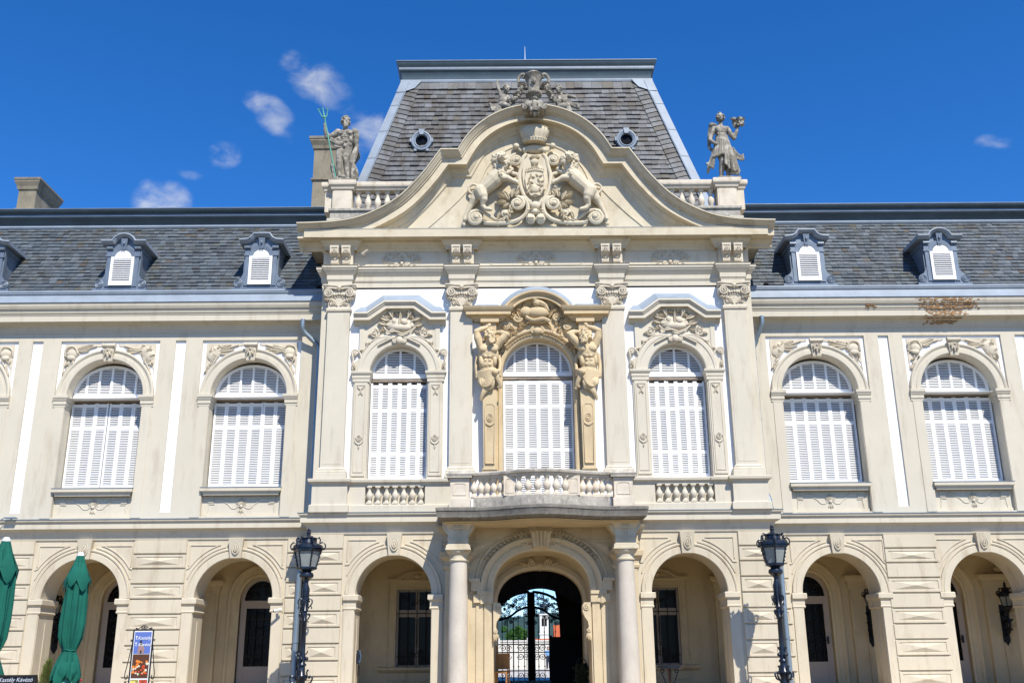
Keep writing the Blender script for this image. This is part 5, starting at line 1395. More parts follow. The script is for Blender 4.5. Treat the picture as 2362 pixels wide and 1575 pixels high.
# border of slates following the hips
for s in (-1, 1):
    n = 34; rnd = random.Random(7 + s)
    for i in range(n):
        b0 = i * (sl_ - .2) / n; b1 = b0 + (sl_ / n) * 1.15
        t = max(0, min(1, rnd.gauss(.45, .15)))
        A = lambda b, o, l: O + U * (s * hwid(b, o)) + V * b + Vector((0, -l, .0))
        tl = .12
        m.add([A(b0 + tl, .22, .05), A(b0, .70, .06), A(b1, .70, .025), A(b1 + tl, .22, .02), A(b0, .70, .0)], [(0, 1, 2, 3), (0, 1, 4)], t)
slate_face(m, O + V * (sl_ - .42), U, V, 1, .42, .3, random.Random(3), lambda b: (-hwid(sl_, .45), hwid(sl_, .45)), .05)
tr_ = part('central_roof', m, SLATET, palace, smooth=False, tone=True)
h = MB()
for s in (-1, 1):
    A = lambda b, o, l: O + U * (s * hwid(b, o)) + V * b + Vector((0, -l, 0))
    nb = 6
    for i in range(nb):
        b0, b1 = i * sl_ / nb, (i + 1) * sl_ / nb - .012
        h.add([A(b0, -.03, .05), A(b0, .24, .075), A(b1, .24, .065), A(b1, -.03, .04), A(b0, -.03, -.3), A(b1, -.03, -.3), A(b0, .24, .0), A(b1, .24, .0)], [(0, 1, 2, 3), (0, 3, 5, 4), (1, 6, 7, 2), (0, 4, 6, 1)])
    for (o, w_) in ((.27, .022),):
        h.tube([A(0, o, .08), A(sl_ - .1, o, .07)], .02, 6)
    h.add([A(sl_ - .55, .22, .085), A(sl_ - .38, .55, .09), A(sl_ - .12, .66, .09), A(sl_, .66, .09), A(sl_, -.03, .07), A(sl_ - .55, -.03, .07)], [(0, 1, 2, 3, 4, 5)])
parts('hip_flashing', h, LEADP, tr_, smooth=False)
c = MB()
pl = [(TX - th + .0, ty + 9), (TX - th + .0, ty), (TX + th - .0, ty), (TX + th - .0, ty + 9)]
c.mould(pl, [(0.000, 20.530), (0.053, 20.540), (0.066, 20.600), (0.053, 20.640), (0.013, 20.660)], False)
part('roof_flashing', c, LEADP, tr_, ang=30)
c = MB(); c.mould(pl, [(0.013, 20.650), (0.020, 20.760), (0.040, 20.870), (0.086, 20.970), (0.112, 20.980), (0.112, 21.010)], False); c.mould(pl, [(0.115, 21.095), (0.132, 21.120), (0.178, 21.210), (0.198, 21.270), (0.198, 21.280)], False)
part('ridge_moulding', c, DLEAD, tr_, ang=30)
c = MB(); c.mould(pl, [(0.112, 21.010), (0.122, 21.015), (0.122, 21.090), (0.115, 21.095)], False); c.mould(pl, [(0.198, 21.278), (0.218, 21.285), (0.218, 21.310), (0.000, 21.340), (-2.904, 21.710)], False)
part('ridge_lip', c, LEAD, tr_, ang=30)
c = MB(); c.tube([(-.11, 30.2, 21.310), (-.11, 30.2, 22.16)], [.02, .006], 6); part('lightning_rod', c, WHITEP, tr_)
for x in (-3.585, 3.185):
    zc = 17.92; yc = by + (zc - bz) * (ty - by) / (tz - bz) - .05
    o = MB()
    prof = [(.20, .02), (.20, -.10), (.235, -.13), (.26, -.10), (.29, -.13), (.33, -.12), (.345, -.06), (.36, .06)]
    v = []; n = 32
    for (r_, d) in prof:
        for i in range(n):
            a = 2 * pi * i / n; v.append((x + r_ * math.cos(a), yc + d, zc + r_ * 1.06 * math.sin(a)))
    o.add(v, [(k * n + i, k * n + (i + 1) % n, (k + 1) * n + (i + 1) % n, (k + 1) * n + i) for k in range(len(prof) - 1) for i in range(n)])
    o.add([(x - .10, yc - .15, zc + .40), (x + .10, yc - .15, zc + .40), (x + .06, yc - .16, zc + .20), (x - .06, yc - .16, zc + .20), (x - .10, yc, zc + .40), (x + .10, yc, zc + .40), (x + .06, yc, zc + .20), (x - .06, yc, zc + .20)], [(0, 1, 2, 3), (0, 4, 5, 1), (1, 5, 6, 2), (0, 3, 7, 4)])
    for s in (-1, 1):
        o.cbox(x + s * .35, yc - .06, zc + .02, .07, .1, .14); o.cbox(x + s * .2, yc - .06, zc - .34, .09, .1, .08)
    q = part('oculus_dormer', o, LEADP, tr_)
    d = MB(); d.add([(x + .22 * math.cos(2 * pi * i / 24), yc - .02, zc + .23 * math.sin(2 * pi * i / 24)) for i in range(24)], [tuple(range(24))]); d2 = part('oculus_pane', d, GLASSD, tr_, smooth=False)

# ------------------------------------------------------------------ coat of arms in the gable (carved in one block, with its lions)
def C(x, y, d=0.0): return ((x - 1115) * .00203, YC - .06 - d, 15.85 - (y - 110) * .002285)
def K(v): return v * .00214
m = MB()
def both_(f):
    for s in (1, -1): f(lambda x, y, d=0.0: C(1115 + s * (x - 1115), y, d), s)
# shield
sh = [(1115, 480), (1010, 470), (950, 530), (925, 640), (915, 760), (930, 900), (970, 1020), (1040, 1100), (1115, 1130)]
poly = [C(x, y)[::2] for x, y in sh] + [C(2230 - x, y)[::2] for x, y in sh[-2:0:-1]]
cz = sum(p[1] for p in poly) / len(poly)
m.prism(poly, YC - .20, YC - .03)
m.prism([((p[0]) * .86, cz + (p[1] - cz) * .88) for p in poly], YC - .25, YC - .19)
m.ell(C(1115, 800, .12), (K(150), .12, K(290)))
i2 = [(1115, 720), (1000, 735), (985, 830), (1000, 950), (1050, 1040), (1115, 1065)]
p2 = [C(x, y)[::2] for x, y in i2] + [C(2230 - x, y)[::2] for x, y in i2[-2:0:-1]]
m.prism(p2, YC - .29, YC - .20)
m.tube([(x, YC - .29, z) for x, z in p2 + p2[:1]], .022, 6)
m.ell(C(1115, 960, .22), (K(70), .05, K(60))); m.ell(C(1115, 590, .2), (K(55), .05, K(45)))
for a in range(5): m.leaf(*[C(1115, 560, .2)[0], C(1115, 560, .2)[1], C(1115, 560, .2)[2]], 90 + (a - 2) * 32, .16, .07, .05)
for a in range(6): m.leaf(C(1115, 650, .2)[0], C(1115, 650, .2)[1], C(1115, 650, .2)[2], 30 + a * 60, .12, .06, .05)
for k in range(9):
    x = 1000 + k * 28.75; y = 705 - 22 * math.sin(pi * k / 8); m.ell(C(x, y, .24), (.02, .03, .035)); 
m.tube([C(995 + 30 * k, 735 - 25 * math.sin(pi * k / 8), .24) for k in range(9)], .025, 6)
for s in (-1, 1):
    for (x, y) in ((50, 800), (75, 870), (60, 930), (85, 990)):
        q = C(1115 + s * x, y, .22)
        for a in (20, 140, 260): m.leaf(q[0], q[1], q[2], a * s, .12, .07, .05)
m.tube([C(1060 + 22 * k, 1035 - 18 * math.sin(pi * k / 5) + 20, .25) for k in range(6)], .03, 6)
def frame_side(P, s):
    m.tube(smooth_path([P(1000, 480, .14), P(955, 540, .17), P(935, 640, .17), P(905, 760, .17), P(915, 900, .17), P(960, 1030, .17), P(1030, 1120, .18), P(1080, 1180, .18)]), .055, 8)
    p = P(860, 560, .15); m.spiral(p[0], p[1], p[2], .17, 1.7, pi / 2 + (0 if s > 0 else 0), s, .06, .045, .05)
    p = P(865, 370, .15); m.ell(p, (.09, .09, .09)); m.tube([p, P(900, 400, .12), P(940, 430, .12)], .035, 6)
    m.tube(smooth_path([P(780, 560, .1), P(770, 650, .13), P(810, 730, .14), P(880, 760, .15), P(900, 850, .15)]), [.07, .05], 8)
    p = P(845, 925, .17); m.spiral(p[0], p[1], p[2], .13, 1.4, 0, s, .05, .04, .04)
    # lower volutes with acanthus
    p = P(870, 1150, .2); m.spiral(p[0], p[1], p[2], .19, 1.6, pi * .5, -s, .065, .05, .06)
    m.tube(smooth_path([P(860, 1060, .16), P(960, 1080, .18), P(1010, 1160, .18), P(1000, 1250, .17), P(950, 1310, .15), P(880, 1350, .14), P(760, 1380, .12), P(560, 1390, .12), P(420, 1380, .12)]), [.06, .07, .07, .07, .07, .07, .07, .07, .08] [:1] * 49 if False else .062, 8)
    for (x, y, a, L) in ((730, 1060, 150, .30), (760, 1090, 120, .3), (800, 1060, 80, .26), (720, 1110, 190, .26), (760, 1140, 215, .22), (840, 1050, 60, .24), (690, 1040, 170, .18)):
        p = P(x, y, .17); m.leaf(p[0], p[1], p[2], a if s > 0 else 180 - a, L, .15, .1)
    for k in range(8):
        p = P(800 - 10 * k, 1100 + 28 * k, .2); m.leaf(p[0], p[1], p[2], (-60 - 20 * (k % 3)) if s > 0 else 240 + 20 * (k % 3), .16, .09, .06)
    # base scroll on which the lion stands
    p = P(310, 1325, .14); m.spiral(p[0], p[1], p[2], .20, 1.9, pi * .5, s, .06, .05, .04)
    m.tube(smooth_path([P(240, 1240, .12), P(320, 1225, .14), P(420, 1250, .14), P(500, 1300, .14), P(600, 1350, .13), P(700, 1330, .13), P(750, 1270, .13)]), .05, 8)
    p = P(710, 1262, .14); m.spiral(p[0], p[1], p[2], .11, 1.4, 0, -s, .045, .04, .03)
    m.tube(smooth_path([P(200, 1300, .1), P(150, 1370, .1), P(140, 1410, .1)]), [.06, .03], 8); m.ell(P(150, 1400, .1), .05)
    for (x, y, a) in ((560, 1370, 20), (640, 1380, 40), (480, 1390, 150), (700, 1370, 10), (600, 1330, 70)):
        p = P(x, y, .12); m.leaf(p[0], p[1], p[2], a if s > 0 else 180 - a, .22, .12, .08)
    # beads under the shield and the ribbed pendants
    m.ell(P(1050, 1350, .18), (.14, .12, .15))
    for a in range(5): m.tube([P(1020 + 15 * a, 1290, .22), P(1015 + 16 * a, 1350, .31), P(1020 + 15 * a, 1410, .22)], .02, 6)
    for k in range(7):
        p = P(1100 - 14 * k, 1230 + (k % 3) * 14, .2); m.ell(p, .045)
    p = P(1025, 1130, .2); m.spiral(p[0], p[1], p[2], .06, 1.2, 0, s, .03)
both_(frame_side)
m.ell(C(1115, 1175, .2), (.14, .09, .12)); m.ell(C(1115, 1260, .2), (.16, .1, .1))
for a in range(5): m.leaf(C(1115, 1220, .22)[0], C(1115, 1220, .22)[1], C(1115, 1220, .22)[2], -90 + (a - 2) * 35, .2, .1, .08)
# mantle behind the crown
m.ell(C(1115, 400, .10), (K(150), .12, K(60)))
for s in (-1, 1): m.ell(C(1115 + s * 130, 420, .12), (.08, .09, .1))
crest = part('coat_of_arms', m, GABLE, tymp)
m = MB()
pc = C(1115, 240, .26)
v = [(.30, -.22), (.33, -.17), (.335, -.13), (.32, -.12), (.37, -.02), (.405, .08), (.40, .17), (.36, .225), (.25, .255), (.1, .27), (0.01, .275)]
m.lathe(v, pc[0], pc[1] + .06, pc[2], 28, .62)
for i in range(14):
    a = pi + pi * i / 13
    m.ell((pc[0] + .33 * math.cos(a), pc[1] + .06 + .33 * .62 * math.sin(a), pc[2] - .145), .026, seg=8, rings=6)
    for h_ in (0.245 - .0,): m.ell((pc[0] + .375 * math.cos(a), pc[1] + .06 + .375 * .62 * math.sin(a), pc[2] + .205), .026, seg=8, rings=6)
for i in range(9):
    a = pi + pi * i / 8; x_, y_ = math.cos(a), math.sin(a) * .62
    for k in range(6):
        r_ = .325 + .075 * math.sin(pi * .5 * k / 5); m.ell((pc[0] + (r_ + .012) * x_, pc[1] + .06 + (r_ + .012) * y_, pc[2] - .1 + .06 * k), .02 if i % 4 == 0 else .012, seg=6, rings=5)
m.ell((pc[0], pc[1] + .04, pc[2] + .29), .035)
part('crown', m, GABLE, tymp)
def lion(s):
    m = MB(); P = lambda x, y, d=0.0: Vector(C(1115 + s * (x - 1115), y, d))
    b = .20
    m.chain([P(620, 770, b), P(560, 830, b), P(480, 900, b - .02), P(400, 960, b - .04), P(360, 990, b - .04)], [K(105), K(108), K(98), K(90), K(85)])
    # hind legs
    m.chain([P(370, 990, b + .04), P(400, 1060, b + .08), P(420, 1110, b + .1), P(400, 1180, b + .06), P(440, 1225, b + .06), P(500, 1240, b + .08)], [K(85), K(72), K(50), K(30), K(30), K(26)])
    m.chain([P(340, 1000, b - .06), P(290, 1080, b - .06), P(250, 1140, b - .08), P(210, 1210, b - .08), P(170, 1290, b - .08), P(160, 1340, b - .06)], [K(75), K(60), K(42), K(32), K(26), K(24)])
    for k in range(3): m.cap(P(500, 1240, b + .08 + .03 * (k - 1)), P(525, 1250, b + .1 + .03 * (k - 1)), K(14), K(9), 8)
    # fore legs
    m.chain([P(640, 790, b + .05), P(690, 830, b + .1), P(740, 835, b + .12), P(800, 860, b + .1), P(860, 880, b + .08)], [K(75), K(50), K(40), K(30), K(34)])
    m.chain([P(660, 730, b), P(720, 740, b), P(770, 720, b - .02), P(800, 690, b - .02)], [K(60), K(42), K(32), K(30)])
    for k in range(3): m.cap(P(860, 880, b + .06 + .03 * k), P(880, 905, b + .07 + .03 * k), K(16), K(10), 8)
    # neck, head with muzzle and open jaw, ears
    m.chain([P(620, 770, b), P(628, 690, b + .02), P(640, 620, b + .06)], [K(100), K(84), K(66)])
    hx = 655 if s > 0 else 640; e = b + .24
    m.ell(P(hx, 588, e), (K(50), .11, K(52))); m.ell(P(hx + 14, 618, e + .10), (K(36), .11, K(27))); m.ell(P(hx + 17, 606, e + .19), (K(17), .04, K(12)))
    m.ell(P(hx + 14, 652, e + .06), (K(27), .07, K(12)))
    for dx in (-22, 26): m.ell(P(hx + dx, 575, e + .09), (K(20), .04, K(12))); m.ell(P(hx + dx * .9, 622, e + .1), (K(18), .06, K(18)))
    for dx in (-52, 46): m.ell(P(hx + dx, 545, e - .02), (K(18), .05, K(20)))
    rnd = random.Random(3)
    for i in range(120):       # mane locks round the face and down the chest
        a = rnd.uniform(-70, 250); rr = rnd.uniform(60, 125); x = hx + rr * math.cos(R(a)) * .95; y = 600 - rr * math.sin(R(a)) * .95
        q = e - .02 - .0016 * (rr - 60) + rnd.uniform(-.05, .03)
        m.cap(P(x, y, q), P(x + 26 * math.cos(R(a)) + rnd.uniform(-14, 14), y - 20 * math.sin(R(a)) + rnd.uniform(4, 22), q - .05), K(19), K(8), 6)
    for i in range(80):
        f = rnd.random(); x = 640 + rnd.uniform(-88, 70) * (1 - .35 * f); y = 660 + 150 * f
        m.cap(P(x, y, b + .19 - .10 * abs(x - 635) / 80 + rnd.uniform(0, .04)), P(x + rnd.uniform(-14, 14), y + 40, b + .15 - .10 * abs(x - 635) / 80), K(17), K(7), 6)
    # tail
    tl = smooth_path([P(360, 950, b - .06), P(330, 900, b - .06), P(270, 875, b - .08), P(220, 905, b - .1), P(215, 955, b - .1), P(250, 990, b - .1), P(285, 995, b - .08)])
    m.tube(tl, K(17), 8)
    for p in tl[::2]: m.ell(p, K(17), seg=8, rings=6)
    m.ell(P(290, 1010, b - .06), (K(26), .05, K(26)))
    # ribs and muscle forms
    m.ell(P(540, 800, b + .08), (K(70), .1, K(60))); m.ell(P(400, 985, b + .06), (K(66), .11, K(72)))
    return fuse(m, 'carved_lion', .012, GABLE, tymp, 1, org=(0, YC, 0))
lion(1); lion(-1)

# ------------------------------------------------------------------ figures
def head(m, c, s, yaw=0.0, beard=0, hair='curls', tilt=0.0, seed=1):
    """carved head: c centre, s height; faces -y turned by yaw (radians, + towards +x)"""
    Rz = Matrix.Rotation(yaw, 3, 'Z') @ Matrix.Rotation(tilt, 3, 'X'); c = Vector(c)
    P = lambda x, y, z: c + Rz @ Vector((x * s, y * s, z * s))
    q = lambda a, b, d: (a * s, b * s, d * s)
    m.ell(P(0, .04, .08), q(.36, .44, .42), Rz); m.ell(P(0, -.12, -.18), q(.27, .30, .33), Rz)
    m.ell(P(0, -.28, -.38), q(.13, .13, .11), Rz)
    m.cap(P(0, -.40, .08), P(0, -.50, -.13), .045 * s, .08 * s, 8)                   # nose
    m.cap(P(-.2, -.36, .12), P(.2, -.36, .12), .06 * s, .06 * s, 8)                  # brow
    for e in (-1, 1):
        m.ell(P(e * .15, -.36, .02), q(.06, .04, .04), Rz); m.ell(P(e * .2, -.28, -.12), q(.10, .10, .11), Rz)
        m.ell(P(e * .37, .04, .0), q(.05, .1, .14), Rz)
    m.cap(P(-.1, -.40, -.24), P(.1, -.40, -.24), .04 * s, .04 * s, 8); m.cap(P(-.08, -.39, -.30), P(.08, -.39, -.30), .04 * s, .04 * s, 8)
    rnd = random.Random(seed)
    if hair:
        n = 46
        for i in range(n):
            a = rnd.uniform(0, 2 * pi); h = rnd.uniform(-.25, .52) if hair != 'cap' else rnd.uniform(.05, .52)
            rr = .40 * math.sqrt(max(0.05, 1 - (h / .56) ** 2)); x, y = rr * math.cos(a), rr * 1.12 * math.sin(a) + .05
            if y < -.22 and h < .24: continue
            m.ell(P(x, y, h), q(.12, .12, .10), Rz, 8, 6)
    if hair == 'bun':
        m.ell(P(0, .12, .55), q(.2, .2, .17)); m.ell(P(0, .42, .1), q(.2, .2, .2))
    if beard:
        for i in range(26):
            x = rnd.uniform(-.24, .24); z = rnd.uniform(-.42 - .34 * beard, -.30)
            m.ell(P(x * (1 - .4 * abs(z + .3)), -.34 - .08 * rnd.random() + .12 * abs(x), z), q(.09, .08, .12), Rz, 8, 6)
        m.cap(P(-.16, -.40, -.26), P(0, -.45, -.20), .06 * s, .06 * s, 8); m.cap(P(.16, -.40, -.26), P(0, -.45, -.20), .06 * s, .06 * s, 8)
def hand(m, w, d, s, curl=0.5, side=1):
    """palm and five fingers from the wrist w along d"""
    w = Vector(w); d = Vector(d).normalized(); a = d.cross(Vector((0, 1, 0)))
    if a.length < .1: a = Vector((1, 0, 0))
    a.normalize(); nrm = a.cross(d)
    p = w + d * .45 * s
    m.cap(w, p, .16 * s, .2 * s, 8)
    for k in (-1.5, -.5, .5, 1.5):
        b = p + a * (.12 * k * s); L = (.42 if abs(k) < 1 else .34) * s
        m1 = b + d * L * .55 + nrm * curl * .1 * s; m2 = m1 + (d * (1 - curl) + nrm * curl).normalized() * L * .55
        m.chain([b, m1, m2], [.075 * s, .065 * s, .05 * s], 6)
    b = w + d * .15 * s + a * side * .16 * s
    m.chain([b, b + (d * .6 + a * side * .7).normalized() * .22 * s, b + (d * .9 + a * side * .5).normalized() * .42 * s], [.08 * s, .07 * s, .055 * s], 6)

# statue of the sea god on the left pedestal -------------------------------------------------
def X(x, y, d=0.0): return Vector(((x - 470) * .002525, -d, (1000 - y) * .00272))       # local: origin on the pedestal top
t = thing('statue', 'weathered stone statue of a bearded nude man holding a green trident beside a chimney', 'statue', (-5.43, 25.30, 14.345), 0, 'statues on the roof balustrade')
m = MB()
m.chain([X(450, 560), X(440, 640, .08), X(436, 715, .13), X(436, 780, .08), X(440, 900, .05)], [.125, .115, .085, .085, .05])
m.chain([X(525, 560), X(512, 640, .02), X(505, 720, .04), X(515, 790, .0), X(530, 920, -.02)], [.125, .115, .085, .085, .05])
m.ell(X(437, 715, .16), (.06, .06, .07)); m.ell(X(505, 720, .07), (.06, .06, .07)); m.ell(X(436, 790, .0), (.075, .08, .13)); m.ell(X(517, 800, -.06), (.075, .08, .13))
m.chain([X(440, 915, .02), X(425, 950, .12), X(418, 958, .2)], [.06, .055, .04]); m.chain([X(533, 925, -.02), X(550, 950, .08), X(560, 958, .16)], [.06, .055, .04])
m.ell(X(485, 560), (.20, .15, .13)); m.ell(X(485, 500, .01), (.175, .13, .16)); m.ell(X(490, 430, .01), (.22, .16, .20)); m.ell(X(495, 395), (.25, .13, .11))
for sx in (-1, 1):
    m.ell(X(492 + sx * 42, 412, .13), (.10, .06, .08))
    for k in range(3): m.ell(X(488 + sx * 16, 462 + 24 * k, .125 - .005 * k), (.045, .035, .033))
    m.ell(X(488 + sx * 62, 470, .05), (.05, .08, .12)); m.ell(X(486 + sx * 58, 548, .08), (.07, .06, .07))
m.ell(X(486, 570, .12), (.06, .05, .06))
m.cap(X(490, 385), X(484, 320, .03), .085, .075); m.ell(X(400, 388), .115); m.ell(X(592, 385), .115)
m.chain([X(400, 388), X(345, 430, .03), X(285, 452, .05)], [.10, .085, .07]); m.chain([X(285, 452, .05), X(268, 390, .08), X(259, 320, .1)], [.075, .065, .045])
hand(m, X(259, 322, .1), (0, -.2, 1), .14, .9)
m.chain([X(592, 385), X(612, 440, -.02), X(606, 510, -.05)], [.10, .085, .07]); m.chain([X(606, 510, -.05), X(580, 530, -.14)], [.07, .05])
head(m, X(486, 268, .06), .30, .35, 1.0, 'curls', 0, 5)
fig = fuse(m, 'figure', .011, OLD, t, 1, org=(0, 0, 0))
m = MB()
for k, (a, b_) in enumerate((((330, 480, .1), (490, 520, .18)), ((325, 500, .1), (480, 545, .19)), ((330, 465, .06), (420, 480, .14)), ((345, 515, .1), (470, 560, .17)), ((360, 540, .1), (455, 590, .15)))):
    a_, c__ = X(*a), X(*b_); mid = (a_ + c__) / 2 + Vector((0, -.05, -.07)); m.tube(smooth_path([a_, mid, c__]), [.042, .03], 8)
m.ell(X(455, 565, .14), (.06, .04, .09)); m.ell(X(340, 490, .05), (.06, .07, .06))
for k in range(8):      # cloak falling from the shoulder behind the arm
    o = 11 * k; dd = .05 * (k % 2)
    m.tube(smooth_path([X(572 + 8 * k, 372, -.02 + dd * .4), X(608 + 3 * k, 440 + 6 * k, -.05 + dd), X(628 - 5 * k, 560 + 4 * k, -.07 + dd), X(606 - 8 * k, 680 + 4 * k, -.07 + dd), X(578 + 4 * k, 775, -.06 + dd), X(572 + 10 * k, 880 - 3 * k, -.05 + dd), X(575 + 9 * k, 955 - 4 * k, -.06 + dd)]), [.03, .034], 8)
m.tube(smooth_path([X(590, 400, -.08), X(612, 560, -.12), X(586, 720, -.11), X(600, 930, -.1)]), .05, 8)
for k in range(4): m.tube(smooth_path([X(352 - 4 * k, 700, -.05), X(342 + 12 * k, 790, -.02), X(362 + 10 * k, 850, -.03), X(385 + 9 * k, 955, -.02)]), .03, 8)
fuse(m, 'cloak', .011, OLD, t, 1, org=(0, 0, 0))
m = MB(); m.box(-.33, .33, -.26, .26, 0, .09); m.ell((-.06, 0, .10), (.34, .26, .06)); m.ell(X(480, 935, .15), (.12, .1, .07)); part('base', m, OLD, t)
m = MB(); a, b_ = X(418, 965, .16), X(250, 240, .12)
m.tube([a, b_], .020, 8)
dn = (b_ - a).normalized()
m.tube([b_ - dn * .05, b_ + dn * .36], [.03, .012], 8); m.ell(b_ + dn * .03, (.05, .05, .05))
for sx in (-1, 1):
    m.tube(smooth_path([b_ + dn * .0, b_ + dn * .07 + Vector((sx * .07, 0, 0)), b_ + dn * .17 + Vector((sx * .10, 0, 0)), b_ + dn * .33 + Vector((sx * .15, 0, .0))]), [.022, .010], 6)
    m.leaf(*(b_ + dn * .27 + Vector((sx * .13, 0, 0))), 90 + sx * 40, .09, .05, .02)
part('trident', m, PATINA, t)

# statue of a draped woman with flowers on the right pedestal --------------------------------
def Y_(x, y, d=0.0): return Vector(((x - 330) * .003312, -d, (705 - y) * .0037))
t = thing('statue', 'weathered stone statue of a draped woman raising a bunch of flowers', 'statue', (5.46, 25.30, 14.345), 0, 'statues on the roof balustrade')
m = MB()
m.chain([Y_(285, 480, .08), Y_(288, 540, .13), Y_(280, 600, .06), Y_(272, 665, .04)], [.13, .10, .08, .05])
m.chain([Y_(335, 500), Y_(342, 570, .02), Y_(335, 665, 0)], [.12, .09, .05])
m.chain([Y_(272, 668, .04), Y_(262, 682, .14)], [.05, .04]); m.chain([Y_(335, 668, 0), Y_(340, 682, .1)], [.05, .04])
m.ell(Y_(308, 390), (.21, .17, .19)); m.ell(Y_(302, 320), (.155, .125, .17)); m.ell(Y_(300, 262), (.19, .13, .16)); m.ell(Y_(300, 238), (.21, .11, .08))
for sx in (-1, 1): m.ell(Y_(300 + sx * 27, 268, .11), (.075, .07, .07))
m.cap(Y_(300, 235), Y_(303, 190, .02), .07, .06)
m.chain([Y_(245, 240), Y_(215, 300, .0), Y_(200, 345, .04)], [.085, .075, .06]); m.chain([Y_(200, 345, .04), Y_(225, 380, .12), Y_(245, 395, .15)], [.06, .05, .045]); hand(m, Y_(245, 395, .15), (1, -.3, -.2), .12, .6)
m.chain([Y_(358, 245), Y_(385, 295, .03), Y_(408, 332, .05)], [.085, .075, .065]); m.chain([Y_(408, 332, .05), Y_(428, 290, .09), Y_(440, 255, .1)], [.065, .055, .042]); hand(m, Y_(440, 257, .1), (.2, -.2, 1), .13, .7)
head(m, Y_(304, 152, .05), .27, -.15, 0, 'bun', 0, 8)
fuse(m, 'figure', .011, OLD, t, 1, org=(0, 0, 0))
m = MB(); rnd = random.Random(21)
n = 30
for k in range(n):        # skirt: folds from the girdle to a wind-blown hem
    f = k / (n - 1); a = pi * (1.2 * f - .10) + pi
    ca, sa = math.cos(a), math.sin(a)
    xt = 304 + 44 * ca; hem = 296 + 132 * ca + rnd.uniform(-7, 7)
    yb = 600 + 14 * math.sin(a * 5) + (-95 if .28 < f < .50 else 0) + (22 if f > .58 else 0)
    w_ = .035 * (k % 2); d0, d1 = -.13 * sa + w_ * .3, -.22 * sa + w_
    m.tube(smooth_path([Y_(xt, 305, d0), Y_(304 + 64 * ca, 390, d0 * 1.4), Y_((304 + 64 * ca + hem) / 2, 490, (d0 + d1) * .72), Y_(hem, yb, d1)]), [.026, .036], 8)
m.ell(Y_(300, 400), (.20, .15, .22)); m.ell(Y_(330, 490, -.02), (.22, .13, .24)); m.ell(Y_(345, 560, -.04), (.2, .1, .16))
for k in range(6): m.tube(smooth_path([Y_(392 + 4 * k, 400 + 11 * k, -.03 + .03 * (k % 2)), Y_(428, 440 + 10 * k, -.06), Y_(460 + 3 * k, 472 + 8 * k, -.04 + .03 * (k % 2)), Y_(482, 458 + 9 * k, 0)]), [.034, .02], 8)
for k in range(6): m.tube(smooth_path([Y_(240 - 5 * k, 400 + 12 * k, -.04 + .03 * (k % 2)), Y_(218 - 5 * k, 480 + 10 * k, -.02), Y_(184 - 3 * k, 535 + 8 * k, .02 + .03 * (k % 2)), Y_(150 + 5 * k, 545 + 9 * k, .03)]), [.036, .024], 8)
for k in range(6): m.tube(smooth_path([Y_(345 + 9 * k, 455, .14 + .03 * (k % 2)), Y_(340 + 12 * k, 530, .17), Y_(362 + 9 * k, 590, .14 + .03 * (k % 2)), Y_(350 + 14 * k, 650, .08)]), [.026, .03], 8)
for k in range(5): m.tube(smooth_path([Y_(240 - 7 * k, 215, -.04 + .03 * (k % 2)), Y_(224 - 7 * k, 300, -.06), Y_(200 - 2 * k, 385 + 6 * k, -.02), Y_(222 + 6 * k, 450, .04)]), .03, 8)
m.ell(Y_(232, 208, -.02), (.10, .08, .08)); m.ell(Y_(250, 215, .03), (.07, .07, .05))
for k in range(5): m.tube(smooth_path([Y_(262 + 18 * k, 300, .13), Y_(268 + 16 * k, 312, .15)]), .02, 6)
for k in range(6): m.tube(smooth_path([Y_(255 + 16 * k, 240, .10), Y_(266 + 14 * k, 275, .16), Y_(272 + 12 * k, 305, .12)]), .02, 6)
fuse(m, 'robe', .012, OLD, t, 1, org=(0, 0, 0))
m = MB()
for k in range(30):
    p = Y_(448 + rnd.uniform(-36, 38), 210 + rnd.uniform(-34, 30), .12 + rnd.uniform(-.08, .08)); m.ell(p, rnd.uniform(.03, .06), seg=8, rings=6)
    m.leaf(p.x, p.y, p.z, rnd.uniform(0, 360), .13, .07, .04)
part('flower_bunch', m, OLD, t)
m = MB(); m.box(-.32, .32, -.25, .25, 0, .08); m.ell((-.02, 0, .09), (.32, .24, .05)); part('base', m, OLD, t)

# urn with garlands and two cherubs on top of the gable --------------------------------------
UZ = 16.33
def Q(x, y, d=0.0): return Vector(((x - 1140) * .0013, -d, (960 - y) * .00148))
t = thing('urn', 'weathered stone urn with scroll handles and garlands on the crest of the gable', 'urn', (0, 24.62, UZ))
m = MB(); m.box(-.25, .25, -.2, .2, -.02, .12); m.box(-.22, .22, -.18, .18, .12, .17)
m.lathe([(.17, .17), (.16, .2), (.09, .23), (.085, .27), (.13, .30), (.135, .33), (.10, .36), (.12, .38), (.2, .42), (.225, .47), (.21, .52), (.175, .55), (.18, .57), (.165, .60), (.17, .7), (.20, .86), (.235, .98), (.26, 1.03), (.275, 1.05), (.26, 1.07), (.2, 1.08), (.19, 1.10), (.17, 1.15), (.08, 1.19), (.01, 1.20)], 0, 0, 0, 28)
for i in range(20):
    a = 2 * pi * i / 20; m.ell((.205 * math.cos(a), .205 * math.sin(a), .47), (.03, .03, .06), seg=6, rings=5)
    m.tube([(.17 * math.cos(a), .17 * math.sin(a), .86), (.245 * math.cos(a), .245 * math.sin(a), 1.0)], .012, 5)
head(m, (0, -.17, .80), .20, 0, 0, None)
part('vessel', m, OLD, t)
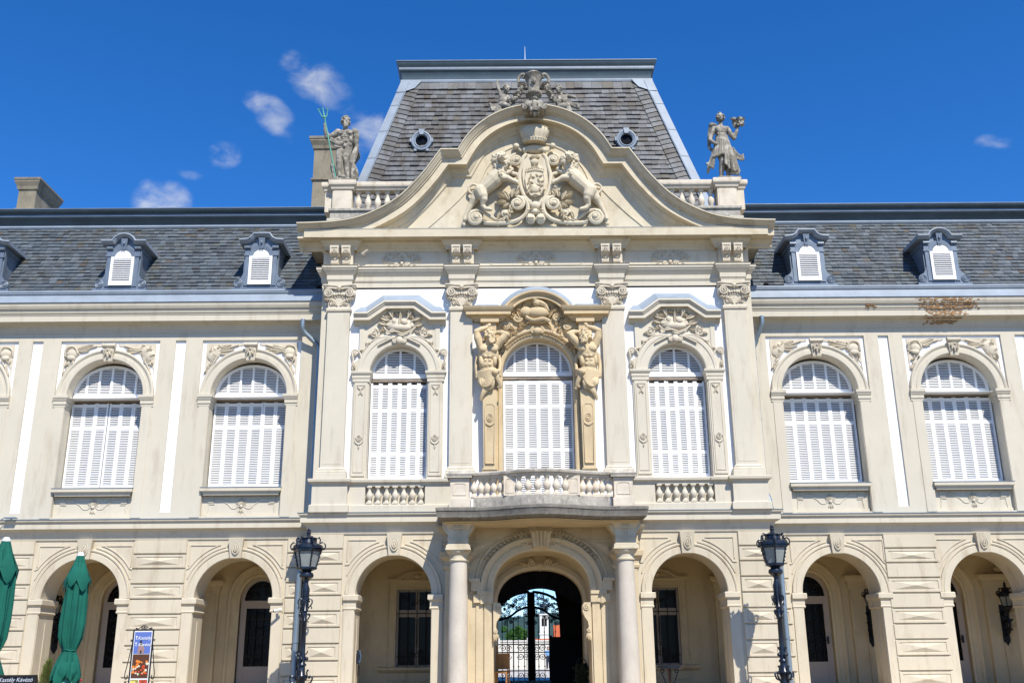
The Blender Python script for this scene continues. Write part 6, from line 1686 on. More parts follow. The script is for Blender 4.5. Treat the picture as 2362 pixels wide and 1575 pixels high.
for s in (-1, 1):
    m = MB(); m.tube(smooth_path([(s * .19, 0, .72), (s * .30, 0, .70), (s * .40, 0, .80), (s * .43, 0, .95), (s * .38, 0, 1.08), (s * .29, 0, 1.12), (s * .24, 0, 1.05), (s * .29, 0, 1.0)]), [.05, .055, .055, .055, .05, .045, .04, .03][0:1] * 43 if False else .045, 8)
    m.leaf(s * .2, -.05, .74, 90 - s * 70, .25, .12, .06); m.ell((s * .40, 0, .72), .05); part('handle', m, OLD, t)
    m = MB(); gp_ = smooth_path([(s * .36, -.05, .70), (s * .40, -.08, .55), (s * .46, -.1, .38), (s * .58, -.1, .24), (s * .70, -.08, .14), (s * .74, -.05, .02)])
    rnd = random.Random(5 + s)
    for p in gp_:
        for k in range(4):
            q_ = (p[0] + rnd.uniform(-.05, .05), p[1] + rnd.uniform(-.05, .03), p[2] + rnd.uniform(-.03, .03)); m.ell(q_, rnd.uniform(.03, .05), seg=6, rings=5)
            if k % 2: m.leaf(q_[0], q_[1] - .02, q_[2], rnd.uniform(0, 360), .11, .06, .04)
    part('garland', m, OLD, t)
m = MB()
m.add([(-.36, -.32, -.01), (.36, -.32, -.01), (.26, -.42, -.25), (-.26, -.42, -.25), (-.36, 0, 0), (.36, 0, 0), (.26, 0, -.30), (-.26, 0, -.30)], [(0, 1, 2, 3), (0, 4, 5, 1), (1, 5, 6, 2), (2, 6, 7, 3), (3, 7, 4, 0)])
for s in (-1, 1):
    m.spiral(s * .27, -.42, -.17, .09, 1.4, pi / 2, s, .03); m.tube(smooth_path([(s * .05, -.40, -.04), (s * .14, -.46, -.14), (s * .10, -.46, -.26), (s * .05, -.44, -.32)]), .05, 8); m.leaf(s * .05, -.42, -.3, -90 + s * 25, .14, .1, .06)
m.tube(smooth_path([(0, -.42, -.02), (0, -.48, -.15), (0, -.46, -.32)]), .07, 8); m.leaf(0, -.44, -.3, -90, .2, .12, .07)
part('bracket', m, OLD, t)
t = thing('cherub', 'stone cherub with one arm raised, kneeling beside the urn', 'cherub', (-.86, 24.66, 16.07), 0, 'cherubs on the gable')
def A_(x, y, d=0.0): return Q(x, y, d) - Vector((-.86, 0, -.26))
m = MB()
m.ell(A_(455, 860, .02), (.13, .12, .11)); m.ell(A_(470, 770, .02), (.12, .10, .14)); m.ell(A_(485, 690), (.13, .10, .11)); m.ell(A_(480, 790, .08), (.09, .06, .09))
m.chain([A_(425, 650), A_(395, 560), A_(360, 490, .02)], [.06, .055, .045]); m.chain([A_(360, 490, .02), A_(352, 400, .03), A_(352, 350, .03)], [.048, .042, .033]); hand(m, A_(352, 355, .03), (-.1, -.1, 1), .10, .5)
m.chain([A_(560, 670), A_(600, 750, .06), A_(650, 820, .08), A_(690, 850, .08)], [.06, .055, .045, .035]); hand(m, A_(690, 850, .08), (1, -.2, -.2), .09, .7)
m.chain([A_(490, 880, .06), A_(560, 920, .12), A_(610, 970, .1)], [.10, .085, .06]); m.chain([A_(610, 970, .1), A_(540, 1020, .08), A_(470, 1050, .08)], [.06, .05, .04])
m.chain([A_(420, 890), A_(350, 980), A_(300, 1060)], [.10, .085, .06]); m.chain([A_(300, 1060), A_(250, 1110), A_(210, 1150)], [.055, .045, .04])
m.cap(A_(495, 640), A_(530, 590, .02), .05, .05)
head(m, A_(545, 530, .05), .235, .3, 0, 'cap', 0, 2)
fuse(m, 'figure', .009, OLD, t, 1, org=(0, 0, 0))
m = MB()
for k in range(5): m.tube(smooth_path([A_(420 - 10 * k, 760 + 20 * k, -.08), A_(330 - 12 * k, 820 + 22 * k, -.12), A_(230 + 8 * k, 830 + 25 * k, -.1), A_(170 + 10 * k, 790 + 40 * k, -.06)]), .05, 8)
for k in range(4): m.tube(smooth_path([A_(450 + 20 * k, 900, .0), A_(400 + 25 * k, 1000, .06), A_(330 + 30 * k, 1080, .1), A_(230 + 40 * k, 1170 - 25 * k, .1)]), .045, 8)
fuse(m, 'drapery', .010, OLD, t, 1, org=(0, 0, 0))
t = thing('cherub', 'stone cherub leaning forward with one arm stretched out behind, kneeling beside the urn', 'cherub', (.92, 24.66, 16.05), 0, 'cherubs on the gable')
def B_(x, y, d=0.0): return Q(x, y, d) - Vector((.92, 0, -.28))
m = MB()
m.ell(B_(1835, 890, .02), (.13, .12, .11)); m.ell(B_(1810, 800, .02), (.12, .10, .14)); m.ell(B_(1780, 720), (.13, .10, .11)); m.ell(B_(1810, 820, .08), (.09, .06, .09))
m.chain([B_(1850, 660), B_(1940, 660, -.02), B_(2030, 690, -.02)], [.06, .05, .042]); hand(m, B_(2030, 690, -.02), (1, 0, -.1), .09, .6)
m.chain([B_(1715, 690), B_(1690, 780, .08), B_(1650, 850, .1)], [.06, .05, .04]); hand(m, B_(1650, 850, .1), (-.5, -.2, -.8), .09, .8)
m.chain([B_(1810, 910, .06), B_(1730, 940, .14), B_(1670, 980, .12)], [.10, .085, .06]); m.chain([B_(1670, 980, .12), B_(1760, 1020, .1), B_(1840, 1040, .06)], [.06, .05, .04])
m.chain([B_(1860, 920), B_(1900, 1010, .06), B_(1930, 1090, .06)], [.10, .085, .055]); m.chain([B_(1930, 1090, .06), B_(2010, 1120), B_(2080, 1160, -.02)], [.055, .045, .035])
m.cap(B_(1760, 680), B_(1720, 610, .03), .05, .05)
head(m, B_(1690, 550, .06), .235, -.5, 0, 'cap', .1, 4)
fuse(m, 'figure', .009, OLD, t, 1, org=(0, 0, 0))
m = MB()
for k in range(5): m.tube(smooth_path([B_(1880 + 5 * k, 740 + 15 * k, -.08), B_(1970 + 6 * k, 790 + 14 * k, -.1), B_(2060 + 8 * k, 820 + 20 * k, -.06), B_(2105, 850 + 20 * k, 0)]), .045, 8)
for k in range(4): m.tube(smooth_path([B_(1800 + 25 * k, 980, .04), B_(1880 + 25 * k, 1060, .08), B_(1960 + 25 * k, 1110 - 10 * k, .08), B_(2080 + 15 * k, 1190 - 20 * k, .02)]), .045, 8)
fuse(m, 'drapery', .010, OLD, t, 1, org=(0, 0, 0))

# the two atlantes beside the middle window (carved with the wall, so parts of the palace) ---
def atlas(s):
    m = MB(); x0 = s * 1.255
    def P(x, y, d=0.0): return Vector((x0 - s * -1 * (x - 160) * .00345 * 1.0, YC - .30 - d, 8.70 + (700 - y) * .00358))
    def P(x, y, d=0.0): return Vector((x0 - s * (x - 160) * .00345, YC - .30 - d, 8.70 + (700 - y) * .00358))
    m.ell(P(150, 700), (.24, .18, .17)); m.ell(P(140, 650, .04), (.22, .16, .19)); m.ell(P(150, 570, .05), (.27, .18, .22)); m.ell(P(152, 520, .03), (.30, .15, .14))
    for q in (-1, 1):
        m.ell(P(152 + q * 36, 545, .18), (.12, .08, .10))
        for k in range(3): m.ell(P(146 + q * 15, 600 + 30 * k, .185 - .012 * k), (.052, .04, .048))
        m.ell(P(146 + q * 52, 630, .10), (.06, .09, .14)); m.ell(P(150 + q * 58, 580, .05), (.07, .10, .16))
    m.ell(P(90, 500), (.12, .12, .12)); m.ell(P(215, 498), (.12, .12, .12))
    m.chain([P(90, 500, .02), P(70, 450, .06), P(62, 405, .08)], [.115, .105, .08]); m.chain([P(62, 405, .08), P(100, 385, .08), P(140, 370, .06)], [.085, .075, .05]); hand(m, P(140, 372, .06), (s * -.6, -.1, .8), .17, .35)
    m.chain([P(215, 498, .02), P(255, 460, .06), P(285, 428, .08)], [.115, .105, .08]); m.chain([P(285, 428, .08), P(250, 408, .02), P(212, 402, -.02)], [.085, .075, .05]); hand(m, P(212, 402, -.02), (s * .9, .1, .1), .15, .6)
    m.cap(P(155, 505, .06), P(162, 470, .12), .11, .10)
    head(m, P(166, 448, .17), .36, -s * .35, .75, 'curls', -.15, 6 + s)
    fig = fuse(m, 'atlas_figure', .012, SAND, palace, 1, org=(0, YC, 0))
    m = MB(); rnd = random.Random(31)
    for k in range(9):
        y = 690 + 11 * k
        m.tube(smooth_path([P(75, y + 12, .02), P(120, y + 22 + 3 * k, .15), P(165, y + 14 + k * 2, .2), P(205, 722, .16)]), .03, 8)
    for k in range(4): m.tube(smooth_path([P(240, 690 + 14 * k, .0), P(225, 705 + 10 * k, .12), P(200, 722, .17)]), .04, 8)
    m.ell(P(198, 722, .2), (.09, .09, .09)); m.ell(P(215, 712, .18), (.07, .07, .06))
    for k in range(8):
        m.tube(smooth_path([P(90 + 13 * k, 765, .10 + .03 * (k % 2)), P(92 + 14 * k, 805 - (k % 3) * 8, .17), P(110 + 10 * k, 835, .12), P(100 + 9 * k, 875 - 6 * k, .11), P(88 + 10 * k, 905 - 9 * k, .07)]), [.034, .024], 8)
    for k in range(4): m.tube(smooth_path([P(205, 730, .17), P(215 + 5 * k, 770, .14), P(232 + 3 * k, 805, .1), P(222 + 7 * k, 828, .06)]), .04, 8)
    for k in range(4): m.tube(smooth_path([P(70 - 3 * k, 560 + 30 * k, -.1), P(58, 640 + 20 * k, -.08), P(66, 720 + 10 * k, -.02)]), .05, 8); m.tube(smooth_path([P(228 + 4 * k, 570 + 30 * k, -.1), P(238, 640 + 20 * k, -.06), P(232, 700 + 8 * k, .02)]), .045, 8)
    m.ell(P(145, 715, -.02), (.22, .15, .09)); m.ell(P(140, 785, -.06), (.15, .12, .15))
    for k in range(5): m.tube(smooth_path([P(78 + 6 * k, 742 + 5 * k, .02), P(105 + 8 * k, 772 + 3 * k, .13), P(150 + 6 * k, 778 + 4 * k, .17), P(196, 750 + 2 * k, .15)]), .028, 8)
    for k in range(5): m.tube(smooth_path([P(180 - 8 * k, 770 + 6 * k, .13), P(165 - 10 * k, 822 + 3 * k, .12), P(128 - 6 * k, 862 + 4 * k, .10), P(100 - 2 * k, 905 + 4 * k, .05)]), .032, 8)
    dr_ = fuse(m, 'drapery', .011, SAND, fig, 1, org=(0, YC, 0))
atlas(-1); atlas(1)
# ------------------------------------------------------------------ raised floor of the arcades
FZ = 0.86
b = MB(); b.box(-XE, XE, 24.02, 38.6, 0.002, FZ)
for i in range(5): b.box(-3.2, 3.2, 24.02 - .34 * (i + 1), 24.02 - .34 * i, .002, FZ - .145 * (i + 1) + .0)
part('arcade_floor', b, STONEF, palace, smooth=False)
for s in (-1, 1):
    m = MB(); m.lathe([(.34, 0), (.34, .08), (.30, .1), (.32, .15), (.28, .2), (.245, .22)], 0, 0, FZ, 28); m.box(-.36, .36, -.36, .36, FZ - .02, FZ + .01)
    cb_ = part('column_base', m, GABLE, palace, org=(0, 0, 0)); cb_.location = (s * 2.005, 24.4 - YC, 0)

def text_mesh(txt, size, shear=0.0, ext=0.0):
    cu = bpy.data.curves.new('t', 'FONT'); cu.body = txt; cu.size = size; cu.shear = shear; cu.align_x = 'CENTER'; cu.extrude = ext
    o = bpy.data.objects.new('t', cu); COL.objects.link(o)
    dg = bpy.context.evaluated_depsgraph_get(); dg.update()
    me = bpy.data.meshes.new_from_object(o.evaluated_get(dg)); bpy.data.objects.remove(o); bpy.data.curves.remove(cu)
    return me
def text_part(name, txt, size, m, parent, loc, rot=(pi / 2, 0, 0), shear=0.0, sx=1.0):
    me = text_mesh(txt, size, shear, .001); me.name = name; me.materials.append(m)
    o = bpy.data.objects.new(name, me); link(o, parent); o.location = loc; o.rotation_euler = rot; o.scale = (sx, 1, 1); return o

# ------------------------------------------------------------------ street lamps
def lantern(t, zb, zt, rb, rt, iron, scroll=True, k=1.0):
    """six sided lantern: glass from zb to zt"""
    n = 6; A = lambda i: 2 * pi * i / n + pi / 6 + pi / 2 - pi / 6 * 0
    g = MB()
    for i in range(n):
        a, b = A(i), A(i + 1); q = .97
        g.add([(rb * q * math.cos(a), rb * q * math.sin(a), zb), (rb * q * math.cos(b), rb * q * math.sin(b), zb), (rt * q * math.cos(b), rt * q * math.sin(b), zt), (rt * q * math.cos(a), rt * q * math.sin(a), zt)], [(0, 1, 2, 3)])
    part('lamp_glass', g, FROST, t, smooth=False)
    f = MB()
    for i in range(n):
        a = A(i)
        f.tube([(rb * math.cos(a), rb * math.sin(a), zb - .02 * k), (rt * math.cos(a), rt * math.sin(a), zt + .02 * k)], .018 * k, 6)
        for j in range(6):
            r = rb + (rt - rb) * j / 5 + .015 * k; z = zb + (zt - zb) * j / 5; f.ell((r * math.cos(a), r * math.sin(a), z), .022 * k, seg=6, rings=5)
        if scroll:
            P = lambda r, z: (r * math.cos(a), r * math.sin(a), z)
            f.tube(smooth_path([P(rt + .02 * k, zt + .0), P(rt + .085 * k, zt + .04 * k), P(rt + .09 * k, zt + .11 * k), P(rt + .03 * k, zt + .17 * k), P(rt - .04 * k, zt + .15 * k), P(rt - .03 * k, zt + .24 * k), P(rt - .09 * k, zt + .28 * k)]), .016 * k, 6)
            f.ell(P(rt - .06 * k, zt + .27 * k), .028 * k, seg=6, rings=5); f.ell(P(rt + .06 * k, zt + .02 * k), .03 * k, seg=6, rings=5)
    for (z, r, h) in ((zb, rb, .03), (zt, rt, .045)):
        f.lathe([(r - .03 * k, z - h * k), (r + .02 * k, z - h * k), (r + .03 * k, z), (r + .02 * k, z + h * k), (r - .03 * k, z + h * k), (r - .03 * k, z - h * k)], 0, 0, 0, 6)
        f.M = None
    part('lamp_frame', f, iron, t, ang=40)
    c = MB()
    c.lathe([(rt + .04 * k, zt + .03 * k), (rt + .035 * k, zt + .09 * k), (rt - .04 * k, zt + .13 * k), (rt - .12 * k, zt + .16 * k), (rt - .14 * k, zt + .24 * k), (rt - .12 * k, zt + .25 * k), (rt - .12 * k, zt + .27 * k), (.10 * k, zt + .30 * k), (.05 * k, zt + .33 * k), (.045 * k, zt + .36 * k), (.06 * k, zt + .39 * k), (.04 * k, zt + .42 * k), (.05 * k, zt + .45 * k), (.02 * k, zt + .49 * k), (.005, zt + .54 * k)], 0, 0, 0, 12)
    for i in range(12):
        a = 2 * pi * i / 12; c.ell(((rt - .12 * k) * math.cos(a), (rt - .12 * k) * math.sin(a), zt + .26 * k), .022 * k, seg=6, rings=5)
    part('lamp_cap', c, iron, t, ang=40)
t = thing('street_lamp', 'tall black iron street lamp on the side of the poster stand', 'street lamp', (-5.47, 23.5, 0), 0, 'street lamps before the palace')
lantern(t, 3.66, 4.08, .20, .31, LAMPIRON)
m = MB()
m.lathe([(.05, 3.36), (.07, 3.38), (.07, 3.40), (.10, 3.42), (.155, 3.46), (.165, 3.50), (.15, 3.55), (.11, 3.57), (.10, 3.59), (.19, 3.63), (.2, 3.65)], 0, 0, 0, 20)
part('lamp_bowl', m, LAMPIRON, t)
m = MB()
m.lathe([(.20, 0), (.20, .25), (.16, .3), (.15, .7), (.12, .8), (.13, .95), (.09, 1.05), (.095, 1.25), (.12, 1.28), (.12, 1.31), (.085, 1.34), (.075, 1.5), (.10, 1.52), (.10, 1.55), (.07, 1.58), (.075, 1.72), (.062, 1.8), (.055, 2.46), (.075, 2.48), (.075, 2.50), (.06, 2.52), (.06, 2.68), (.085, 2.70), (.085, 2.72), (.055, 2.75), (.06, 3.05), (.075, 3.24), (.055, 3.3), (.05, 3.36)], 0, 0, 0, 16)
for i in range(8):
    a = 2 * pi * i / 8; m.tube([(.066 * math.cos(a), .066 * math.sin(a), 2.78), (.075 * math.cos(a), .075 * math.sin(a), 3.22)], .014, 5)
    for z in (2.85, 2.95, 3.05, 3.15): m.ell((.075 * math.cos(a), .075 * math.sin(a), z), .02, seg=6, rings=5)
part('lamp_post', m, LAMPIRON, t, ang=50)
UP, MI, KN, LO, TW = MB(), MB(), MB(), MB(), MB()
for i in range(4):
    UP.M = MI.M = KN.M = LO.M = TW.M = Matrix.Rotation(i * pi / 2, 4, 'Z')
    m = UP; m.tube(smooth_path([(.06, 0, 2.74), (.10, 0, 2.80), (.15, 0, 2.86), (.16, 0, 2.93), (.12, 0, 2.98), (.08, 0, 2.96), (.09, 0, 2.92)]), .016, 6); m.ell((.09, 0, 2.92), .026, seg=6, rings=5)
    m = UP; m.tube(smooth_path([(.13, 0, 2.82), (.155, 0, 2.78), (.15, 0, 2.75)]), .012, 5)
    m = MI; m.tube(smooth_path([(.06, 0, 2.50), (.09, 0, 2.54), (.12, 0, 2.60), (.11, 0, 2.65), (.085, 0, 2.63)]), .016, 6); m.ell((.085, 0, 2.63), .025, seg=6, rings=5); m.tube([(.07, 0, 2.48), (.11, 0, 2.46)], .012, 5)
    m = KN; m.ell((.10, 0, 1.67), .045, seg=8, rings=6); m.tube([(.06, 0, 1.66), (.1, 0, 1.67)], .02, 6); m.tube(smooth_path([(.06, 0, 1.76), (.1, 0, 1.79), (.11, 0, 1.84)]), .014, 5)
    m = LO; m.tube(smooth_path([(.09, 0, 1.05), (.13, 0, 1.12), (.21, 0, 1.16), (.25, 0, 1.24), (.22, 0, 1.30), (.18, 0, 1.27)]), .02, 6); m.ell((.18, 0, 1.27), .03, seg=6, rings=5)
    m = TW; m.tube(smooth_path([(.09, 0, 1.20), (.13, 0, 1.28), (.12, 0, 1.38), (.14, 0, 1.42)]), .018, 6); m.ell((.14, 0, 1.42), .024, seg=6, rings=5)
    m = KN if 0 else MB(); m.leaf(.08, -.02, 1.55, 80, .12, .06, .03); m.leaf(.08, -.02, 1.38, 80, .1, .05, .03)
for q in (UP, MI, KN, LO, TW): part('scroll_ornament', q, LAMPIRON, t)
dup(t, (5.375, 23.5, 0), 'tall black iron street lamp on the side of the menu stand', R(22))
# wall lanterns in the loggia
t = thing('wall_lantern', 'black iron wall lantern under the arch behind the folded parasols', 'wall lantern', (-13.3, 28.56, 0), 0, 'wall lanterns in the loggia')
m = MB(); m.box(-.09, .09, -.03, 0, 1.98, 2.95); m.prism([(-.09, 1.98), (0, 1.85), (.09, 1.98)], -.03, 0)
part('back_plate', m, IRON, t, smooth=False)
e = MB(); e.tube(smooth_path([(0, -.03, 2.15), (0, -.2, 2.2), (0, -.32, 2.4), (0, -.28, 2.62), (0, -.34, 2.78)]), .035, 8)
for (y, z, r) in ((-.12, 2.45, .10), (-.16, 2.25, .08), (-.1, 2.7, .08), (-.25, 2.5, .07)):
    e.tube([(0, y + r * (1 - i / 24) * math.cos(i * .5), z + r * (1 - i / 24) * math.sin(i * .5)) for i in range(22)], .02, 6)
    for d in (-1, 1): e.leaf(d * .04, y, z, 90 - d * 60, .13, .06, .03)
e.lathe([(.02, 2.74), (.08, 2.78), (.1, 2.82), (.12, 2.86)], 0, -.34, 0, 10)
part('bracket', e, IRON, t)
q = MB()
class _O: pass
for ch in ():
    pass
lt = thing('tmp', 'tmp', 'tmp'); lantern(lt, 2.88, 3.18, .13, .20, IRON, True, .72)
for ch in list(lt.children): ch.parent = t; ch.location = (0, -.34, 0)
bpy.data.objects.remove(lt)
dup(t, (-9.62, 28.56, 0), 'black iron wall lantern almost hidden behind the pier next to the poster stand')
dup(t, (9.20, 28.56, 0), 'black iron wall lantern half hidden by the pier, next arch to a street lamp')
dup(t, (12.92, 28.56, 0), 'black iron wall lantern seen whole against the loggia wall, farthest from the parasols')

# ------------------------------------------------------------------ folded parasols
def parasol(loc, label, seed, h=3.26):
    t = thing('parasol', label, 'parasol', loc, 0, 'folded green parasols'); rnd = random.Random(seed)
    def cloth(prof, n, amp, ph, twist=0):
        m = MB(); seg = 128; v = []
        for k, (r, z, am) in enumerate(prof):
            for i in range(seg):
                a = 2 * pi * i / seg
                w = math.sin(n * a + ph + z * twist) + .45 * math.sin((n * 2 + 1) * a + ph * 2 - z * 2.1 * twist) + .25 * math.sin(3 * a + z * 5) + .22 * math.sin(17 * a + 4 * math.sin(z * 3 + ph)) + .12 * math.sin(29 * a - z * 6)
                rr = r * (1 + amp * am * w); v.append((rr * math.cos(a), rr * math.sin(a), z + .03 * am * math.sin(5 * a + ph)))
        fs = [(k * seg + i, k * seg + (i + 1) % seg, (k + 1) * seg + (i + 1) % seg, (k + 1) * seg + i) for k in range(len(prof) - 1) for i in range(seg)]
        return m.add(v, fs)
    body = cloth([(.055, h - .03, .1), (.075, h - .10, .5), (.115, h - .25, .9), (.15, h - .36, 1), (.155, h - .5, 1), (.16, h - .8, 1), (.165, h - 1.05, 1), (.155, h - 1.25, 1), (.13, h - 1.36, .8), (.105, h - 1.44, .35), (.10, h - 1.47, .2), (.12, h - 1.53, .7), (.16, h - 1.68, 1.2), (.185, h - 1.82, 1.6), (.18, h - 1.9, 1.8)], 7, .13, seed, .8)
    part('canopy', body, GREEN, t, ang=60)
    fl = MB()
    for (a0, L, w, z0) in ((2.5, .42, .16, h - .12), (3.7, .50, .18, h - .10), (4.6, .40, .16, h - .12), (5.6, .48, .17, h - .11), (.4, .42, .16, h - .12), (1.4, .45, .16, h - .12)):
        c, s_ = math.cos(a0), math.sin(a0); tx, ty_ = -s_, c
        p = lambda r, w_, z: (c * r + tx * w_, s_ * r + ty_ * w_, z)
        fl.add([p(.06, -.03, z0), p(.06, .03, z0), p(.165, -w * .65, z0 - L * .6), p(.205, 0, z0 - L * .68), p(.165, w * .65, z0 - L * .6), p(.185, -w * .25, z0 - L * .92), p(.19, 0, z0 - L), p(.185, w * .3, z0 - L * .9), p(.10, -.02, z0 - L * .15), p(.105, .03, z0 - L * .15)],
               [(0, 1, 9, 8), (8, 9, 3), (8, 3, 2), (9, 4, 3), (2, 3, 5), (3, 4, 7), (5, 3, 6), (3, 7, 6)])
    part('vent_flap', fl, GREEN, t, ang=60)
    v = MB()
    for k in range(9):
        a = rnd.uniform(0, 2 * pi); r0 = .13; c, s_ = math.cos(a), math.sin(a); tx, ty_ = -s_, c; z0 = h - 1.62; L = rnd.uniform(.25, .42); w = rnd.uniform(.05, .10)
        p = lambda r, w_, z: (c * r + tx * w_, s_ * r + ty_ * w_, z)
        v.add([p(r0, -w, z0), p(r0, w, z0), p(r0 + .06, w * 1.2, z0 - L * .6), p(r0 + .02, w * .3, z0 - L), p(r0 + .05, -w * .8, z0 - L * .8), p(r0 + .09, 0, z0 - L * .5)], [(0, 1, 5), (1, 2, 5), (2, 3, 5), (3, 4, 5), (4, 0, 5)])
    part('valance', v, GREEN, t, ang=60)
    m = MB(); m.tube([(.105 * math.cos(i * pi / 10), .105 * math.sin(i * pi / 10), h - 1.455 + .01 * math.sin(i)) for i in range(21)], .012, 6); part('tie_strap', m, GREEN, t)
    m = MB(); m.lathe([(.002, h + .03), (.03, h + .025), (.05, h + .0), (.055, h - .03), (.03, h - .035)], 0, 0, 0, 14); part('cap', m, WHITEP, t)
    m = MB(); m.tube([(0, 0, 0), (0, 0, h)], .03, 10); m.box(-.35, .35, -.35, .35, 0.001, .09); part('pole', m, PATINA, t)
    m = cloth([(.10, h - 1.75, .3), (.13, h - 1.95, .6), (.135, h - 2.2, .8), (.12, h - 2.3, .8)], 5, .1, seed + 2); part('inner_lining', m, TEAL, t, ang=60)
TEAL = mat('thin_teal_canvas', (0.10, 0.36, 0.29), 0.85, 0.15, 5, bump=0.1)  # paler teal cloth of the inner lining
parasol((-7.52, 13.5, 0), 'dark green folded parasol standing outermost, cut off by the picture edge', 4, 3.22)
parasol((-7.56, 16.0, 0), 'dark green folded parasol tied at the waist, fully in view before an arch', 1, 3.27)

# ------------------------------------------------------------------ poster stand, chalkboard and other small things
def flat_mat(name, col, rough=.5): return mat(name, col, rough, .06, 6, bump=0)
t = thing('poster_stand', 'narrow wrought iron stand with a blue cafe poster and food pictures', 'sign', (-7.86, 20, 0))
m = MB()
for s in (-1, 1):
    m.tube([(s * .19, 0, 0), (s * .19, 0, 2.22)], .014, 6)
    m.tube(smooth_path([(s * .20, 0, 1.95), (s * .25, 0, 1.6), (s * .28, 0, 1.42), (s * .27, 0, 1.33), (s * .23, 0, 1.34), (s * .235, 0, 1.40)]), .009, 5)
    m.tube(smooth_path([(s * .235, 0, 1.22), (s * .25, 0, 1.27), (s * .28, 0, 1.24), (s * .285, 0, 1.1), (s * .26, 0, .8), (s * .21, 0, .45)]), .009, 5)
    m.spiral(s * .215, 0, 2.03, .025, 1.2, 0, s, .007); m.spiral(s * .14, 0, 2.25, .022, 1.3, 0, s, .007); m.spiral(s * .03, 0, 2.26, .03, 1.4, 0, -s, .007)
    m.tube([(s * .01, 0, 2.31), (s * .12, 0, 2.24)], .008, 5); m.tube([(s * .19, 0, .05), (s * .19, -.25, 0)], .012, 6); m.tube([(s * .19, 0, .05), (s * .19, .25, 0)], .012, 6)
m.tube([(0, 0, 2.23), (0, 0, 2.31)], .008, 5)
for z in (2.225, .85): m.tube([(-.19, 0, z), (.19, 0, z)], .013, 6)
part('stand_frame', m, IRON, t)
m = MB(); m.box(-.172, .172, -.006, .006, .9, 2.20); part('poster_board', m, WHITEP, t, smooth=False)
def sheet(name, x0, x1, z0, z1, mt, y=-.009): 
    q = MB(); q.box(x0, x1, y, y + .003, z0, z1); return part(name, q, mt, t, smooth=False)
sheet('poster_picture', -.16, .16, 1.785, 2.185, flat_mat('poster_blue', (.11, .17, .45)))
fd = sheet('poster_picture', -.16, .16, 1.34, 1.775, flat_mat('poster_brown', (.10, .04, .02)))
sheet('poster_picture', -.16, -.01, .92, 1.31, flat_mat('poster_yellow', (.30, .26, .06))); sheet('poster_picture', .005, .16, .92, 1.31, flat_mat('poster_red', (.35, .06, .03)))
tw = MB(); tw.prism([(-.08, 1.79), (-.07, 1.93), (-.055, 1.99), (-.03, 2.04), (-.005, 1.99), (.01, 1.93), (.035, 1.93), (.05, 1.87), (.045, 1.79)], -.0125, -.009); part('poster_tower', tw, flat_mat('poster_tower_tone', (.33, .20, .18)), t, smooth=False)
wn = MB(); wn.prism([(-.03, 1.79), (-.03, 1.84), (-.01, 1.85), (.0, 1.84), (.0, 1.79)], -.0145, -.0125); wn.prism([(-.062, 1.95), (-.055, 2.0), (-.03, 2.045), (-.003, 2.0), (.002, 1.95)], -.0145, -.0125); part('poster_tower_detail', wn, flat_mat('poster_ink', (.03, .03, .05)), t, smooth=False)
rnd = random.Random(4)
cols = [flat_mat('food_red', (.62, .07, .02)), flat_mat('food_orange', (.75, .22, .03)), flat_mat('food_cream', (.75, .68, .5)), flat_mat('food_green', (.12, .16, .03)), flat_mat('food_yellow', (.7, .62, .12))]
bl = [MB() for _ in cols]
for k in range(34):
    x, z = rnd.uniform(-.14, .14), rnd.uniform(1.40, 1.66); i = rnd.choice((0, 0, 1, 2, 2, 3)) ; i = 1 if z > 1.62 else i
    bl[i].ell((x, -.010, z), (rnd.uniform(.012, .032), .003, rnd.uniform(.012, .03)), seg=8, rings=6)
for k in range(20):
    bl[4 if k % 3 else 2].ell((rnd.uniform(-.145, -.03), -.010, rnd.uniform(.95, 1.28)), (.024, .003, .022), seg=8, rings=6)
    bl[k % 2].ell((rnd.uniform(.02, .145), -.010, rnd.uniform(.95, 1.28)), (.012, .003, .035), seg=8, rings=6)
for q, c in zip(bl, cols): part('poster_food', q, c, t)
INK = flat_mat('white_print', (.85, .85, .85))
text_part('poster_text', 'Kastély', .085, INK, t, (.03, -.0145, 2.045), shear=.3); text_part('poster_text', 'Kávézó', .085, INK, t, (.045, -.0160, 1.925), shear=.3)
gl = MB()
for z in (2.05, 1.93): gl.prism([(-.135, z), (-.105, z), (-.107, z + .006), (-.117, z + .01), (-.117, z + .03), (-.10, z + .06), (-.14, z + .06), (-.123, z + .03), (-.123, z + .01), (-.133, z + .006)], -.012, -.009)
part('poster_glass_symbol', gl, INK, t, smooth=False)
t = thing('chalkboard', 'black cafe chalkboard with white handwriting near the folded parasols', 'sign', (-5.96, 11, 0))
m = MB(); m.box(-.20, .20, -.012, .012, .55, 1.51); part('board', m, IRON, t, smooth=False)
m = MB(); m.box(-.215, .215, -.02, .02, 1.505, 1.522)
for s in (-1, 1): m.box(*sorted((s * .2, s * .215)), -.02, .02, 0, 1.51); m.tube([(s * .205, .02, 1.5), (s * .2, .45, 0)], .012, 6)
part('easel', m, DWOOD, t, smooth=False)
CH = flat_mat('chalk', (.55, .58, .62), .9)
text_part('chalk_text', 'Kastély Kávézó', .058, CH, t, (0, -.0135, 1.455), shear=.25)
m = MB()
for k in range(4):
    m.tube(smooth_path([(-.19 + .02 * i, -.0135, 1.425 - .06 * k + .006 * math.sin(i * 1.7 + k)) for i in range(20)], 3), .007, 4)
part('chalk_line', m, CH, t)
